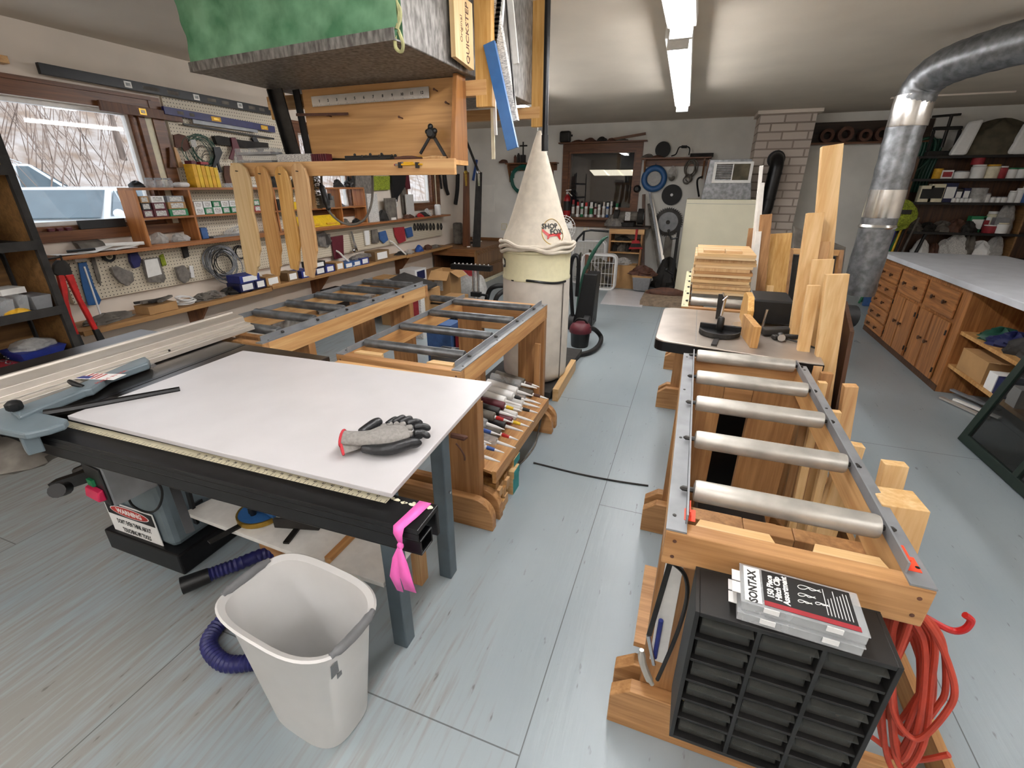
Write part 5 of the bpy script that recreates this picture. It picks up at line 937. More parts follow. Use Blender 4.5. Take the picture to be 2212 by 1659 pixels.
# long case on the counter
t=T('cubby_case','long orange-brown wooden case with shelves standing on the wall counter','shelf case'); ya,yz=2.445,5.12; xb,xf=-4.015,-3.842; zt=1.495
b=B(); b.box(xb,xf,ya,yz,zt-.018,zt); t.p('top_board',b,'case_orange_y',bev=.001)
b=B(); b.box(xb,xf,ya+.018,yz-.018,1.272,1.287); t.p('mid_shelf',b,'case_orange_y')
b=B(); b.box(xb,xf,ya+.018,yz-.018,ZCN+.001,ZCN+.014); t.p('bottom_board',b,'case_orange_y')
for y in (ya,yz-.018): b=B(); b.box(xb,xf,y,y+.018,ZCN+.001,zt-.018); t.p('end_panel',b,'case_orange')
for y in (2.86,3.72,4.66): b=B(); b.box(xb,xf-.002,y,y+.016,ZCN+.014,1.272); t.p('divider',b,'case_orange'); b=B(); b.box(xb,xf-.002,y,y+.016,1.287,zt-.018); t.p('divider',b,'case_orange')
zm=1.2875; zbo=ZCN+.0145
# boxes of screws in the case (white, green, maroon)
def sbox(lab,y0,w,z0,h,m,lm='paper_print'): carton(lab,-3.95,-3.852,y0,y0+w,z0,z0+h,m,lm,'x+','small fastener boxes in the wall case')
L1=[(2.475,.075,'box_maroon'),(2.555,.11,'box_maroon'),(2.675,.15,'box_green')]
for i,(y,w,m_) in enumerate(L1):
    sbox('%s fastener box, lower row of the left compartment, %s from left'%('maroon' if 'mar' in m_ else 'green',ORD[i]),y,w,zm,.052,m_); sbox('%s fastener box, upper row of the left compartment, %s from left'%(('black','maroon','brown')[i],ORD[i]),y+.003,w-.008,zm+.0525,.05,('drawer_black','box_maroon','cardboard')[i])
    sbox('%s box topping the left compartment stack, %s from left'%(('tan','white','grey')[i],ORD[i]),y+.006,w-.014,zm+.103,.045,('cardboard','label_white','rail_grey')[i])
cs_=['label_white','box_green','label_white','box_green','box_green','label_white','label_white','box_red','label_white']
for i in range(9):
    y=2.89+i*.083; m_=cs_[i]; n2='green' if 'green' in m_ else 'red' if 'red' in m_ else 'white'
    sbox('%s fastener box, bottom row of the middle compartment, %s from left'%(n2,ORD[i]),y,.076,zm,.052,m_); m2=cs_[(i*4+2)%9]; n3='green' if 'green' in m2 else 'red' if 'red' in m2 else 'white'
    sbox('%s fastener box, top row of the middle compartment, %s from left'%(n3,ORD[i]),y+.002,.07,zm+.0525,.048,m2)
lump('plastic_bag','white crumpled bag in the lower left of the case, left one','bag',(-3.91,2.58,zbo),(.05,.06,.07),'plastic_bag',3,.35); lump('plastic_bag','white crumpled bag in the lower left of the case, right one','bag',(-3.90,2.73,zbo),(.05,.07,.055),'plastic_bag',5,.35)
b=B(); b.box(-3.93,-3.86,2.90,2.96,zbo,zbo+.09); S('blue_packet','blue and white packet standing in the lower middle of the case','packet',b,'box_steel',bev=.006)
lump('clear_bag','clear plastic bag of parts lying in the lower middle of the case','bag',(-3.92,3.33,zbo),(.06,.16,.07),'clear_plastic',7,.3); b=B(); b.box(-3.93,-3.86,3.0,3.4,zbo,zbo+.012); S('scrap_strip','thin grey strip lying along the lower middle of the case','strip',b,'rail_grey')
t=T('yellow_case','flat yellow plastic case leaning in the case behind the cable loop','case'); b=B(); b.hexa([(-3.87,4.0,ZCN+.015),(-3.845,4.0,ZCN+.015),(-3.845,4.62,ZCN+.015),(-3.87,4.62,ZCN+.015)],[(-3.95,4.0,ZCN+.13),(-3.925,4.0,ZCN+.13),(-3.925,4.62,ZCN+.13),(-3.95,4.62,ZCN+.13)]); t.p('shell',b,'yellow_plastic',bev=.006)
for y in (4.12,4.4): b=B(); b.hexa([(-3.868,y,ZCN+.035),(-3.846,y,ZCN+.035),(-3.846,y+.16,ZCN+.035),(-3.868,y+.16,ZCN+.035)],[(-3.87,y,ZCN+.05),(-3.85,y,ZCN+.05),(-3.85,y+.16,ZCN+.05),(-3.87,y+.16,ZCN+.05)]); t.p('latch',b,'yellow_box')
for i,(y,w,h,m_,lab) in enumerate(((3.76,.12,.1,'dusty_black','black square box'),(3.9,.2,.07,'yellow_plastic','yellow box'),(4.2,.14,.1,'dusty_grey','dusty grey box'),(4.42,.16,.12,'dusty_grey','grey file box'))): carton('%s on the middle shelf of the case behind the push sticks'%lab,-3.96,-3.86,y,y+w,zm,zm+h,m_)
for i,(y,lab,m_,r) in enumerate(((4.72,'grey fitting on the middle shelf at the right of the case','rail_grey',(.03,.05,.03)),(4.74,'dark fitting pile at the bottom right of the case','dusty_grey',(.04,.07,.05)),(4.95,'grey metal fitting at the bottom right end of the case','dark_steel',(.04,.06,.045)))): lump('metal_fitting',lab,'fitting',(-3.91,y+.03,(zm if i==0 else zbo)),r,m_,i+20,.4)
# items standing on top of the case
zt2=zt+.0005
for i,y in enumerate((2.97,3.008,3.046,3.084,3.122,3.160)):
    b=B(); h=.175-.008*i*.5; b.hexa([(-3.97,y,zt2),(-3.87,y,zt2),(-3.87,y+.034,zt2),(-3.97,y+.034,zt2)],[(-3.97,y,zt2+h),(-3.87,y,zt2+h),(-3.87,y+.034,zt2+h),(-3.97,y+.034,zt2+h)]); S('yellow_box','yellow narrow box standing in the row on the case top, %s from left'%ORD[i],'box',b,('yellow_box','yellow_plastic')[i%2],'yellow boxes on the case top',bev=.002)
b=B(); b.box(-3.96,-3.88,2.98,3.02,zt2+.176,zt2+.2); S('maroon_box','small maroon box lying on the leftmost yellow box','box',b,'box_maroon'); b=B(); b.box(-3.96,-3.88,3.06,3.13,zt2+.176,zt2+.195); S('red_box','small white and red box lying on the yellow boxes','box',b,'box_red')
lump('dark_tool','black cap-shaped tool at the left end of the case top','tool',(-3.92,2.53,zt2),(.05,.05,.045),'black_plastic',31,.2)
for i,y in enumerate((2.63,2.70,2.77)): b=B(); b.lathe([(.03,0),(.034,.01),(.034,.045),(.026,.055)],(-3.92,y,zt2),14); q=S('glass_jar','small glass jar on the case top, %s from left'%ORD[i],'jar',b,'clear_plastic','jars on the case top'); b=B(); b.lathe([(.027,.056),(.027,.068)],(-3.92,y,zt2),14); q.p('jar_lid',b,'rail_grey')
b=B(); b.box(-3.97,-3.87,2.83,2.92,zt2,zt2+.04); S('white_tub','white rounded tub on the case top left of the yellow boxes','tub',b,'white_plastic',bev=.02); b=B(); b.box(-3.96,-3.86,3.22,3.5,zt2,zt2+.035); S('clear_tray','long clear tray on the case top right of the yellow boxes','tray',b,'clear_plastic',bev=.006)
b=B(); b.cyl((-3.9,3.42,zt2+.012),(-3.9,3.75,zt2+.012),.01); S('marker_rod','white and black rod lying on the case top','rod',b,'white_plastic')
for i,(y,m_,h) in enumerate(((3.8,'dusty_black',.1),(3.95,'yellow_plastic',.13),(4.1,'dusty_grey',.09),(4.75,'dusty_black',.07),(4.95,'dark_steel',.1))): lump('case_top_tool','%s lump of tools on the case top, %s behind the push sticks and cable'%(m_.split('_')[1] if m_!='dark_steel' else 'steel',ORD[i]),'tool',(-3.92,y,zt2),(.05,.06,h),m_,40+i,.45)
# counter clutter left
t=T('paper_pile','pile of white papers and wrappers on the counter left of the case','papers')
for i,(x,y,w,l,a) in enumerate(((-3.9,2.0,.1,.3,.1),(-3.91,2.22,.09,.3,-.1),(-3.89,2.3,.07,.22,.25),(-3.9,2.12,.11,.2,.5))): b=B(); b.obox((x,y,ZCN+.004+.005*i),(w,l,.003),a,R(3)*(i-1)); t.p('sheet',b,'paper')
t=T('roll_paper','white paper roll lying over the papers on the counter','roll'); b=B(); b.cyl((-3.96,2.22,ZCN+.035),(-3.87,2.43,ZCN+.03),.013,n=12); t.p('roll',b,'paper')
b=B(); b.tube([(-3.9,1.95,ZCN+.022),(-3.87,2.1,ZCN+.024)],.009,8); S('black_pen','black marker lying on the papers on the counter','pen',b,'black_plastic')
b=B(); b.hexa([(-4.0,2.06,ZCN+.02),(-3.94,2.06,ZCN+.02),(-3.94,2.22,ZCN+.02),(-4.0,2.22,ZCN+.02)],[(-4.03,2.06,ZCN+.075),(-3.97,2.06,ZCN+.06),(-3.97,2.22,ZCN+.06),(-4.03,2.22,ZCN+.075)]); S('grey_box','grey flat box leaning against the wall below the window sill','box',b,'dusty_grey',bev=.002)
b=B(); b.box(-4.03,-4.005,2.13,2.43,1.2255,1.285); S('black_bar','long black bar standing on the window sill beside the case','bar',b,'black_plastic',bev=.003)
for i,y in enumerate((1.95,2.0,2.05)): b=B(); b.box(-4.03,-4.005,y,y+.03,1.2255,1.245); S('small_box','tiny red-brown box on the window sill, %s from left'%ORD[i],'box',b,'box_maroon','tiny boxes on the sill')
# counter clutter right of the case
def ctr(lab,px,py,w,h,m,th=.03,name='bottle',cat='item',tp=None,grp=None):
    p=Xp(px,py,-3.93); z=ZCN+.0005; b=B()
    if tp=='cyl': b.lathe([(w/2*.9,0),(w/2,.005),(w/2,h*.9),(w/2*.7,h)],(p.x,p.y,z),14)
    elif tp=='lump': b=lumpb((p.x,p.y,z),(.05,w/2,h),int(px),.35)
    else: b.box(p.x-th/2,p.x+th/2,p.y-w/2,p.y+w/2,z,z+h)
    return S(name,lab,cat,b,m,grp,bev=0 if tp else .002)
ctr('white printed carton leaning upright at the right end of the case',803,450,.22,.34,'paper_print',.05,'carton','box'); ctr('grey plate standing upright on the counter behind the hook',843,440,.26,.28,'dusty_grey',.02,'metal_plate','plate')
ctr('dark round bag slumped on the counter beside the white carton',828,470,.2,.12,'dusty_black',tp='lump',name='dark_bag',cat='bag'); ctr('white slatted vent cover standing on the counter by the far window',885,440,.2,.32,'paper_print',.02,'vent_cover','vent cover'); ctr('small white box lying on the counter edge',848,475,.1,.03,'paper',.06,'small_box','box')
ctr('brown clutch of tools lying on the counter, centre right','' or 882,468,.24,.05,'rust_brown',tp='lump',name='tool_heap',cat='tools'); ctr('black and grey tool heap on the counter below the far window',915,462,.36,.06,'dusty_black',tp='lump',name='tool_heap',cat='tools'); ctr('white crumpled packaging on the counter below the far window',922,455,.2,.1,'plastic_bag',tp='lump',name='packaging',cat='packaging'); ctr('red plastic cap on the counter below the far window',906,452,.14,.045,'red_paint',tp='lump',name='red_tub',cat='tub'); ctr('round white timer at the far end of the counter',945,445,.1,.16,'white_plastic',tp='cyl',name='white_timer',cat='timer')
# things hanging between windows 2 and 3
def hangp(name,lab,cat,poly,m,x=-4.0,th=.02): return tool(name,lab,cat,poly,m,x=x,th=th)
hangp('plastic_sleeve','long clear plastic sleeve hung between the left windows','sleeve',[(768,374),(800,374),(806,420),(796,438),(778,430),(766,410)],'bag_smoky'); hangp('green_packet','green and yellow packet hung on the wall behind the cable loop','packet',[(805,380),(842,380),(842,410),(805,412)],'lime_cloth',th=.008); hangp('black_straps','bunch of black straps hung on the wall beside the far window','straps',[(842,374),(876,374),(872,405),(858,425),(856,436),(850,434),(846,402)],'black_rubber',th=.04); hangp('red_cloth','dark red cloth hung at the edge of the far window','cloth',[(870,376),(882,376),(886,408),(876,409),(872,390)],'box_maroon')
hangp('grey_rod_bundle','bundle of grey rods leaning beside the far window','rods',[(866,405),(874,405),(884,462),(872,462)],'dusty_grey',th=.03); 
t=T('wall_hook','white S hook hanging below the black straps','hook'); b=B(); p=Xp(856,436,-3.97); b.tube([p+V((0,0,.03)),p,p+V((0,.02,-.03)),p+V((0,0,-.06)),p+V((0,-.03,-.045))],.006,6,sub=4); t.p('hook',b,'white_plastic')
for i,px in enumerate((762,950,962)): b=B(); A=Xp(px,376,-4.01);Z_=Xp(px+4,432 if i==0 else 408,-4.01); b.bar(A,Z_,.02,.03); S('hanging_strap','dark strap hanging on the left wall, %s towards the corner'%ORD[i],'strap',b,'dusty_black','straps on the left wall')
t=T('black_tubing','black curved tubing hung near the far left corner','tubing'); b=B(); b.tube([Xp(960,376,-3.98),Xp(962,400,-3.98),Xp(968,420,-3.98)],.03,8,sub=4); b.tube([Xp(989,376,-3.98),Xp(988,410,-3.98),Xp(984,441,-3.98)],.035,8,sub=4); t.p('tube',b,'black_rubber')
b=B(); b.box(-4.03,-4.0,4.62,4.66,1.496,1.62) if 0 else b.lathe([(.06,0),(.05,.02),(.015,.06),(.012,.1)],Xp(771,425,-3.97)-V((0,0,.1)),14); 
# lower pegboard goods
XG=-3.985
def peghook(px,py): p=Xp(px,py,XG); return p
t=T('electrical_tape','roll of black tape hung at the left of the lower pegboard','tape'); p=Xp(234,553,XG+.012); M_=frame(p,(0,1,0),(0,0,1)); b=B(M_); b.lathe([(.024,-.011),(.042,-.011),(.042,.011),(.024,.011),(.024,-.011)],n=24,cap=False); t.p('roll',b,'black_rubber'); b=B(M_); b.lathe([(.018,-.01),(.0235,-.01),(.0235,.01),(.018,.01),(.018,-.01)],n=20,cap=False); t.p('core',b,'tape_cream')
def pbag(lab,poly,m,name='hang_bag',cat='bag',th=.03,hd=None):
    t=tool(name,lab,cat,poly,m,x=XG+th/2,th=th)
    if hd: P=[Xp(*p,XG+th+.004) for p in hd]; b=B(); b.prism([(p.y,p.z) for p in P],frame((XG+th+.002,0,0),(0,1,0),(0,0,1)),.002); t.p('header_card',b,'paper')
    return t
pbag('blue circular-saw blade sleeve with white card hung at the pegboard left end',[(168,568),(186,566),(204,620),(218,648),(214,658),(190,660),(178,620)],'blue_paint','blade_sleeve','sleeve',.01,[(156,552),(184,548),(188,562),(164,566)])
t=T('white_rod','thin white rod leaning in front of the blue sleeve','rod'); b=B(); b.cyl(Xp(182,576,-3.95),Xp(220,688,-3.88),.006,n=8); t.p('rod',b,'white_plastic')
pbag('clear bag with white sticks hung low on the pegboard',[(238,578),(252,575),(284,588),(288,606),(274,618),(258,610),(244,594)],'bag_smoky'); pbag('small bag of blue-black plugs hung on the pegboard',[(278,548),(294,544),(302,558),(300,575),(288,580),(280,565)],'navy_plastic'); pbag('clear bag with cream instruction card hung on the pegboard',[(306,560),(340,556),(356,600),(352,610),(320,610),(312,585)],'bag_smoky',hd=[(312,562),(340,558),(350,592),(320,600)]); pbag('bag of tan fittings hung on the pegboard beside the wire coil',[(378,578),(396,573),(410,590),(406,606),(398,612),(386,604)],'bag_smoky'); pbag('black rectangular plug hung near the top of the pegboard',[(390,528),(402,526),(408,554),(398,558)],'dusty_black','black_plug','plug',.02); pbag('dark elongated blister hung left of the tape roll',[(194,552),(202,550),(216,596),(218,618),(210,606)],'dusty_grey','blister','packet',.012); pbag('yellow-green plug card hung in the middle of the pegboard',[(344,552),(352,548),(360,572),(350,576)],'lime_cloth','plug_card','card',.01); pbag('white plastic hook hung beside the bag of fittings',[(408,574),(416,574),(420,600),(412,600)],'white_plastic','plastic_hook','hook',.012)
t=T('grey_wire_coil','big coil of grey wire hung on the lower pegboard','wire coil'); p=Xp(478,566,XG+.04); t.p('wire',join(coilb(p,(1,-.2,.1),.125,.0042,7,2,.02),coilb(p+V((.01,.03,-.03)),(1,0,.1),.14,.0035,5,6,.03)),'rail_grey'); t.p('wire',coilb(p+V((.012,.02,-.02)),(1,.1,0),.105,.004,4,9,.03),'dusty_black')
t=T('wire_loop','small black wire loop hung right of the grey coil','wire coil'); t.p('wire',coilb(Xp(519,545,XG+.01),(1,0,0),.055,.004,3,4,.004),'black_rubber')
for i,(poly,m_,lab) in enumerate((([(530,428+101),(538,527),(540,572),(532,574)],'box_navy','navy boxed saw blade hung between the first two push sticks'),([(683,505),(700,500),(716,520),(708,535),(690,532)],'bag_smoky','clear bag hung right of the push sticks, first'),([(700,508),(712,505),(714,528),(704,530)],'bag_smoky','clear bag hung right of the push sticks, second'),([(714,512),(740,508),(742,556),(722,560)],'box_maroon','maroon blister pack hung on the right half of the pegboard'),([(786,498),(796,497),(798,528),(790,530)],'label_white','white blister hung in the right pegboard, first'),([(802,497),(814,495),(818,524),(804,526)],'dusty_grey','grey blister hung in the right pegboard, second'),([(818,502),(832,498),(838,518),(828,526),(820,518)],'box_steel','blue bag hung in the right pegboard'),([(850,492),(872,490),(876,520),(862,526),(854,512)],'box_red','red label pack hung in the right pegboard'),([(874,494),(888,490),(892,510),(880,514)],'box_steel','red and blue card hung in the right pegboard'))): pbag(lab,poly,m_,'blister_pack','packet',.02)
t=T('chrome_faucet','chrome faucet-like fitting hung in a clear bag on the pegboard','fitting'); b=B(); b.tube([Xp(759,500,XG+.03),Xp(764,520,XG+.03),Xp(768,535,XG+.03),Xp(772,541,XG+.03)],[.012,.014,.02,.012],10,sub=4); b.ball(Xp(764,541,XG+.04),.025); t.p('fitting',b,'chrome')
for i,px in enumerate((896,903,909,915,922,930,937,946,953)): p=Xp(px,490-.2*(px-896)*.1,XG+.01); b=B(); r=.03; b.tube([p+V((0,0,.05)),p+V((0,-.02,.0)),p+V((0,0,-.05)),p+V((0,.03,-.01)),p+V((0,.005,.04))],.01,6,sub=4); S('key_ring','dark metal loop hung in the row at the far end of the pegboard, %s'%ORD[i],'metal loop',b,'dusty_black','loops at the far end of the pegboard')
# bolt cutter
t=T('bolt_cutter','red bolt cutter with black jaws leaning against the wall shelf','bolt cutter'); X0=-3.67
def bx(pts,m,nm,th=.03,dx=0): P=[Xp(*p,X0+dx) for p in pts]; b=B(); b.prism([(p.y,p.z) for p in P],frame((X0+dx-th/2,0,0),(0,1,0),(0,0,1)),th); t.p(nm,b,m,bev=.005)
bx([(115,572),(122,562),(138,562),(148,572),(155,592),(150,596),(124,596),(113,590)],'dusty_black','jaw'); bx([(122,592),(136,592),(143,618),(146,650),(153,680),(169,722),(158,723),(146,690),(136,655),(129,620)],'red_paint','handle_arm'); bx([(138,594),(156,592),(164,614),(175,645),(190,670),(210,710),(201,713),(182,678),(166,648),(152,620),(146,606)],'red_paint','handle_arm',dx=.004); bx([(156,722),(170,721),(184,752),(166,756)],'black_rubber','grip'); bx([(200,712),(211,709),(226,734),(214,742)],'black_rubber','grip',dx=.004)
# goods on the lower shelf
zs_=ZLS+.0005
carton('open tan cardboard tray of dark offcuts on the lower wall shelf',-3.9,-3.74,2.24,2.46,zs_,zs_+.06,'cardboard',None)
for i in range(4): b=B(); b.obox((-3.86+.03*i,2.34+.02*i,zs_+.078+.004*i),(.03,.2,.016),.3*i-.3); S('dark_offcut','dark stick lying on the cardboard tray, %s from the wall'%ORD[i],'stick',b,('dusty_black','dusty_grey')[i%2])
lump('dusty_rag','dusty rag heap on the shelf left of the cardboard tray','rag',(-3.86,2.02,zs_),(.08,.16,.05),'dusty_grey',61,.4)
t=T('cord_bundle','white coiled cord on the lower wall shelf','cord'); t.p('cord',join(coilb((-3.83,2.58,zs_+.02),(0,0,1),.07,.005,5,7,.015),coilb((-3.83,2.6,zs_+.045),(.2,.1,1),.06,.005,3,2,.02)),'white_plastic')
for i,(y,m_,lab) in enumerate(((2.74,'dusty_grey','grey hardware heap right of the white cord'),(2.86,'bag_smoky','pale bagged hardware heap right of the white cord'),(3.02,'dusty_black','black hardware heap before the blue boxes, left'),(3.18,'black_metal','black hardware heap before the blue boxes, right'))): lump('hardware_heap',lab+' on the lower shelf','hardware',(-3.84,y,zs_),(.07,.09,.05),m_,70+i,.5)
b=B(); b.box(-3.84,-3.78,3.22,3.3,zs_,zs_+.03); S('white_gauge','small white and black gauge on the lower shelf','gauge',b,'label_white',bev=.004)
z2=ZLS+.0125
def lb(px0,px1,h,m,lab,lm='label_white',z0=None,x1=-3.735,dp=.16):
    A=Xp(px0,640,x1);Z_=Xp(px1,640,x1); return carton(lab+' on the lower wall shelf',x1-dp,x1,A.y,Z_.y,z0 or z2,(z0 or z2)+h,m,lm,'x+','cartons along the lower wall shelf')
lb(523,556,.075,'box_navy','navy carton, first on the left'); lb(526,570,.065,'box_blue','blue carton stacked over the first navy one',z0=z2+.0755); lb(558,580,.078,'box_navy','white labelled carton beside the first navy one'); lb(582,612,.085,'cardboard','tan carton with white label right of the blue stack'); lb(630,652,.085,'cardboard_dark','brown carton behind the third push stick'); lb(660,684,.075,'box_blue','blue carton behind the last push stick'); lb(690,712,.075,'box_navy','navy carton right of the push sticks'); lb(713,732,.075,'box_blue','bright blue carton right of the navy one'); lb(688,714,.06,'black_plastic','black carton stacked over the navy one',z0=z2+.0755); lb(736,752,.085,'cardboard','tan block-like carton, printed lines, past the bracket'); lb(754,772,.06,'box_steel','steel blue carton, first of three'); lb(773,789,.06,'box_steel','steel blue carton, second of three'); lb(790,806,.075,'box_blue','blue carton with white end beside a bag'); lb(820,850,.12,'cardboard_dark','large tan carton before the far bracket')
lump('clear_bag','clear bag of fittings draped over the steel blue cartons','bag',(-3.83,4.9,z2+.061),(.07,.22,.05),'bag_smoky',81,.35)
for i,(px,m_,r,lab) in enumerate(((812,'brass',(.05,.07,.05),'brass and chrome fittings heap'),(866,'dusty_black',(.06,.12,.05),'black fittings heap'),(884,'plastic_bag',(.05,.1,.05),'white fittings heap'),(905,'box_steel',(.05,.09,.08),'bright blue hose fitting'),(925,'rust_brown',(.05,.12,.06),'dark red wire heap'),(940,'dusty_grey',(.05,.15,.04),'grey scrap heap'))): p=Xp(px,545,-3.82); lump('fittings_heap',lab+' at the far end of the lower shelf','fittings',(p.x,p.y,(ZLS if p.y>5.71 else z2)),r,'blue_plastic' if 'bright blue' in lab else m_,90+i,.4)
# ================= floor clutter under the wall shelf =================
def fl(px,py,w,d,h,m,lab,kind='box',seed=1,z=0,name='carton',cat='box',lm=None):
    p=Zp(px,py,z)
    if kind=='box': return carton(lab,p.x-w/2,p.x+w/2,p.y,p.y+d,z,z+h,m,lm,'x+',None,name,cat)
    return lump(name,lab,cat,(p.x,p.y+d/2,z),(w/2,d/2,h),m,seed,.3)
b=B(); b.box(-4.0,-3.5,3.5,7.0,.24,.262); S('under_shelf','rough plank shelf near the floor under the wall shelf','shelf',b,'shelf_tan')
for i,y in enumerate((3.6,5.0,6.8)): b=B(); b.box(-3.9,-3.8,y,y+.09,0,.239); S('support_block','wooden block under the rough plank, %s towards the corner'%ORD[i],'wood block',b,'fir_z')
zf=.2625
lump('dark_bag','dusty dark plastic bag slumped beside the near end of the rear roller stand','bag',(-3.6,3.35,0),(.16,.2,.42),'bag_smoky',101,.3)
carton('black box on the rough plank under the wall shelf',-3.78,-3.55,4.05,4.3,zf,zf+.19,'black_plastic'); lump('clear_bag','clear bag of white parts on the rough plank','bag',(-3.66,4.62,zf),(.12,.16,.16),'plastic_bag',103,.35); carton('tan carton with white label on the rough plank',-3.78,-3.56,4.95,5.25,zf,zf+.17,'cardboard','label_white'); lump('grey_tool','black and white tool on the rough plank near the rollers','tool',(-3.6,3.9,zf),(.08,.12,.07),'dusty_grey',105,.3); carton('grey carton beyond the tan one on the rough plank',-3.78,-3.58,5.3,5.5,zf,zf+.13,'dusty_grey')
carton('white cleaner tub on the rough plank behind the rollers',-3.8,-3.55,5.65,5.95,zf,zf+.17,'white_plastic','box_navy')
# dark boxes and tall open cardboard beyond the first roller stand
t=T('ribbed_tray','dark ribbed plastic lid propped on a carton behind the roller stand','lid'); b=B(); b.hexa([(-3.35,4.55,.42),(-2.75,4.3,.40),(-2.7,4.75,.44),(-3.3,5.0,.46)],[(-3.35,4.55,.47),(-2.75,4.3,.43),(-2.7,4.75,.48),(-3.3,5.0,.53)]); t.p('lid',b,'dusty_black',bev=.01); b=B(); b.bar((-3.3,4.6,.5),(-2.78,4.4,.445),.05,.02); t.p('rim_strip',b,'rail_grey')
carton('tan carton with a hand hole under the dark lid',-3.3,-2.78,4.45,4.95,0,.4,'cardboard')
t=T('open_carton','tall open cardboard carton with folded flaps behind the roller stand','box'); x0,x1,y0,y1=-3.12,-2.85,5.35,5.65
b=B()
for q in ((x0,x0+.006,y0,y1),(x1-.006,x1,y0,y1),(x0+.006,x1-.006,y0,y0+.006),(x0+.006,x1-.006,y1-.006,y1)): b.box(*q,0,.5)
b.box(x0+.006,x1-.006,y0+.006,y1-.006,0,.006); t.p('carton',b,'cardboard')
b=B(); b.hexa([(x1,y0,.5),(x1+.14,y0-.03,.44),(x1+.14,y1-.1,.44),(x1,y1,.5)],[(x1,y0,.505),(x1+.14,y0-.03,.445),(x1+.14,y1-.1,.445),(x1,y1,.505)]); t.p('flap',b,'cardboard'); b=B(); b.hexa([(x0,y0-.1,.4),(x1,y0-.1,.4),(x1,y0,.5),(x0,y0,.5)],[(x0,y0-.1,.405),(x1,y0-.1,.405),(x1,y0,.505),(x0,y0,.505)]); t.p('flap',b,'cardboard'); b=B(); b.box(x0+.04,x0+.16,y0-.0015,y0,.25,.38); t.p('box_label',b,'paper_print')
carton('small white printed box with red picture standing on the rear end of the roller stand',-2.02,-1.9,3.05,3.12,.86,.99,'paper_print','box_red','y') if 0 else carton('white printed carton with a red picture behind the roller stand end',-2.75,-2.55,4.12,4.2,0,.5,'paper_print','box_red','y')
carton('small open tan carton on the floor beyond the roller stand',-2.8,-2.55,5.0,5.25,0,.26,'cardboard'); t=T('trash_bag','translucent white bag of scrap in a tub near the corner desk','bag'); c=(-3.0,6.15,0); b=lumpb(c,(.3,.26,.42),131,.2); t.p('bag',b,'plastic_bag'); b=B(); b.box(-3.05,-2.85,6.05,6.2,.3,.42); t.p('red_scrap',b,'box_red',bev=.01)
lump('white_pail','cloudy white pail beside the work support stand','pail',(-2.62,5.75,0),(.13,.13,.4),'plastic_bag',135,.1)
# grey chop saw blocks between the stands
for i,(x,y,w,d,h,m_,lab) in enumerate(((-1.62,1.75,.26,.3,.30,'dusty_grey','grey plastic tool case on the floor between the roller stands, nearest'),(-1.6,2.1,.3,.28,.34,'dark_steel','dark plastic tool case between the roller stands, second'),(-1.62,2.45,.28,.28,.32,'dusty_black','black plastic tool case between the roller stands, third'),(-1.6,2.85,.24,.2,.36,'rail_grey','pale grey tool case between the roller stands, farthest'))):
    t=T('tool_case',lab,'case'); b=B(); b.box(x-w/2,x+w/2,y,y+d,0,h*.5); t.p('lower_shell',b,m_,bev=.012); b=B(); b.box(x-w/2,x+w/2,y,y+d,h*.5+.002,h); q=t.p('lid',b,m_,bev=.012); b=B(); b.tube([(x-.06,y-.004,h*.55),(x-.05,y-.035,h*.55),(x+.05,y-.035,h*.55),(x+.06,y-.004,h*.55)],.01,8,sub=3); q.p('handle',b,'black_plastic'); b=B(); b.box(x-.1,x-.02,y+.04,y+d-.04,h,h+.006); q.p('rib',b,'black_plastic') ; b=B(); b.box(x+.02,x+.1,y+.04,y+d-.04,h,h+.006); q.p('rib',b,'black_plastic')
b=B(); b.box(-1.66,-1.5,3.15,3.3,0,.46); S('detergent_box','pink and purple printed box beyond the tool cases','box',b,'box_red',bev=.003); b=B(); b.box(-1.9,-1.68,3.12,3.3,0,.5); S('blue_carton','grey carton with blue print beyond the tool cases','box',b,'box_steel',bev=.003)
# ================= left rack =================
t=T('steel_rack','black steel rack with tan shelves at the left edge of the photo','rack'); xf,ye,yn=-3.6,1.69,.2
for (x,y) in ((xf-.03,ye-.03),(-4.02,ye-.03),(xf-.03,yn),(-4.02,yn)): b=B(); b.box(x,x+.03,y,y+.005,0,1.9); b.box(x+.025 if x>-3.9 else x,x+.03 if x>-3.9 else x+.005,y-.03+.035 if 0 else y+.005,y+.035,0,1.9); t.p('post',b,'dusty_black')
for z in (.53,.815,1.2,1.6): b=B(); b.box(-4.0,xf-.002,yn,ye-.005,z-.02,z-.001); b.box(xf-.002,xf+.002,yn,ye+.005,z-.04,z+.012); t.p('shelf',b,'dusty_black')
b=B(); b.box(-4.035,-4.025,yn,ye,.1,1.8); t.p('back_panel',b,'rack_tan'); b=B(); b.box(-4.0,xf-.035,ye-.012,ye-.006,.1,1.8); t.p('end_panel',b,'rack_tan')
lump('grey_bag','grey plastic bag on the upper shelf of the left rack','bag',(-3.8,1.35,1.2),(.16,.2,.22),'bag_smoky',141,.3)
def rb(px0,px1,z0,h,m,lab,name='tray',cat='tray',x1=-3.62,dp=.2): A=Xp(px0,650,x1);Z_=Xp(px1,650,x1); b=B(); b.hexa([(x1-dp,A.y+.01,z0),(x1-.01,A.y+.01,z0),(x1-.01,Z_.y-.01,z0),(x1-dp,Z_.y-.01,z0)],[(x1-dp,A.y,z0+h),(x1,A.y,z0+h),(x1,Z_.y,z0+h),(x1-dp,Z_.y,z0+h)]); return S(name,lab,cat,b,m,bev=.003)
rb(-20,30,.815,.09,'clear_plastic','clear bin on the middle shelf of the left rack, left one'); rb(35,64,.815,.1,'clear_plastic','clear bin on the middle shelf of the left rack, second'); rb(70,116,.815,.085,'grey_plastic','grey bin on the middle shelf of the left rack, right end'); 
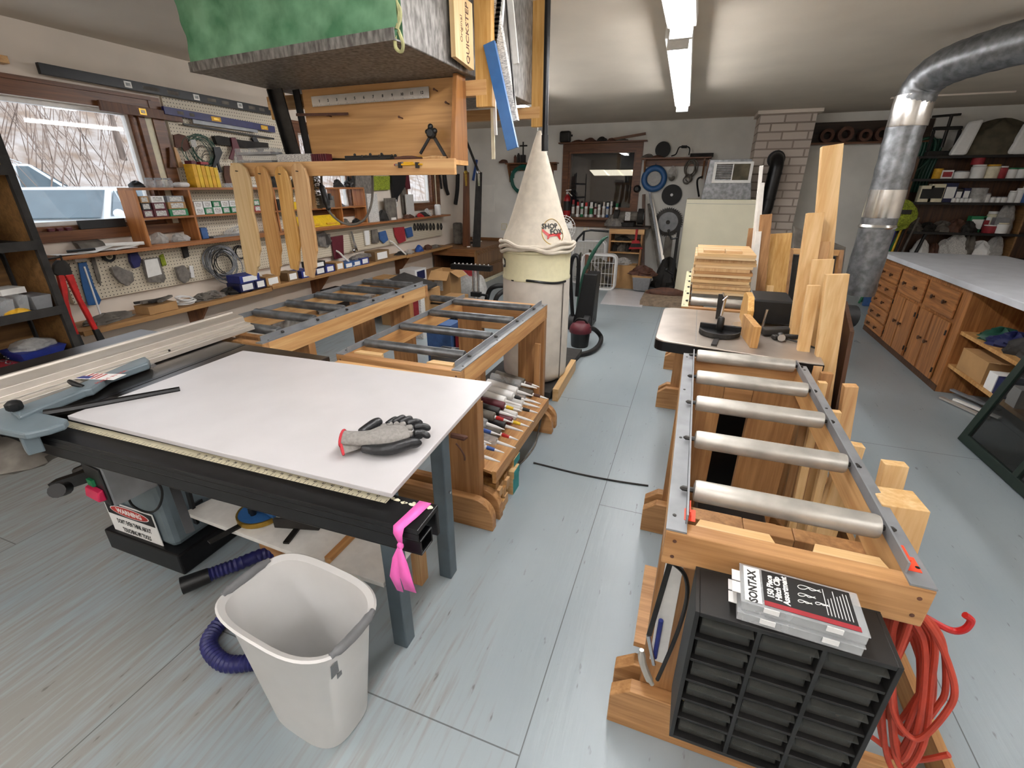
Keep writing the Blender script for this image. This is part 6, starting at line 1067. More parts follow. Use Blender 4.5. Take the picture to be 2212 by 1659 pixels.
b=B(); b.obox((-3.8,1.53,.93),(.14,.12,.035),.1); S('label_box','flat box with white top lying over the bins of the left rack','box',b,'paper'); lump('yellow_bag','yellow packet among the bins of the left rack','packet',(-3.63,1.48,.815),(.03,.06,.03),'yellow_box',143,.3)
t=T('blue_bin','blue bin heaped with a clear bag of screws on the lowest rack shelf','bin'); b=B(); b.hexa([(-3.82,1.42,.53),(-3.63,1.42,.53),(-3.63,1.6,.53),(-3.82,1.6,.53)],[(-3.84,1.4,.59),(-3.61,1.4,.59),(-3.61,1.63,.59),(-3.84,1.63,.59)]); t.p('bin',b,'box_blue'); t.p('screw_bag',lumpb((-3.73,1.52,.59),(.1,.11,.05),144,.2),'plastic_bag')
rr=random.Random(6)
t=T('screw_heap','heap of loose screws and bits on the lowest rack shelf','hardware'); b=B()
for i in range(150): p=V((-3.72+rr.uniform(-.09,.09),1.15+rr.uniform(-.3,.24),.535+rr.random()*.035)); b.bar(p,p+V((rr.uniform(-.02,.02),rr.uniform(-.02,.02),rr.uniform(-.006,.01))),.005,.005)
t.p('screws',b,'roller_dark').o['kind']='stuff'; b=B(); b.box(-3.83,-3.615,.8,1.4,.5305,.537); t.p('tray',b,'box_red')
saw=bpy.data.objects['table_saw']; Th(saw).p('motor_cover',lumpb(Zp(20,968,.74),(.2,.13,.05),151,.18,half=False),'dusty_grey')
b=B(); b.cyl((-3.66,1.79,1.05),(-3.66,1.79,1.11),.006,n=6); b.cyl((-3.66,1.79,1.10),(-3.615,1.70,1.10),.006,n=6); Th(bpy.data.objects['bolt_cutter']).p('hang_wire',b,'dark_steel')
# ================= parts drawer cabinet, clip boxes, hanging things by the right stand =================
t=T('parts_cabinet','black parts cabinet of eighteen clear drawers under the foreground roller stand','drawer cabinet')
x0,x1,y0,y1,z0,z1=.098,.415,.697,.8145,.418,.785
b=B(); b.box(x0,x1,y1-.004,y1,z0,z1); b.box(x0,x0+.008,y0,y1-.004,z0,z1); b.box(x1-.008,x1,y0,y1-.004,z0,z1); b.box(x0+.008,x1-.008,y0,y1-.004,z1-.01,z1); b.box(x0+.008,x1-.008,y0,y1-.004,z0,z0+.008)
cw=(x1-x0-.016)/3; rh=(z1-z0-.018)/6
for i in (1,2): b.box(x0+.008+cw*i-.004,x0+.008+cw*i+.004,y0+.001,y1-.004,z0+.008,z1-.01)
for j in range(1,6): b.box(x0+.008,x1-.008,y0+.002,y1-.004,z0+.008+rh*j-.003,z0+.008+rh*j+.003)
t.p('housing',b,'drawer_black',bev=.001)
rr=random.Random(15); fills=['chrome','dusty_black','brass','roller_dark','dusty_grey','box_maroon','roller_dark']
for i in range(3):
    for j in range(6):
        xa=x0+.008+cw*i+.008; xb_=xa+cw-.016; za=z0+.008+rh*j+.006; zb_=za+rh-.016
        b=B(); b.box(xa,xb_,y0+.012,y0+.0145,za,zb_); b.box(xa,xb_,y0+.0145,y1-.012,za,za+.002); b.hexa([(xa-.001,y0-.004,zb_-.006),(xb_+.001,y0-.004,zb_-.006),(xb_,y0+.012,zb_-.002),(xa,y0+.012,zb_-.002)],[(xa-.001,y0-.004,zb_-.003),(xb_+.001,y0-.004,zb_-.003),(xb_,y0+.012,zb_+.002),(xa,y0+.012,zb_+.002)])
        d_=t.p('drawer',b,'smoky_drawer')
        b=B()
        for k in range(rr.choice((3,6,9,12))):
            p=V((rr.uniform(xa+.015,xb_-.015),y0+rr.uniform(.018,.035),za+rr.uniform(.006,.018))); a=rr.uniform(0,3); b.bar(p,p+V((cos(a)*.018,rr.uniform(-.004,.004),abs(sin(a))*.012)),.004,.004)
        d_.p('small_parts',b,fills[(i*5+j*2)%7]).o['kind']='stuff'
# clip boxes
cz=.786; q=[Zp(*p,cz+.042) for p in [(1600,1299),(1872,1358),(1851,1287),(1604,1207)]]
ux=(q[1]-q[0]+q[2]-q[3]).normalized(); ctr_=(q[0]+q[1]+q[2]+q[3])/4; ln=((q[1]-q[0]).length+(q[2]-q[3]).length)/2; wd=((q[3]-q[0]).length+(q[2]-q[1]).length)/2
def clipbox(lab,zz,dx,dy,label):
    Mb=frame((ctr_.x+dx,ctr_.y+dy,zz),(ux.x,ux.y,0),(-ux.y,ux.x,0)); l,w,h=ln/2,wd/2,.02
    t=T('clip_box',lab,'plastic box'); b=B(Mb)
    b.box(-l,l,-w,w,0,.0015); b.box(-l,l,-w,-w+.0015,.0015,h-.002); b.box(-l,l,w-.0015,w,.0015,h-.002); b.box(-l,-l+.0015,-w+.0015,w-.0015,.0015,h-.002); b.box(l-.0015,l,-w+.0015,w-.0015,.0015,h-.002)
    for k in (-.6,-.2,.2,.6): b.box(l*k,l*k+.001,-w+.0015,w-.0015,.0015,h-.003)
    t.p('tray',b,'clear_plastic'); b=B(Mb); b.box(-l-.002,l+.002,-w-.002,w+.002,h-.002,h); ld=t.p('lid',b,'clear_plastic',bev=.0006)
    b=B(Mb); b.box(-l-.016,-l-.002,.0,.026,h-.0015,h); b.box(-l-.016,-l-.002,-.03,-.004,h-.0015,h); ld.p('hang_tab',b,'white_plastic')
    for k in (-.5,.5): b=B(Mb); b.box(l*k-.012,l*k+.012,-w-.0035,-w-.0015,h*.45,h-.001); ld.p('latch',b,'white_plastic')
    b=B(Mb); r2=random.Random(21)
    for k in range(70): p=V((r2.uniform(-l+.008,l-.012),r2.uniform(-w+.006,w-.01),.002+r2.random()*.007)); a=r2.uniform(0,3); b.tube([p,p+V((.008*cos(a),.008*sin(a),.001)),p+V((.011*cos(a+.5),.011*sin(a+.5),0))],.0008,4)
    t.p('wire_clips',b,'chrome').o['kind']='stuff'
    if label:
        b=B(Mb); b.box(-l*.62,l*.88,-w*.93,w*.93,h+.0002,h+.0006); lb_=ld.p('label_panel',b,'ink_black',label='black printed label panel')
        b=B(Mb); b.box(-l*.95,-l*.66,-w*.93,w*.93,h+.0002,h+.0006); lb2=ld.p('label_band',b,'label_white')
        b=B(Mb); b.hexa([(-l*.62,-w*.74,h+.0007),(l*.9,-w*.93,h+.0007),(l*.9,-w*.74,h+.0007),(-l*.58,-w*.56,h+.0007)],[(-l*.62,-w*.74,h+.001),(l*.9,-w*.93,h+.001),(l*.9,-w*.74,h+.001),(-l*.58,-w*.56,h+.001)]) if 0 else b.box(-l*.62,l*.9,-w*.93,-w*.70,h+.0007,h+.001); lb_.p('red_stripe',b,'box_red',label='red stripe')
        R90=Mx.Rotation(pi/2,4,'Z')
        lb2.p('brand_text',join(text('SONTAX',Mb@Mx.Translation((-l*.80,-w*.1,h+.0007))@R90,wd*.21,.0002,.0006)),'ink_black')
        lb_.p('title_text',text('150 Piece\nHitch Clip\nAssortment',Mb@Mx.Translation((-l*.36,w*.12,h+.0008))@R90,wd*.155,.0002,.0005),'label_white')
        b=B(Mb)
        for (cx_,cy_,s) in ((0,.52,1),(-.02,.1,.75),(-.04,-.25,.6),(.25,-.12,.55)):
            o=V((l*cx_,w*cy_,h+.0012)); L=.038*s; b.tube([o+V((L*.95,.006*s,0)),o+V((L*.6,-.001*s,0)),o+V((L*.45,.003*s,0)),o+V((L*.3,-.002*s,0)),o+V((.1*L,-.004*s,0)),o+V((0,0,0)),o+V((.1*L,.005*s,0)),o+V((L*.35,.006*s,0)),o+V((L*.98,.001*s,0))],.0007,5,sub=3)
        lb_.p('clip_picture',b,'label_white')
        lb_.p('fine_print',join(text('SIZES AND COUNTS',Mb@Mx.Translation((l*.48,w*.1,h+.0008))@R90,wd*.06,.0002),text('1/2 in  3/4 in  1 in\n30 pc  30 pc  40 pc',Mb@Mx.Translation((l*.72,w*.1,h+.0008))@R90,wd*.06,.0002)),'label_white') if 0 else None
        b=B(Mb)
        for k in range(8): b.box(l*(.42+.055*k),l*(.42+.055*k)+.0012,-w*.55,w*(.75 if k%3==0 else .2+.08*k),h+.0008,h+.001)
        lb_.p('fine_print',b,'label_white')
clipbox('lower clear box of clips under the labelled one on the parts cabinet',cz,-.003,-.010,False); clipbox('clear box with black and red label on top of the parts cabinet',cz+.0205,0,-.004,True)
# orange cord on hook
t=T('extension_cord','orange extension cord in hanging loops at the right of the parts cabinet','cord'); b=B(); rr=random.Random(31)
for i in range(9):
    xt=1925+i*8; yb_=1560+rr.uniform(0,110); xl=1888+rr.uniform(0,45)+i*3; xr_=1968+rr.uniform(0,60)+i*4; yy=.94-.022*(i%4)-.004*i
    pts=[Yp(xt,1322+3*(i%3),yy),Yp(xt-18-i,1370,yy),Yp(xl,1470,yy),Yp(xl+6,yb_-50,yy),Yp((xl+xr_)/2-8,yb_,yy-.01),Yp(xr_-8,yb_-60,yy-.012),Yp(xr_+8,1480,yy-.008),Yp(xt+45,1380,yy)]
    b.tube(pts,.0058,8,closed=True,sub=6)
t.p('cord_loops',b,'orange_cord'); b=B(); b.tube([Yp(1880,1590,.93),Yp(1960,1640,.9),Yp(2050,1630,.88)],.0058,8,sub=5); t.p('cord_tail',b,'orange_cord')
t=T('red_hook','red plastic coated hook at the right side of the foreground stand','hook'); b=B(); b.tube([(.488,.93,.79),(.50,.93,.722),(.55,.925,.70),(.59,.925,.685),(.605,.92,.70),(.608,.92,.725),(.595,.92,.735)],.0065,8,sub=5); b.cyl((.486,.93,.80),(.488,.93,.765),.006); t.p('hook',b,'red_paint')
# hacksaw and white strip hanging at the left leg
t=T('hacksaw','steel hacksaw with blue grip hanging at the left front leg of the foreground stand','hacksaw'); Yh=.888
b=B(); b.tube([Yp(1447,1212,Yh),Yp(1478,1240,Yh),Yp(1484,1290,Yh),Yp(1462,1370,Yh),Yp(1420,1468,Yh)],.005,8,sub=5); fr=t.p('frame',b,'dark_steel'); b=B(); b.bar(Yp(1447,1218,Yh),Yp(1402,1372,Yh),.012,.003,up=(0,1,0)); t.p('blade',b,'dark_steel'); b=B(); b.tube([Yp(1400,1372,Yh),Yp(1412,1435,Yh)],.005,8); t.p('blade_tang',b,'chrome'); b=B(); b.tube([Yp(1386,1404,Yh),Yp(1388,1430,Yh),Yp(1400,1462,Yh),Yp(1409,1478,Yh)],[.006,.010,.010,.006],8,sub=4); t.p('grip',b,'aluminium'); b=B(); b.tube([Yp(1428,1340,Yh+.012),Yp(1414,1420,Yh+.012)],.006,8); t.p('blue_file',b,'box_blue')
b=B(); b.box(.045,.085,.918,.926,.35,.79); S('white_strip','white board strip hanging behind the hacksaw','strip',b,'paper',bev=.001)
# stuff inside/under the right stand
for i,(x0_,x1_,y_,z_,lab) in enumerate(((.06,.28,1.28,.30,'flat brown jig board with slots on the lower rail of the right stand, upper one'),(.05,.26,1.14,.26,'flat brown jig board with slots on the lower rail of the right stand, lower one'))):
    t=T('featherboard',lab,'jig'); b=B(); b.hexa([(x0_,y_,z_),(x1_,y_,z_),(x1_-.05,y_+.08,z_),(x0_,y_+.08,z_)],[(x0_,y_,z_+.018),(x1_,y_,z_+.018),(x1_-.05,y_+.08,z_+.018),(x0_,y_+.08,z_+.018)]); t.p('board',b,'fir_x',bev=.001); b=B(); b.box(x0_+.04,x1_-.07,y_+.03,y_+.036,z_+.018,z_+.0186); t.p('slot',b,'ink_black'); b=B(); b.cyl((x0_+.1,y_+.033,z_+.019),(x0_+.1,y_+.033,z_+.035),.006); t.p('wing_nut',b,'chrome')
b=B(); b.box(.0,.485,1.05,1.38,.22,.238); S('jig_shelf','board shelf low inside the foreground roller stand holding the jigs','shelf',b,'fir_x'); b=B(); b.box(.05,.09,1.08,1.11,0,.2195); b.box(.05,.09,1.32,1.35,0,.2195); S('shelf_support','wooden support under the low jig shelf, left','wood block',join(B().box(.05,.09,1.12,1.32,0,.2195)),'fir_z'); S('shelf_support','wooden support under the low jig shelf, right','wood block',B().box(.42,.46,1.12,1.32,0,.2195),'fir_z')
t=T('black_motor_box','black boxed motor on the floor under the foreground roller stand','motor'); b=B(); b.box(.16,.42,1.45,1.8,.0,.3); t.p('case',b,'black_plastic',bev=.01); b=B(); b.tube([(.2,1.15,.245),(.3,1.3,.25),(.36,1.4,.25),(.38,1.47,.2)],.008,8,sub=4); t.p('cable',b,'black_rubber')
# ================= lumber rack =================
def board(lab,tp,bt,Y,w,d,m,lean=0,name='board',cat='board',z0=0,grp='boards standing in the rack beside the right stand'):
    """tp: px of the top centre, Y: its depth; bt: x,y on the floor"""
    A=Yp(*tp,Y); P=V((bt[0],bt[1],z0)); b=B(); ax=(A-P).normalized(); rx=V((1,0,0)); rx=(rx-ax*rx.dot(ax)).normalized(); ry=ax.cross(rx)
    q=[P-rx*w/2-ry*d/2,P+rx*w/2-ry*d/2,P+rx*w/2+ry*d/2,P-rx*w/2+ry*d/2]; 
    for i in range(4): q[i]=q[i]-ax*((q[i].z-z0)/ax.z)
    b.hexa(q,[A-rx*w/2-ry*d/2,A+rx*w/2-ry*d/2,A+rx*w/2+ry*d/2,A-rx*w/2+ry*d/2]); return S(name,lab,cat,b,m,grp,bev=.0015)
board('tallest pale board in the lumber rack, topping all the others',(1797,314),(.72,2.42),2.5,.075,.045,'pale_z')
board('pale square post, second tallest in the lumber rack',(1761,460),(.56,2.28),2.42,.062,.05,'pale_z'); board('short darker board peeking between the two tallest lumber posts',(1779,522),(.62,2.36),2.46,.045,.03,'pine_z')
board('pale wide stud with worn top, middle of the lumber rack',(1778,560),(.615,2.18),2.3,.075,.035,'pale_z'); board('pale stud with a clean square top right of the tallest board',(1808,592),(.66,2.06),2.15,.075,.04,'pale_z'); board('thin pale strip with cut top in front of the lumber posts',(1758,616),(.55,2.1),2.2,.045,.03,'pale_z')
b=B(); b.hexa([(.70,2.06,0),(.715,2.06,0),(.76,2.5,0),(.745,2.5,0)],[(.625,2.1,.98),(.64,2.1,.98),(.70,2.5,1.02),(.685,2.5,1.02)]); t=S('plywood_sheet','brown plywood sheet leaning at the outer edge of the lumber rack','plywood sheet',b,'dark_brown_z'); 
board('brown narrow post at the outer end of the lumber rack',(1837,832),(.735,1.97),1.97,.045,.04,'pine_z')
for i,(px,py,Y,w,m_,lab) in enumerate(((1751,777,2.08,.038,'pine_z','first short square stick along the stand rail, nearest the table saw disc'),(1766,789,2.03,.032,'pine_z','second short square stick along the stand rail'),(1777,825,1.9,.028,'pale_z','third short stick along the stand rail, thinnest'),(1786,805,1.97,.04,'fir_z','slanted-top short board along the stand rail'),(1807,888,1.76,.026,'pale_z','lowest pale stick along the stand rail'))): board(lab,(px,py),(.535+.012*i,Y-.05),Y,w,.03,m_)
board('short upright offcut behind the thick beam end at the right stand',(1933,1000),(.60,1.2),1.27,.05,.032,'pale_z'); board('thick pale beam end standing at the right side of the foreground stand',(1940,1075),(.545,1.03),1.1,.085,.09,'pale_z'); board('pale board end with slanted top right of the stand rail',(1842,958),(.55,1.52),1.58,.06,.04,'pale_z')
t=T('lumber_rack','wooden crate-like lumber rack standing along the right roller stand','rack')
for y in (1.02,2.52): b=B(); b.box(.50,.84,y,y+.03,.0,.1); t.p('base_rail',b,'fir_x')
b=B(); b.box(.815,.84,1.05,2.52,.0,.09); t.p('side_rail',b,'fir_y')
# boards beside the far roller stand
G2='boards standing beside the far roller stand'
board('thin white painted stick, tallest of the group by the furnace',(1645,358),(.5,3.7),3.8,.022,.018,'paper',grp=G2); board('white painted lath below the tallest stick by the furnace',(1646,395),(.53,3.66),3.78,.03,.02,'white_paint',grp=G2); board('white painted lath with stepped top, lower one by the furnace',(1639,500),(.50,3.5),3.62,.034,.02,'white_paint',grp=G2)
board('rough grey-brown board with splintered top by the furnace',(1655,463),(.56,3.55),3.65,.07,.03,'fir_z',grp=G2); board('golden knotty plank standing by the furnace',(1688,504),(.66,3.6),3.72,.125,.035,'oak_gold',grp=G2); board('dark reddish lath at the left of the far board group',(1626,493),(.49,4.2),4.35,.06,.03,'fir_z',grp=G2); board('low pale stick at the foot of the golden plank',(1664,617),(.56,3.4),3.48,.04,.03,'pale_z',grp=G2)
t=T('wooden_crate','dark wooden frame box leaning behind the golden plank','crate'); b=B(); b.bar((.80,4.1,0),(.74,4.35,1.05),.03,.04); t.p('upright',b,'fir_z'); b=B(); b.bar((1.15,4.1,0),(1.08,4.35,1.05),.03,.04); t.p('upright',b,'fir_z'); b=B(); b.bar((.74,4.35,1.03),(1.08,4.35,1.03),.04,.04); t.p('top_rail',b,'pine'); b=B(); b.bar((.81,4.13,.1),(1.13,4.13,.1),.04,.04); t.p('bottom_rail',b,'pine'); b=B(); b.hexa([(.82,4.14,.13),(1.12,4.14,.13),(1.12,4.15,.13),(.82,4.15,.13)],[(.77,4.35,1.0),(1.06,4.35,1.0),(1.06,4.36,1.0),(.77,4.36,1.0)]); t.p('panel',b,'dusty_black')
b=B(); b.hexa([(.98,4.6,0),(1.3,4.6,0),(1.3,4.62,0),(.98,4.62,0)],[(.82,4.9,1.18),(1.25,4.9,1.02),(1.25,4.92,1.02),(.82,4.92,1.18)]); S('grey_sheet','grey brown sheet leaning behind the open frame','sheet',b,'dusty_grey')
# ================= saw/sander table =================
t=T('shaper_table','black cast table machine with rounded corner between the right roller stands','machine table'); za,zb_=.825,.862
po=[]; 
def rc(cx_,cy_,r,a0): return [(cx_+r*cos(a0+k*pi/8),cy_+r*sin(a0+k*pi/8)) for k in range(5)]
po=rc(-.04,2.17,.06,pi)+[(.49,2.02),(.55,2.02),(.60,2.78)]+rc(-.04,2.72,.06,pi/2)
b=B(); b.prism(po,Mx.Translation((0,0,za)),zb_-za); t.p('table_top',b,'grey_cast',bev=.003)
b=B(); b.prism([(x*1.0+(-.0015 if x<.2 else .0015),y+(-.0015 if y<2.4 else .0015)) for x,y in po],Mx.Translation((0,0,za-.012)),zb_-za+.006); t.p('table_skirt',b,'black_metal')
b=B(); b.hexa([(.14,2.2,.0),(.5,2.2,.0),(.5,2.7,.0),(.14,2.7,.0)],[(.1,2.12,za-.013),(.52,2.10,za-.013),(.52,2.72,za-.013),(.1,2.72,za-.013)]); t.p('cabinet',b,'black_metal',bev=.01)
b=B(); b.box(.075,.0775,2.14,2.76,zb_,zb_+.0008); t.p('insert_seam',b,'rail_grey')
b=B(); c=Zp(1602,705,zb_); b.lathe([(.055,0),(.055,.0015)],(c.x+.01,c.y+.03,zb_),24); t.p('throat_ring',b,'aluminium_bright')
for (nx0,nx1) in (): pass
g_=gauge('black miter gauge with upright handle on the machine table',Zp(1553,722,zb_+.001),R(180-8),'black_metal','dusty_black','black_plastic')
t=T('gauge_fork','chrome forked fitting standing behind the miter gauge on the machine table','fitting'); p=Zp(1552,692,zb_); b=B(); b.bar(p+V((0,.03,.0005)),p+V((-.005,.03,.13)),.03,.012); t.p('post',b,'dark_steel',bev=.002); b=B(); b.tube([p+V((.01,.025,.02)),p+V((.015,.025,.11))],.008,8); b.tube([p+V((.005,.02,.1)),p+V((.025,.02,.125))],.005,6); b.tube([p+V((.01,.02,.12)),p+V((.0,.02,.14))],.005,6); t.p('screw_post',b,'chrome')
t=T('fence_hood','black dust hood with wooden face boards on the machine table','dust hood'); 
xh=Zp(1600,715,zb_).x+.012
b=B(); b.hexa([(xh,2.42,zb_+.0005),(xh+.025,2.42,zb_+.0005),(xh+.025,2.72,zb_+.0005),(xh,2.72,zb_+.0005)],[(xh,2.42,zb_+.07),(xh+.025,2.42,zb_+.07),(xh+.025,2.72,zb_+.11),(xh,2.72,zb_+.11)]); 
b=B(); b.prism([(0,0),(.28,0),(.30,.06),(.27,.125),(.2,.15),(.08,.15),(.0,.10)],frame((xh,2.40,zb_+.001),(0,1,0),(0,0,1)),.028); t.p('face_board',b,'oak_gold',bev=.002)
b=B(); b.hexa([(xh+.03,2.5,zb_+.02),(xh+.3,2.5,zb_+.02),(xh+.3,2.72,zb_+.02),(xh+.03,2.72,zb_+.02)],[(xh+.03,2.5,zb_+.135),(xh+.2,2.5,zb_+.135),(xh+.2,2.72,zb_+.14),(xh+.03,2.72,zb_+.14)]); t.p('hood_shell',b,'black_plastic',bev=.008)
b=B(); b.cyl((xh+.27,2.6,zb_+.065),(xh+.33,2.62,zb_+.065),.05,n=20); t.p('clamp_band',b,'aluminium'); b=B(); b.cyl((xh+.325,2.62,zb_+.065),(xh+.5,2.68,zb_+.05),.056,n=20); t.p('hose_end',b,'black_rubber')
b=B(); c=Zp(1622,752,zb_); b.hexa([(c.x-.005,c.y+.0,zb_+.0005),(c.x+.025,c.y,zb_+.0005),(c.x-.0,c.y+.22,zb_+.0005),(c.x-.03,c.y+.22,zb_+.0005)],[(c.x-.005,c.y+.0,zb_+.095),(c.x+.025,c.y,zb_+.095),(c.x-.0,c.y+.22,zb_+.095),(c.x-.03,c.y+.22,zb_+.095)]); S('fence_block','loose wooden fence block overhanging the front of the machine table','wood block',b,'oak',bev=.0015)
t=T('white_marker','white and grey rod standing up beside the dust hood','rod'); p=Zp(1645,712,zb_); b=B(); b.cyl(p,p+V((.006,0,.1)),.006,n=10); t.p('rod',b,'aluminium_bright')
t=T('clamp_arm','black clamp arm with chrome knob lying on the machine table','clamp'); b=B(); b.bar((.36,2.35,zb_+.022),(.55,2.42,zb_+.03),.05,.03); b.bar((.4,2.3,zb_+.012),(.52,2.36,zb_+.012),.03,.02); t.p('arm',b,'dusty_black',bev=.006); b=B(); b.cyl((.43,2.27,zb_+.02),(.43,2.31,zb_+.02),.016,n=12); b.cyl((.53,2.32,zb_+.02),(.53,2.36,zb_+.02),.012,n=10); t.p('knob',b,'chrome'); b=B(); b.tube([(.46,2.29,zb_+.012),(.52,2.25,zb_+.008),(.56,2.2,zb_+.006)],.004,6); t.p('lever',b,'dark_steel')
# far roller stand with plywood stack
conveyor('roller_stand','wooden roller stand at the far right with cream rails under the plywood stack',-.01,.44,2.95,4.3,.845,[3.07,3.3,3.53,3.76,3.99,4.2],.026,'pine_y','fir_x','fir_z','drum_cream','roller_steel',[(3.27,3.36),(4.1,4.19)],False,-.09,.52)
rr=random.Random(77); zc=.862; n_=14
for i in range(n_):
    th=.019 if i%3 else .016; x0_=.035+rr.uniform(-.008,.012); x1_=.385+rr.uniform(-.03,.012)-(.03 if i==4 else 0); y0_=3.24+rr.uniform(-.012,.012)
    b=B(); b.box(x0_,x1_,y0_,y0_+.5,zc,zc+th); t=S('plywood_sheet','plywood panel in the stack on the far roller stand, %s from the bottom'%(ORD[i] if i<12 else ('thirteenth','fourteenth')[i-12]),'plywood sheet',b,('ply_edge','pale_x','beech')[i%3] if i!=7 else 'fir_x','plywood stack on the far roller stand',bev=.0008); zc+=th+.0003
for x0_,x1_,lab in ((.075,.2,'left'),(.205,.3,'right')): b=B(); b.box(x0_,x1_,3.27,3.42,zc,zc+.014); S('plywood_scrap','small plywood rectangle on top of the stack, %s one'%lab,'plywood panel',b,'ply_edge',bev=.0008)
# ================= furnace, chimney =================
t=T('furnace','cream furnace cabinet with galvanised plenum and register','furnace'); xa,xb_,yf=-.15,.745,7.2
b=B(); b.box(xa,xb_,yf,7.88,.06,1.345); t.p('cabinet',b,'furnace_cream',bev=.004); b=B(); b.box(xa+.02,xb_-.02,yf+.03,7.85,0,.06); t.p('plinth',b,'black_metal')
b=B(); b.box(xa+.01,xb_-.01,yf-.004,yf,1.29,1.293); t.p('panel_seam',b,'rail_grey')
b=B(); b.hexa([(.03,yf+.06,1.345),(.645,yf+.06,1.345),(.645,7.87,1.345),(.03,7.87,1.345)],[(.075,yf+.06,1.83),(.575,yf+.06,1.83),(.575,7.75,1.83),(.075,7.75,1.83)]); pl=t.p('plenum',b,'galvanised',bev=.004)
y_=yf+.055; b=B()
P=[Yp(*p,y_) for p in [(1538,393),(1617,396),(1627,350),(1546,349)]]; xq0,xq1,zq0,zq1=P[0].x,P[1].x+.015,(P[0].z+P[1].z)/2,(P[2].z+P[3].z)/2
b.box(xq0-.005,xq1+.005,y_-.012,y_,zq0-.005,zq0+.03); b.box(xq0-.005,xq1+.005,y_-.012,y_,zq1-.025,zq1); b.box(xq0-.005,xq0+.03,y_-.012,y_,zq0+.03,zq1-.025); b.box(xq1-.03,xq1+.005,y_-.012,y_,zq0+.03,zq1-.025); b.box((xq0+xq1)/2-.006,(xq0+xq1)/2+.006,y_-.012,y_,zq0+.03,zq1-.025); rg=pl.p('register',b,'white_paint')
b=B(); 
for k in range(9): z=zq0+.045+k*(zq1-zq0-.085)/8; b.hexa([(xq0+.03,y_-.002,z),((xq0+xq1)/2-.006,y_-.002,z),((xq0+xq1)/2-.006,y_-.001,z),(xq0+.03,y_-.001,z)],[(xq0+.03,y_-.010,z+.012),((xq0+xq1)/2-.006,y_-.010,z+.012),((xq0+xq1)/2-.006,y_-.009,z+.012),(xq0+.03,y_-.009,z+.012)])
rg.p('louvre',b,'dusty_grey'); b=B(); b.box((xq0+xq1)/2+.006,xq1-.03,y_-.006,y_-.002,zq0+.03,zq1-.025); rg.p('filter_mesh',b,'tan_cloth')
b=B(); b.box(.63,1.3,7.9,8.43,0,2.405); b.box(.605,1.325,7.875,8.43,2.405,2.4395) if 0 else None; struct('wall_chimney',b,'painted_brick')
b=B(); b.box(.59,1.36,7.86,7.9,2.4,2.44); b.box(.59,.63,7.9,8.43,2.4,2.44); b.box(1.3,1.36,7.9,8.43,2.4,2.44); struct('trim_1',b,'wall_cream')
t=T('stove_pipe','black stove pipe elbow entering the brick chimney above the furnace','stove pipe'); b=B(); ps=[V((.92,7.895,1.85)),V((.92,7.82,1.85)),V((.92,7.74,1.83)),V((.92,7.70,1.76)),V((.915,7.69,1.65)),V((.90,7.68,1.35)),V((.89,7.67,1.2)),V((.84,7.66,1.11)),V((.75,7.65,1.07))]; b.tube(spl(ps,5),.085,20); pp=t.p('pipe',b,'black_metal')
for k,(p,d_) in enumerate(((V((.92,7.893,1.85)),V((0,-1,0))),(V((.917,7.693,1.68)),V((.01,.01,-1))),(V((.9,7.68,1.36)),V((.03,.02,-1))))): b=B(); b.cyl(p,p+d_*.03,.11 if k==0 else .09,n=24); pp.p('collar',b,'black_metal')
b=B(); b.box(-.56,.06,6.5,7.25,0,.075); b.box(-.56,.9,7.25,8.4,0,.05) if 0 else None; S('brick_hearth','low brown brick hearth pad in front of the furnace','hearth',b,'concrete_dark',bev=.004)
b=B(); c=[Zp(1297,655,.012),Zp(1387,662,.012),Zp(1396,632,.012),Zp(1317,622,.012)]; b.hexa([V((p.x,p.y,.001)) for p in c],c); S('floor_board','white board lying on the floor before the work bench','board',b,'white_board',bev=.001)
lump('dark_cloth','dark brown cloth bundle across the brick hearth','cloth',(-.25,7.0,.0755),(.3,.07,.09),'rust_brown',201,.25)
# wheel stand black machine left of the furnace
t=T('machine_stand','black steel stand with bent arm left of the furnace','stand'); b=B(); b.bar((-.2,7.12,.3),(-.2,7.12,1.02),.04,.03); b.tube([(-.2,7.1,.85),(-.28,7.1,.83),(-.33,7.1,.93)],.014,8); b.tube([(-.2,7.1,.35),(-.28,7.1,.4)],.02,8); b.tube([(-.2,7.12,.3),(-.16,7.12,.18),(-.2,7.12,.0755)],.014,8,sub=3); t.p('arm',b,'black_metal'); b=B(); b.ball((-.29,7.1,.41),.03); b.ball((-.33,7.1,.94),.02); t.p('knob',b,'black_plastic')
# ================= back wall, left to right =================
yw=YB-.002
def wshelf(lab,x0,x1,z,dp=.17,bk=.1):
    t=T('bracket_shelf',lab,'shelf'); b=B(); b.box(x0,x1,YB-dp,YB,z-.022,z); t.p('board',b,'trim_brown_x',bev=.003); b=B(); b.box(x0+.03,x1-.03,YB-.02,YB,z-.022-bk,z-.022); t.p('back_rail',b,'trim_brown_x')
    for x in (x0+.06,x1-.085): b=B(); b.prism([(0,0),(dp-.03,0),(dp-.03,-.03),(.05,-.2),(.03,-.28),(0,-.28)],frame((x,YB-.02,z-.023),(0,-1,0),(0,0,1)),.022); t.p('bracket',b,'trim_brown_z')
    return z
zs1=Yp(1100,352,8.3).z; wshelf('brown wall shelf left of the dark window above the green cord',-3.22,-2.3,zs1); zs2=Yp(1450,340,8.3).z; wshelf('brown wall shelf right of the dark window above the saw discs',-.92,.1,zs2)
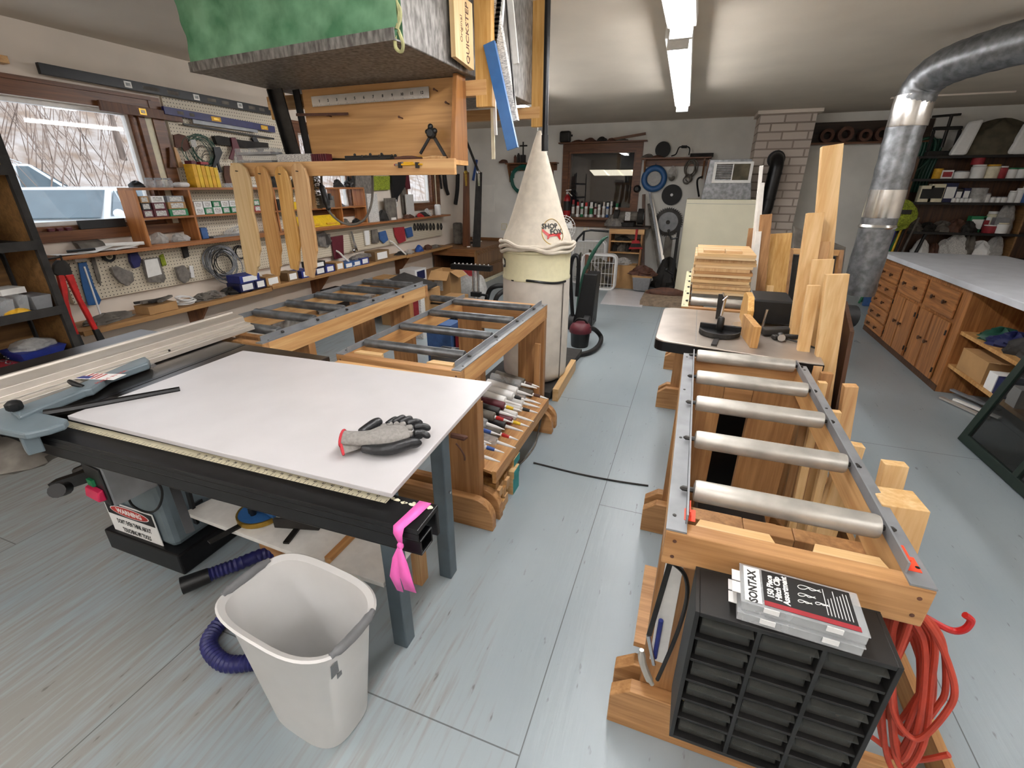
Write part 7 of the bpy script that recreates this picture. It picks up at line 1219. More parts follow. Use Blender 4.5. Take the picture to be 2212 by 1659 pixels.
t=T('extension_cord','coil of green extension cord hung under the left wall shelf','cord'); t.p('cord_coil',join(coilb((-2.94,8.35,1.62),(0,1,0),.19,.009,6,3,.014,flat=1.08),coilb((-2.93,8.33,1.62),(0,1,.05),.175,.009,4,5,.02,flat=1.1)),'green_cord'); b=B(); b.tube([(-2.94,8.41,1.84),(-2.94,8.34,1.83),(-2.94,8.33,1.86)],.006,6); t.p('peg',b,'dark_steel')
t=T('outlet_plate','beige double outlet plate on the far wall above the corner desk','outlet'); b=B(); b.box(-3.36,-3.24,YB-.006,YB,.76,.88); t.p('plate',b,'tape_cream',bev=.002)
for x in (-3.33,-3.29): b=B(); b.box(x-.012,x+.018,YB-.009,YB-.006,.775,.865); t.p('socket',b,'wall_white',bev=.002)
t=T('outlet_plate','beige outlet plate below the dark window sill','outlet'); b=B(); p=Yp(1268,490,YB); b.box(p.x-.06,p.x+.06,YB-.006,YB,p.z-.06,p.z+.06); t.p('plate',b,'tape_cream',bev=.002)
for x in (-.025,.025): b=B(); b.box(p.x+x-.015,p.x+x+.015,YB-.009,YB-.006,p.z-.045,p.z+.045); t.p('socket',b,'wall_white',bev=.002)
b=B(); p=Yp(1055,420,YB); b.box(p.x-.13,p.x+.12,YB-.012,YB,p.z-.3,p.z+.16); S('access_hatch','pale painted access panel on the far wall left of the green cord','hatch',b,'wall_white',bev=.002)
def wl(name,lab,cat,px,py,y,w,h,m,kind='box',d=.08,grp=None,z=None):
    p=Yp(px,py,y); z=p.z if z is None else z; b=B()
    if kind=='box': b.box(p.x-w/2,p.x+w/2,y-d/2,y+d/2,z,z+h)
    elif kind=='cyl': b.lathe([(w/2*.95,0),(w/2,.004),(w/2,h*.8),(w/2*.6,h*.88),(w/2*.6,h)],(p.x,y,z),14)
    elif kind=='lump': b=lumpb((p.x,y,z),(w/2,d/2,h),int(px+py),.4)
    return S(name,lab,cat,b,m,grp,bev=.002 if kind=='box' else 0)
z=zs1+.0005
wl('tool_heap','dark metal parts heap at the left end of the left wall shelf','tools',1087,350,8.33,.16,.05,'rust_brown','lump',z=z); wl('can','dark can on the left wall shelf, left of two','can',1113,350,8.33,.05,.12,'rust_brown','cyl',z=z); wl('can','dark can on the left wall shelf, right of two','can',1120,350,8.33,.05,.15,'dusty_black','cyl',z=z)
t=T('drill_press_head','small black tool with spindle standing on the left wall shelf','tool'); p=Yp(1130,340,8.33); b=B(); b.box(p.x-.04,p.x+.04,8.3,8.36,z,z+.12); b.cyl((p.x,8.33,z+.12),(p.x,8.33,z+.32),.012); b.cyl((p.x-.06,8.33,z+.26),(p.x+.07,8.33,z+.26),.012); t.p('body',b,'dusty_black')
# window top ledge
zt_=wz1+.1115; b=B(); b.box(wx0-.16,wx1+.16,YB-.13,YB,zt_,zt_+.02); struct('trim_2',b,'trim_brown_x'); zt_+=.0205
t=T('toaster','old dark metal toaster on the ledge over the dark window','toaster'); p=Yp(1221,300,8.36); b=B(); b.box(p.x-.09,p.x+.09,8.31,8.42,zt_,zt_+.17); t.p('body',b,'dark_steel',bev=.03); b=B(); b.tube([(p.x+.1,8.36,zt_+.1),(p.x+.12,8.36,zt_+.1)],.015); t.p('handle',b,'black_plastic')
for i,(px,w,h,m_) in enumerate(((1250,.2,.03,'rust_brown'),(1275,.18,.05,'rust_brown'),(1300,.16,.06,'dusty_black'),(1322,.14,.04,'rust_brown'),(1345,.2,.03,'dusty_grey'))): wl('rusty_tool','rusty tool lump on the ledge over the dark window, %s from the toaster'%ORD[i],'tool',px,300,8.36,w,h,m_,'lump',.07,'rusty tools over the dark window',z=zt_)
b=B(); A=Yp(1318,303,8.36);Z_=Yp(1395,289,8.36); A.z=max(A.z,zt_+.02); b.bar(A,V((Z_.x,8.36,A.z+.07)),.03,.035); S('wood_stick','long brown stick lying tilted on the window ledge','stick',b,'trim_brown_x')
# sill goods: extinguisher and cans
zs3=1.0255
t=T('fire_extinguisher','small red fire extinguisher at the left end of the dark window sill','fire extinguisher'); p=Yp(1224,460,8.32); b=B(); b.lathe([(.058,0),(.062,.01),(.062,.27),(.05,.32),(.02,.345),(.02,.36)],(p.x,8.33,zs3),20); t.p('cylinder',b,'red_plastic'); b=B(); b.lathe([(.0626,.1),(.0626,.25)],(p.x,8.33,zs3),20,cap=False); t.p('label',b,'drawer_black'); b=B(); b.box(p.x-.02,p.x+.02,8.31,8.35,zs3+.36,zs3+.4); t.p('valve',b,'chrome'); b=B(); b.bar((p.x-.03,8.33,zs3+.42),(p.x+.06,8.33,zs3+.43),.02,.015); b.bar((p.x+.0,8.33,zs3+.40),(p.x+.08,8.33,zs3+.33),.015,.012); t.p('lever',b,'paper'); b=B(); b.tube([(p.x+.02,8.3,zs3+.38),(p.x+.07,8.29,zs3+.3),(p.x+.066,8.28,zs3+.15)],.008,8,sub=3); t.p('hose',b,'black_rubber')
b=B(); p=Yp(1211,452,8.4); b.box(p.x-.06,p.x+.0,8.34,8.42,zs3,zs3+.09); S('yellow_box','small yellow box behind the fire extinguisher','box',b,'yellow_box')
cans=[(1237,.055,.27,'dusty_grey','box_red','grey spray can with pink-red cap'),(1247,.05,.24,'label_white','red_paint','white spray can with red cap'),(1256,.05,.22,'box_green','label_white','green and white can without cap'),(1265,.05,.23,'label_white','red_paint','white can with red top'),(1276,.06,.235,'label_white','label_white','white can with green band'),(1285,.045,.22,'box_maroon','chrome','maroon can with silver top'),(1293,.05,.2,'label_white','label_white','short white bottle'),(1303,.05,.24,'label_white','chrome','white spray can with silver cap'),(1311,.05,.23,'box_steel','label_white','pale blue spray can'),(1319,.045,.25,'chrome','label_white','silver striped can'),(1331,.05,.22,'label_white','box_green','white bottle with green neck')]
for i,(px,w,h,m1,m2,lab) in enumerate(cans):
    p=Yp(px,465,8.32); t=T('spray_can',lab+' on the sill, %s after the extinguisher'%ORD[i],'can','cans on the dark window sill'); b=B(); b.lathe([(w/2*.95,0),(w/2,.004),(w/2,h*.72),(w/2*.55,h*.78)],(p.x,8.33,zs3),16); t.p('can_body',b,m1); b=B(); b.lathe([(w/2*.8,h*.745),(w/2*.8,h),(w/2*.6,h*1.01)],(p.x,8.33,zs3),14); t.p('cap',b,m2); b=B(); b.lathe([(w/2+.0006,h*.2),(w/2+.0006,h*.6)],(p.x,8.33,zs3),16,cap=False); t.p('can_label',b,'paper_print' if i!=4 else 'box_green')
# right shelf goods
z=zs2+.0005
t=T('rubber_disc','round black wheel standing on the right wall shelf','wheel'); p=Yp(1432,322,8.38); b=B(); b.cyl((p.x,8.38,z+.115),(p.x,8.41,z+.115),.115,n=32); t.p('disc',b,'black_rubber')
t=T('hand_brace','black hand brace drill lying on the right wall shelf','drill'); b=B(); P=lambda a,c:Yp(a,c,8.34); b.tube([P(1450,337),P(1460,333),P(1466,320),P(1472,317),P(1485,317),P(1490,322),P(1488,335)],.009,8,sub=3); t.p('crank',b,'black_metal'); b=B(); b.tube([P(1472,317),P(1484,317)],[.02,.02],10); t.p('grip',b,'black_plastic')
wl('hand_plane','long dark hand plane at the right end of the right wall shelf','plane',1515,340,8.34,.33,.05,'dusty_black','box',z=z); wl('flat_tool','flat grey tool heap at the left end of the right wall shelf','tool',1400,340,8.34,.18,.05,'dusty_grey','lump',z=z); wl('flat_tool','dark small tool heap in the middle of the right wall shelf','tool',1420,340,8.32,.16,.03,'rust_brown','lump',z=z)
t=T('blue_ring','blue ring coil with clear bagged centre hung under the right wall shelf','coil'); p=Yp(1413,386,8.38); M_=frame((p.x,8.38,p.z),(1,0,0),(0,0,1)); b=B(M_); b.tube([(.155*cos(a),.155*sin(a),0) for a in [2*pi*k/40 for k in range(40)]],.045,10,closed=True); t.p('coil',b,'blue_paint'); b=B(M_); b.lathe([(.105,-.01),(.105,.01)],n=20); t.p('bagged_centre',b,'plastic_bag'); b=B(); b.tube([(p.x,8.42,p.z+.22),(p.x,8.37,p.z+.2)],.006); t.p('peg',b,'dark_steel')
tq=lambda name,lab,cat,px,py,w,h,m:S(name,lab,cat,lumpb((Yp(px,py,8.37).x,8.37,Yp(px,py,8.37).z),(w/2,.03,h/2),int(px),.25,half=False),m)
tq('hung_bag','red and clear bag hung under the right wall shelf','bag',1452,375,.12,.2,'plastic_bag'); tq('hung_bag_weight','grey lump at the bottom of the hung red bag','weight',1451,384,.1,.09,'dusty_grey')
t=T('power_cord','grey power cord bundle hung under the right wall shelf','cord'); p=Yp(1491,372,8.37); t.p('cord',join(coilb((p.x,8.38,p.z+.05),(0,1,0),.075,.009,4,4,.02,flat=1.4),coilb((p.x-.02,8.37,p.z-.1),(0,1,.1),.05,.01,3,6,.02)),'dusty_grey')
def disc(lab,px,py,r,m,teeth=0,hub='chrome',m2=None):
    p=Yp(px,py,8.4); t=T('saw_disc',lab,'disc'); M_=frame((p.x,8.405,p.z),(1,0,0),(0,0,1)); b=B(M_)
    if teeth: po=[]; [po.extend([(r*cos(2*pi*k/teeth),r*sin(2*pi*k/teeth)),(r*.9*cos(2*pi*(k+.55)/teeth),r*.9*sin(2*pi*(k+.55)/teeth)),(r*.9*cos(2*pi*(k+.9)/teeth),r*.9*sin(2*pi*(k+.9)/teeth))]) for k in range(teeth)]; b.prism(po,Mx(),.004)
    else: b.lathe([(r,0),(r,.008)],n=40)
    t.p('blade',b,m)
    if m2: b=B(M_); b.lathe([(r*.66,.004),(r*.66,.006)],n=32); t.p('painted_centre',b,m2)
    b=B(M_); b.lathe([(r*.14,.006),(r*.14,.02)],n=16); t.p('hub',b,hub)
disc('black abrasive disc with white hub hung on the far wall',1451,421,.155,'black_rubber',hub='label_white'); disc('toothed saw blade with grey painted centre hung beside the furnace',1443,480,.235,'dark_steel',40,'dark_steel','rail_grey')
t=T('bent_pipe','black bent rod leaning beside the furnace plenum','rod'); b=B(); b.tube([Yp(1510,425,8.2),Yp(1506,398,8.2),Yp(1508,386,8.2),Yp(1518,382,8.2)],.014,8,sub=4); t.p('rod',b,'black_metal'); 
b=B(); A=Yp(1520,425,8.37);Z_=Yp(1533,345,8.37); b.bar(A,Z_,.045,.02,up=(0,1,0)); S('wood_cleat','brown vertical wood cleat on the wall by the plenum','cleat',b,'trim_brown_z')
# respirator lamp by window, bench with grinder
t=T('wall_spotlight','small black clip lamp with blue lens by the dark window','lamp'); p=Yp(1376,408,8.34); b=B(); b.lathe([(.03,.06),(.05,.02),(.06,-.03)],M=frame(p,(1,0,0),(0,0,1)),n=14); b.cyl(p,(p.x,8.43,p.z+.03),.01); t.p('shade',b,'black_plastic'); b=B(); b.ball(p+V((0,-.03,0)),.04,(1,.5,1)); t.p('lens',b,'box_steel')
t=T('grinder_bench','narrow wooden bench with open shelves holding the grinder','bench'); x0,x1,yb0,yb1=-1.28,-.75,7.95,8.35; zt_=Yp(1350,490,7.95).z
b=B(); b.box(x0-.06,x1+.08,yb0-.03,yb1,zt_-.03,zt_); t.p('top',b,'dark_shelf',bev=.003); b=B(); b.box(x0,x1+.02,yb0-.02,yb0,zt_-.11,zt_-.031); t.p('apron',b,'pine')
for x in (x0,x1-.03): b=B(); b.box(x,x+.03,yb0,yb1,0,zt_-.031); t.p('side_panel',b,'fir_z')
for z in (Yp(1350,521,7.95).z,Yp(1350,545,7.95).z): b=B(); b.box(x0+.03,x1-.03,yb0,yb1,z-.018,z); t.p('shelf',b,'pine')
b=B(); b.box(x0+.03,x1-.03,yb1-.01,yb1,0,zt_-.031); t.p('back_panel',b,'wall_white')
z1_,z2_=Yp(1350,521,7.95).z+.0005,Yp(1350,545,7.95).z+.0005
t=T('bench_grinder','dark bench grinder with two wheel guards on the bench','grinder'); p=Yp(1357,478,8.1); z=zt_+.0005
b=B(); b.box(p.x-.1,p.x+.1,8.0,8.2,z,z+.06); t.p('base',b,'dusty_black',bev=.006); b=B(); b.cyl((p.x-.14,8.1,z+.15),(p.x+.14,8.1,z+.15),.075,n=20); mo=t.p('motor',b,'dusty_grey'); b=B(); b.box(p.x-.045,p.x+.035,8.018,8.024,z+.09,z+.22); mo.p('plate',b,'paper_print')
for s in (-1,1): b=B(); b.cyl((p.x+s*.15,8.1,z+.15),(p.x+s*.23,8.1,z+.15),.12 if s>0 else .1,n=24); t.p('wheel_guard',b,'dusty_black'); b=B(); b.cyl((p.x+s*.231,8.1,z+.15),(p.x+s*.24,8.1,z+.15),.06,n=20); t.p('wheel',b,'rail_grey')
lump('clear_hood','clear smoky plastic hood slumped on the bench left of the grinder','hood',(-1.23,8.1,zt_+.0005),(.16,.14,.17),'bag_smoky',211,.15)
lump('tool_lump','dark tools on the upper bench shelf','tools',(-1.08,8.1,z1_),(.12,.1,.06),'dusty_black',212,.4)
for i,(x,r,m_) in enumerate(((-1.2,.06,'dusty_black'),(-1.08,.08,'dusty_grey'),(-.98,.07,'dusty_black'),(-.86,.08,'rust_brown'))): b=lumpb((x,8.1,z2_),(r,.09,r*1.6),215+i,.3); S('motor_part','dusty motor part on the lower bench shelf, %s from left'%ORD[i],'motor part',b,m_,'motor parts on the bench shelf')
t=T('dustpan','red dustpan hung on the front of the grinder bench','dustpan'); yq=7.91; b=B(); P=[Yp(*p,yq) for p in [(1366,519),(1381,519),(1385,531),(1389,538),(1358,538),(1362,530)]]; b.prism([(p.x,p.z) for p in P],frame((0,yq,0),(1,0,0),(0,0,1)),.02); t.p('pan',b,'red_plastic',bev=.004); b=B(); A=Yp(1373,520,yq);Z_=Yp(1376,495,yq); b.bar(A,Z_,.035,.018,up=(0,1,0)); t.p('handle',b,'red_plastic',bev=.006); b=B(); P=[Yp(*p,yq-.022) for p in [(1363,526),(1384,526),(1386,534),(1361,534)]]; b.prism([(p.x,p.z) for p in P],frame((0,yq-.02,0),(1,0,0),(0,0,1)),.004); t.p('brush',b,'dusty_black')
# fans, boxes
def boxfan(lab,px,py,w,h,yy):
    p=Zp(px,py,0); t=T('box_fan',lab,'fan'); x0=p.x-w/2; b=B(); 
    def rrect(x,z,w,h,r,n=6): 
        o=[]
        for (cx_,cz_,a0) in ((x+w-r,z+r,-pi/2),(x+w-r,z+h-r,0),(x+r,z+h-r,pi/2),(x+r,z+r,pi)): o+=[(cx_+r*cos(a0+k*pi/2/n),cz_+r*sin(a0+k*pi/2/n)) for k in range(n+1)]
        return o
    o=rrect(x0,.0,w,h,.07); b.tube([(a,yy,c+.012) for a,c in o],.018,8,closed=True); b.tube([(a,yy+.12,c+.012) for a,c in o],.018,8,closed=True); n=len(o)
    b.add([(a,yy,c+.025) for a,c in o]+[(a,yy+.12,c+.025) for a,c in o],[(i,(i+1)%n,n+(i+1)%n,n+i) for i in range(n)]); t.p('housing',b,'white_plastic')
    b=B()
    for k in range(9): x=x0+.04+k*(w-.08)/8; b.cyl((x,yy-.006,.04),(x,yy-.006,h-.02),.0035,n=5)
    for k in range(3): z=.1+k*(h-.2)/2; b.cyl((x0+.02,yy-.004,z),(x0+w-.02,yy-.004,z),.0035,n=5)
    t.p('grille',b,'white_plastic'); b=B(); r=w*.42; c=V((x0+w/2,yy+.06,h/2))
    for k in range(5): a=2*pi*k/5; q=[c+V((.04*cos(a),-.02,.04*sin(a))),c+V((r*cos(a-.3),-.03,r*sin(a-.3))),c+V((r*cos(a+.4),.02,r*sin(a+.4))),c+V((.05*cos(a+.6),.01,.05*sin(a+.6)))]; b.hexa(q,[v+V((0,.004,0)) for v in q])
    t.p('blades',b,'tan_cloth'); b=B(); b.cyl(c+V((0,-.03,0)),c+V((0,.04,0)),.05); t.p('hub',b,'dusty_grey')
boxfan('white box fan standing on the floor behind the shop machines, nearest',1288,627,.52,.52,7.35); boxfan('white box fan standing behind the nearest box fan',1262,618,.52,.68,7.75)
carton('tan open carton with handwriting in front of the grinder bench',-1.13,-.78,7.6,7.88,0.0,.36,'cardboard',None); lump('white_rags','white rags heaped in the tan carton before the bench','rags',(-1.0,7.74,.3605),(.13,.1,.09),'plastic_bag',231,.4)
b=B(); b.hexa([(-.76,7.42,.013),(-.54,7.42,.013),(-.54,7.6,.013),(-.76,7.6,.013)],[(-.79,7.4,.22),(-.51,7.4,.22),(-.51,7.62,.22),(-.79,7.62,.22)]); S('plastic_tub','grey plastic tub standing at the back of the white floor panel','tub',b,'grey_plastic',bev=.01)
b=B(); b.box(-.8,-.5,7.4,7.64,.2205,.245); S('cardboard_sheet','cardboard sheet lying over the grey tub','cardboard',b,'cardboard'); lump('brown_leather','dark crumpled leather on the cardboard over the grey tub','leather',(-.64,7.52,.2455),(.19,.11,.12),'leather',233,.45)
carton('small grey-white carton left of the tan one before the bench',-1.32,-1.16,7.7,7.95,0,.36,'dusty_grey')
# long strips leaning on the wall
for i,(tx,ty,bx_,by_,w,m_,lab) in enumerate(((1403,415,1440,600,.03,'rail_grey','first from the bench'),(1408,430,1446,603,.04,'aluminium','second from the bench'),(1401,440,1432,600,.035,'dusty_grey','shortest, behind the first'),(1416,470,1455,605,.03,'rail_grey','third from the bench'))):
    A=Yp(tx,ty,8.38); P=Yp(bx_,by_,7.95); P.z=.002; b=B(); b.bar(P,A,w,.012,up=(0,1,0)); S('metal_strip','long grey metal strip leaning on the far wall, '+lab,'strip',b,m_,'metal strips leaning on the far wall')
b=B(); A=Yp(1391,420,8.36); P=Yp(1390,600,8.0); P.z=.001; b.bar(P,A,.05,.03,up=(0,1,0)); S('brown_plank','dark brown plank leaning beside the grinder bench','plank',b,'dark_brown_z'); b=B(); b.box(-.42,-.3,8.1,8.14,.001,.76); S('grey_board','grey weathered board standing on the floor near the strips','board',b,'dusty_grey')
lump('black_parts','black machine parts heap at the foot of the strips','parts',(-.3,7.9,.001),(.2,.18,.4),'dusty_black',241,.45)
# ================= right back: ledge with rolls, duct, shelves =================
t=T('ledge_rack','dark wooden ledge with round holders on the right back wall','ledge'); z=Yp(1830,307,8.3).z; b=B(); b.box(1.32,2.75,YB-.16,YB,z-.025,z); t.p('ledge',b,'trim_brown_x'); b=B(); b.box(1.32,2.75,YB-.02,YB,z,z+.26); t.p('back_board',b,'dark_shelf')
for i,(px,r) in enumerate(((1787,.085),(1826,.095),(1869,.075),(1905,.085))):
    p=Yp(px,290,8.3); b=B(); b.lathe([(r*.55,-.07),(r,-.07),(r,.07),(r*.55,.07),(r*.55,-.07)],M=frame((p.x,8.33,z+r+.0005),(1,0,.0),(0,0,1)),n=22,cap=False); S('pipe_roll','brown ring roll on the dark ledge, %s from the chimney'%ORD[i],'roll',b,'rust_brown','rolls on the dark ledge')
t=T('foil_duct','silver foil wrapped duct dropping from the ceiling at the right','duct'); b=B(); X_=1.345; Y_=4.6
ps=[V((X_+1.9,Y_-1.75,2.29)),V((X_+1.2,Y_-1.25,2.29)),V((X_+.55,Y_-.7,2.295)),V((X_+.2,Y_-.3,2.27)),V((X_+.04,Y_-.06,2.2)),V((X_,Y_,2.0)),V((X_,Y_,1.5)),V((X_,Y_,.68))]
pp_=spl(ps,10); b.tube(pp_,[.118+.0025*sin(i*2.3) for i in range(len(pp_))],24); t.p('duct_wrap',b,'galvanised')
for zz in (1.9,1.28): b=B(); b.lathe([(.121,zz),(.123,zz+.01),(.122,zz+.15),(.121,zz+.2)],(X_,Y_,0),24,cap=False); t.p('tape_band',b,'aluminium_bright')
for k,zz in enumerate((1.2,)): b=B(); b.lathe([(.12,zz),(.128,zz+.012),(.12,zz+.03)],(X_,Y_,0),24,cap=False); t.p('clamp_ring',b,'aluminium_bright')
b=B(); b.box(1.9,3.0,7.25,7.29,2.425,2.44); struct('trim_3',b,'wall_cream')
# poles, duster
t=T('lime_duster','lime green fuzzy duster head on a leaning pole by the duct','duster'); p=Yp(1938,465,7.6); b=lumpb(p,(.2,.1,.17),251,.3,half=False); t.p('head',b,'lime_cloth'); b=B(); b.box(p.x-.13,p.x+.1,7.48,7.5,p.z+.02,p.z+.07); t.p('dark_strip',b,'dusty_black'); b=B(); b.cyl(p,Zp(1862,652,.002),.013,n=8); t.p('pole',b,'green_hose')
for i,(tx,ty,bx_,by_,m_,lab) in enumerate(((1950,460,1872,655,'box_blue','blue'),(1958,470,1880,655,'yellow_plastic','yellow'),(1966,480,1884,660,'walnut_z','brown'),(1975,440,1890,658,'dusty_black','black'),(1945,500,1855,655,'box_green','teal'),(1985,470,1895,655,'dusty_grey','grey'))):
    A=Yp(tx,ty,8.0); P=Zp(bx_,by_,.001); b=B(); b.cyl(P,A,.014,n=8); S('broom_pole',lab+' broom pole leaning behind the counter cabinet end','pole',b,m_,'poles leaning behind the cabinet')
b=B(); p=Zp(1868,665,0); b.box(p.x,p.x+.12,p.y+.1,p.y+.16,.001,.16); S('blue_scraper','small blue plastic piece at the foot of the poles','scraper',b,'box_steel',bev=.01)
t=T('hose_bundle','bundle of dark green hoses hung by the duct on the right back wall','hose'); b=B()
for i in range(7): x=1966+i*7; b.tube([Yp(x+28,300,8.3),Yp(x+20,330,8.28),Yp(x-2,380,8.27),Yp(x-12,415,8.3)],.018,8,sub=4)
b.tube([Yp(1968,315,8.25),Yp(1990,302,8.22),Yp(2018,300,8.25),Yp(2016,330,8.22),Yp(1985,365,8.2),Yp(1950,378,8.22)],.018,8,sub=4); t.p('hose_loops',b,'green_hose'); b=B(); b.box(Yp(1995,300,8.4).x-.2,Yp(1995,300,8.4).x+.1,8.36,8.43,Yp(1995,300,8.4).z,Yp(1995,300,8.4).z+.03); t.p('wall_peg',b,'dark_shelf')
# storage shelving right
t=T('storage_shelves','brown storage shelves with black shelf edges on the right back wall','shelves'); xs0,xs1=2.58,4.55; y0_=8.05; SH=[.32,.62,.945,1.315,1.597,1.865]
b=B(); b.box(xs0,xs1,8.38,8.42,0,1.86); t.p('back_panel',b,'dark_brown_z')
for x in (xs0,3.86,xs1-.02): b=B(); b.box(x,x+.02,y0_+.002,8.38,0,1.86); t.p('upright',b,'dark_brown_z' if x<3 else 'rack_tan')
for z in SH: b=B(); b.box(xs0+.02,xs1-.02,y0_,8.38,z-.022,z-.0) if 0 else b.box(xs0,xs1,y0_,y0_+.0019,z-.03,z); t.p('shelf_edge',b,'black_metal'); b=B(); b.box(xs0+.021,3.859,y0_+.002,8.38,z-.02,z); b.box(3.881,xs1-.021,y0_+.002,8.38,z-.02,z); t.p('shelf',b,'dark_shelf')
rr=random.Random(91)
def jar(px,py,z,w,h,m,lab,cap=None,kind='cyl',d=None,y=8.14):
    p=Yp(px,py,y); x=min(max(p.x,xs0+.06),xs1-.08); t=T('jar' if kind=='cyl' else 'box',lab,'jar' if kind=='cyl' else 'box','jars and boxes on the storage shelves'); b=B(); z+=.0005
    if kind=='cyl': b.lathe([(w/2*.95,0),(w/2,.004),(w/2,h*.85),(w/2*.8,h*.88)],(x,y,z),14)
    else: b.box(x-w/2,x+w/2,y-.05,y+.05,z,z+h)
    t.p('body',b,m,bev=0 if kind=='cyl' else .002)
    if cap: b=B(); b.lathe([(w/2*.9,h*.885),(w/2*.9,h)],(x,y,z),14) if kind=='cyl' else b.box(x-w*.4,x+w*.4,y-.0515,y-.0502,z+h*.2,z+h*.8); t.p('lid' if kind=='cyl' else 'box_label',b,cap)
S1,S2,S3=SH[4],SH[3],SH[2]
for px,w,h,m_,c_,k,lab in ((2022,.1,.14,'yellow_box',None,'cyl','yellow ball-like tub'),(2040,.12,.1,'label_white','box_red','box','white boxed pack, two stacked'),(2072,.17,.09,'label_white','rail_grey','cyl','wide white tub'),(2107,.15,.16,'label_white','label_white','cyl','white can with pale lid under the red one'),(2137,.15,.16,'tape_cream','yellow_box','cyl','cream can with yellow label'),(2158,.11,.14,'box_red','label_white','cyl','red and white can'),(2180,.11,.12,'label_white','box_green','cyl','white can with green print, left'),(2200,.11,.12,'label_white','box_green','cyl','white can with green print, right')): jar(px,385,S1,w,h,m_,lab+' on the upper storage shelf',c_,k)
jar(2112,350,S1+.161,.13,.12,'box_red','red can stacked on a white one on the upper storage shelf','label_white')
for px,w,h,m_,c_,k,lab in ((1992,.14,.2,'tape_cream','ink_black','box','printed cream box pair, left'),(2015,.16,.22,'tape_cream','ink_black','box','printed cream box stack, second'),(2042,.13,.23,'box_navy','label_white','box','dark blue printed box'),(2062,.07,.16,'drawer_black','label_white','box','black packet with label'),(2078,.07,.17,'box_navy','label_white','box','navy packet with label'),(2105,.19,.2,'plastic_bag',None,'cyl','cloudy bagged pack'),(2127,.08,.11,'label_white','rail_grey','cyl','short white jar, first'),(2142,.06,.07,'label_white','rail_grey','cyl','short white jar, second'),(2155,.06,.07,'label_white','rail_grey','cyl','short white jar, third'),(2166,.07,.07,'label_white','rail_grey','cyl','short white jar, fourth'),(2182,.08,.14,'label_white','label_white','cyl','white bottle, left of a pair'),(2196,.08,.17,'label_white','label_white','cyl','white bottle, right of a pair'),(2208,.09,.19,'box_steel','label_white','cyl','pale blue bottle at the frame edge')): jar(px,435,S2,w,h,m_,lab+' on the middle storage shelf',c_,k)
for i in range(7): jar(2058+i*9,437,S2,.045,.055,'label_white','tiny white pot in the front row of the middle shelf, %s'%ORD[i],'rail_grey',y=8.085)
for px,w,h,m_,c_,k,lab in ((2100,.16,.2,'box_green','label_white','box','green and white box'),(2118,.08,.19,'label_white','box_red','box','white narrow box'),(2131,.11,.26,'tape_cream','label_white','cyl','cream jug with lid'),(2135,.14,.1,'box_red','label_white','cyl','red tub in front of the cream jug'),(2157,.16,.13,'label_white','tape_cream','cyl','white tub with red print'),(2152,.14,.19,'rail_grey',None,'box','grey box behind the tubs')): jar(px,500,S3,w,h,m_,lab+' on the lower storage shelf',c_,k,y=8.13 if 'front' in lab or 'tub' in lab else 8.25)
lump('clear_bag','clear and green bag at the right end of the lower storage shelf','bag',(3.74,8.2,S3+.0005),(.1,.1,.36),'plastic_bag',261,.25)
for i,(px,w,h,m_) in enumerate(((1972,.22,.1,'dusty_grey'),(2000,.2,.1,'dusty_black'),(2030,.26,.12,'dusty_grey'),(2060,.24,.14,'rust_brown'),(2085,.2,.12,'dusty_black'))): p=Yp(px,500,8.2); S('dark_tool','dark tool heap on the lower storage shelf, %s from the left'%ORD[i],'tool',lumpb((max(p.x,2.72),8.2,S3+.0005),(w/2,.1,h),270+i,.4),m_,'dark tools on the lower storage shelf')
S4=SH[1]
for i,(px,w,h,m_) in enumerate(((1985,.2,.2,'label_white'),(2015,.14,.16,'rust_brown'),(2035,.16,.2,'paper_print'),(2060,.34,.28,'paper_print'),(2085,.2,.3,'dusty_grey'),(2115,.3,.2,'label_white'),(2145,.2,.26,'plastic_bag'))): p=Yp(px,540,8.2); S('bundle','pale bundle on the shelf just above the counter top, %s from the left'%ORD[i],'bundle',lumpb((max(p.x,2.72),8.2,S4+.0005),(w/2,.1,h),280+i,.3),m_,'bundles on the shelf behind the counter')
b=B(); p=Yp(1995,520,8.1); b.cyl((p.x-.05,8.1,S4+.0005),(p.x-.0,8.1,S4+.3),.02); S('black_bottle','slim black bottle with white cap behind the counter','bottle',b,'black_plastic')
# on top of the shelves
ZT_=1.8655
t=T('lard_press','old black cast iron press with T handle on top of the storage shelves','press'); p=Yp(2030,330,8.2); x=p.x; b=B(); b.box(x-.15,x+.15,8.15,8.25,ZT_,ZT_+.06); b.box(x-.15,x-.12,8.17,8.23,ZT_+.06,ZT_+.3); b.box(x+.12,x+.15,8.17,8.23,ZT_+.06,ZT_+.3); b.box(x-.15,x+.15,8.17,8.23,ZT_+.3,ZT_+.34); t.p('frame',b,'dusty_black',bev=.015); b=B(); b.cyl((x,8.2,ZT_+.1),(x,8.2,ZT_+.46),.018); t.p('screw',b,'dark_steel'); b=B(); b.cyl((x-.2,8.2,ZT_+.455),(x+.09,8.2,ZT_+.47),.014); t.p('handle',b,'dark_steel')
b=B(); p=Yp(2085,300,8.1); b.hexa([(p.x-.12,8.06,ZT_),(p.x+.06,8.06,ZT_),(p.x+.06,8.14,ZT_),(p.x-.12,8.14,ZT_)],[(p.x-.02,8.06,ZT_+.38),(p.x+.12,8.06,ZT_+.4),(p.x+.12,8.14,ZT_+.4),(p.x-.02,8.14,ZT_+.38)]); S('white_sack','white and yellow sack leaning on top of the storage shelves','sack',b,'label_white',bev=.03)
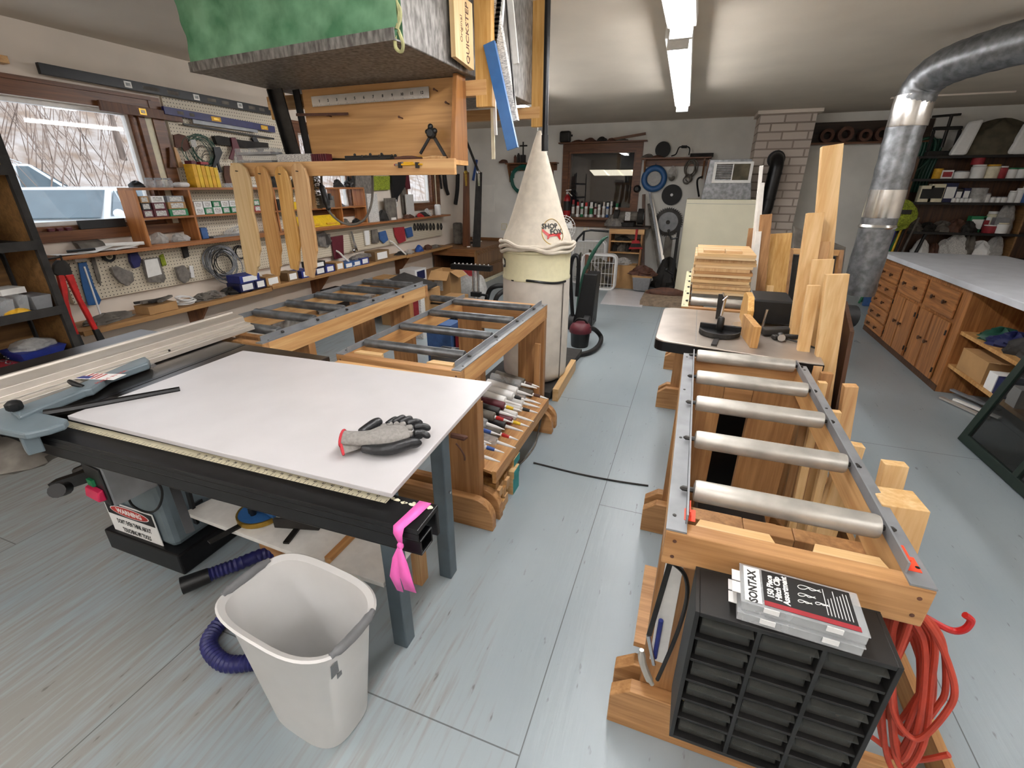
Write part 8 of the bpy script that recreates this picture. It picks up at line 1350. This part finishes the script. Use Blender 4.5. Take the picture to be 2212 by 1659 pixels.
lump('tarp','dark olive tarp heaped on top of the storage shelves','tarp',(3.38,8.2,ZT_),(.4,.16,.38),'tan_cloth',291,.2); b=B(); p=Yp(2208,300,8.1); b.hexa([(p.x-.12,8.02,ZT_-.05+.0505),(p.x+.2,8.02,ZT_+.0005),(p.x+.2,8.1,ZT_+.0005),(p.x-.12,8.1,ZT_+.0005)],[(p.x-.05,8.02,ZT_+.35),(p.x+.2,8.02,ZT_+.42),(p.x+.2,8.1,ZT_+.42),(p.x-.05,8.1,ZT_+.35)]); t=S('blue_white_sack','white sack with blue print at the right frame edge on the shelves','sack',b,'label_white',bev=.03)
# ================= counter cabinet (island) =================
Xc=1.97; t=T('counter_cabinet','oak base cabinet with drawers and doors under a grey counter','cabinet'); ya,yz=4.345,6.24; zt_=.84
b=B(); b.box(Xc+.004,2.9,ya,yz,.0,zt_-.03); t.p('carcass',b,'cab_oak',bev=.002); 
b=B(); b.box(Xc,Xc+.003,ya,yz,0,.05); t.p('toe_rail',b,'dark_brown_z')
S('grey_worktop','long grey laminate worktop on the oak cabinet at the right','worktop',B().prism([(1.925,yz+.06),(1.925,3.2),(2.75,3.2),(2.75,yz-.6),(2.4,yz+.06)] if 0 else [(1.925,yz+.05),(1.925,3.0),(3.0,3.0),(3.0,yz+.05)],Mx.Translation((0,0,zt_-.03)),.045),'counter_grey',bev=.004)
def front(nm,y0,y1,z0,z1,kn,m_='cab_oak_y',hinge=False):
    b=B(); b.box(Xc-.018,Xc,y0,y1,z0,z1); q=t.p(nm,b,m_,bev=.006)
    for (yk,zk) in kn: b=B(); b.lathe([(.008,0),(.008,.012),(.017,.018),(.017,.026),(.008,.03)],M=frame((Xc-.018,yk,zk),(0,-1,0),(0,0,1)),n=14); q.p('knob',b,'dark_brown_z')
    if hinge:
        for zk in (z0+.08,z1-.08): b=B(); b.cyl((Xc-.02,hinge,zk-.02),(Xc-.02,hinge,zk+.02),.006,n=8); q.p('hinge',b,'dark_steel')
zz=[.06,.19,.325,.46,.60,.755]
for k in range(5): front('drawer',5.66,6.2,zz[k]+.008,zz[k+1]-.008+(.02 if k==4 else 0),((5.82,(zz[k]+zz[k+1])/2),(6.04,(zz[k]+zz[k+1])/2)))
for y0,y1 in ((4.47,4.98),(5.05,5.6)): front('drawer',y0,y1,.555,.765,((y0+.15,.66),(y1-.15,.66)))
for i,(y0,y1) in enumerate(((5.35,5.6),(5.06,5.33),(4.76,5.0),(4.46,4.74))): front('door',y0,y1,.06,.53,(((y0+.05 if i%2==0 else y1-.05),.31),),'cab_oak',hinge=(y1+.0 if i%2==0 else y0))
# open shelf unit nearer
t=T('open_cabinet','open oak shelf section at the near end of the grey worktop','shelf unit'); b=B(); b.box(2.55,2.57,3.06,ya-.002,0,zt_-.031); t.p('back_panel',b,'cab_oak'); b=B(); b.box(1.99,2.55,3.06,3.08,0,zt_-.031); t.p('end_panel',b,'cab_oak')
for z in (.24,.5): b=B(); b.box(1.99,2.55,3.08,ya-.002,z-.025,z); t.p('shelf',b,'oak')
for y in (3.7,): b=B(); b.box(2.5,2.549,y,y+.05,0,.2145); t.p('cleat',b,'oak')
carton('opened tan carton on the lower shelf of the open cabinet',2.0,2.3,3.9,4.25,.2405,.40,'cardboard'); b=B(); b.hexa([(2.0,3.9,.402),(2.3,3.9,.402),(2.3,3.78,.43),(2.0,3.78,.43)],[(2.0,3.9,.405),(2.3,3.9,.405),(2.3,3.78,.434),(2.0,3.78,.434)]); S('cardboard_piece','loose cardboard piece over the opened carton in the open cabinet','cardboard',b,'cardboard')
for i,(y,m_,lab) in enumerate(((3.76,'paper_print','white printed box right of the carton'),(3.65,'ink_black','black printed box'),(3.5,'paper','plain white box'))): carton(lab+' on the lower shelf of the open cabinet',2.0,2.16,y,y+.1,.2405,.36,'label_white' if i!=1 else 'box_navy',m_ if i!=1 else 'label_white','y')
for i,(y,m_,h) in enumerate(((4.15,'green_hose',.08),(4.0,'box_navy',.09),(3.8,'dusty_black',.1),(3.55,'black_plastic',.12))): lump('tool_heap','heap of %s cords and tools on the upper open shelf, %s from the far end'%(('green','blue','dark','black')[i],ORD[i]),'tools',(2.13,y,.5005),(.12,.11,h),m_,301+i,.4)
t=T('cable_ring','dark cable ring lying on the upper open shelf','cable'); t.p('ring',coilb((2.08,3.42,.515),(0,0,1),.07,.006,3,3,.006),'black_rubber')
for i,(px,py,l,m_) in enumerate(((2075,880,.3,'aluminium'),(2100,885,.25,'white_paint'),(2095,870,.3,'rail_grey'))): p=Zp(px,py,.02); b=B(); b.bar(p+V((-.05,l*.6,-.005+.015*i)),p+V((.1,-l*.5,-.005+.015*i)),.03,.014); S('trim_strip','metal trim strip on the floor under the open cabinet, %s from left'%ORD[i],'strip',b,m_,'trim strips on the floor')
# screen panel leaning at the right
t=T('window_screen','dark green framed screen leaning at the right edge of the photo','screen')
o=Zp(2078,950,.001); ey=(Zp(2212,1070,.001)-o).normalized(); up_=(Xp(2212,785,2.07)-o); 
u=V((.36,.05,.93)); 
p1=Yp(2212,785,o.y+.0); 
# choose the lean so the side runs through the upper pixel
best=None
for k in range(1,60):
    X_=o.x+k*.01; q=Xp(2212,785,X_); dv_=q-o; e=abs(dv_.normalized().dot(ey))
    if best is None or e<best[0]: best=(e,q)
su=(best[1]-o).normalized(); Wd=1.9; Hh=.95
Mf=frame(o,ey,su); 
def fb(x0,x1,y0,y1,z0=0,z1=.028): b=B(Mf); b.box(x0,x1,y0,y1,z0,z1); return b
for nm,a in (('stile',(0,.055,.055,Hh-.055)),('stile',(Wd-.055,Wd,.055,Hh-.055)),('rail',(0,Wd,0,.055)),('rail',(0,Wd,Hh-.055,Hh)),('mullion',(.5,.54,.055,Hh-.055))): t.p(nm,fb(*a),'dark_green_paint',bev=.002)
mat('screen_mesh','0e1210',.7,var=0,alpha=.55); t.p('mesh',fb(.055,Wd-.055,.055,Hh-.055,.012,.0135),'screen_mesh')
# ---------- origins at each thing's base ----------
for o in list(ROOTS): fin(o)
sc.view_settings.view_transform='Standard'; sc.view_settings.look='None'; sc.view_settings.gamma=1; sc.view_settings.use_curve_mapping=False
sc.view_settings.exposure=EXPO
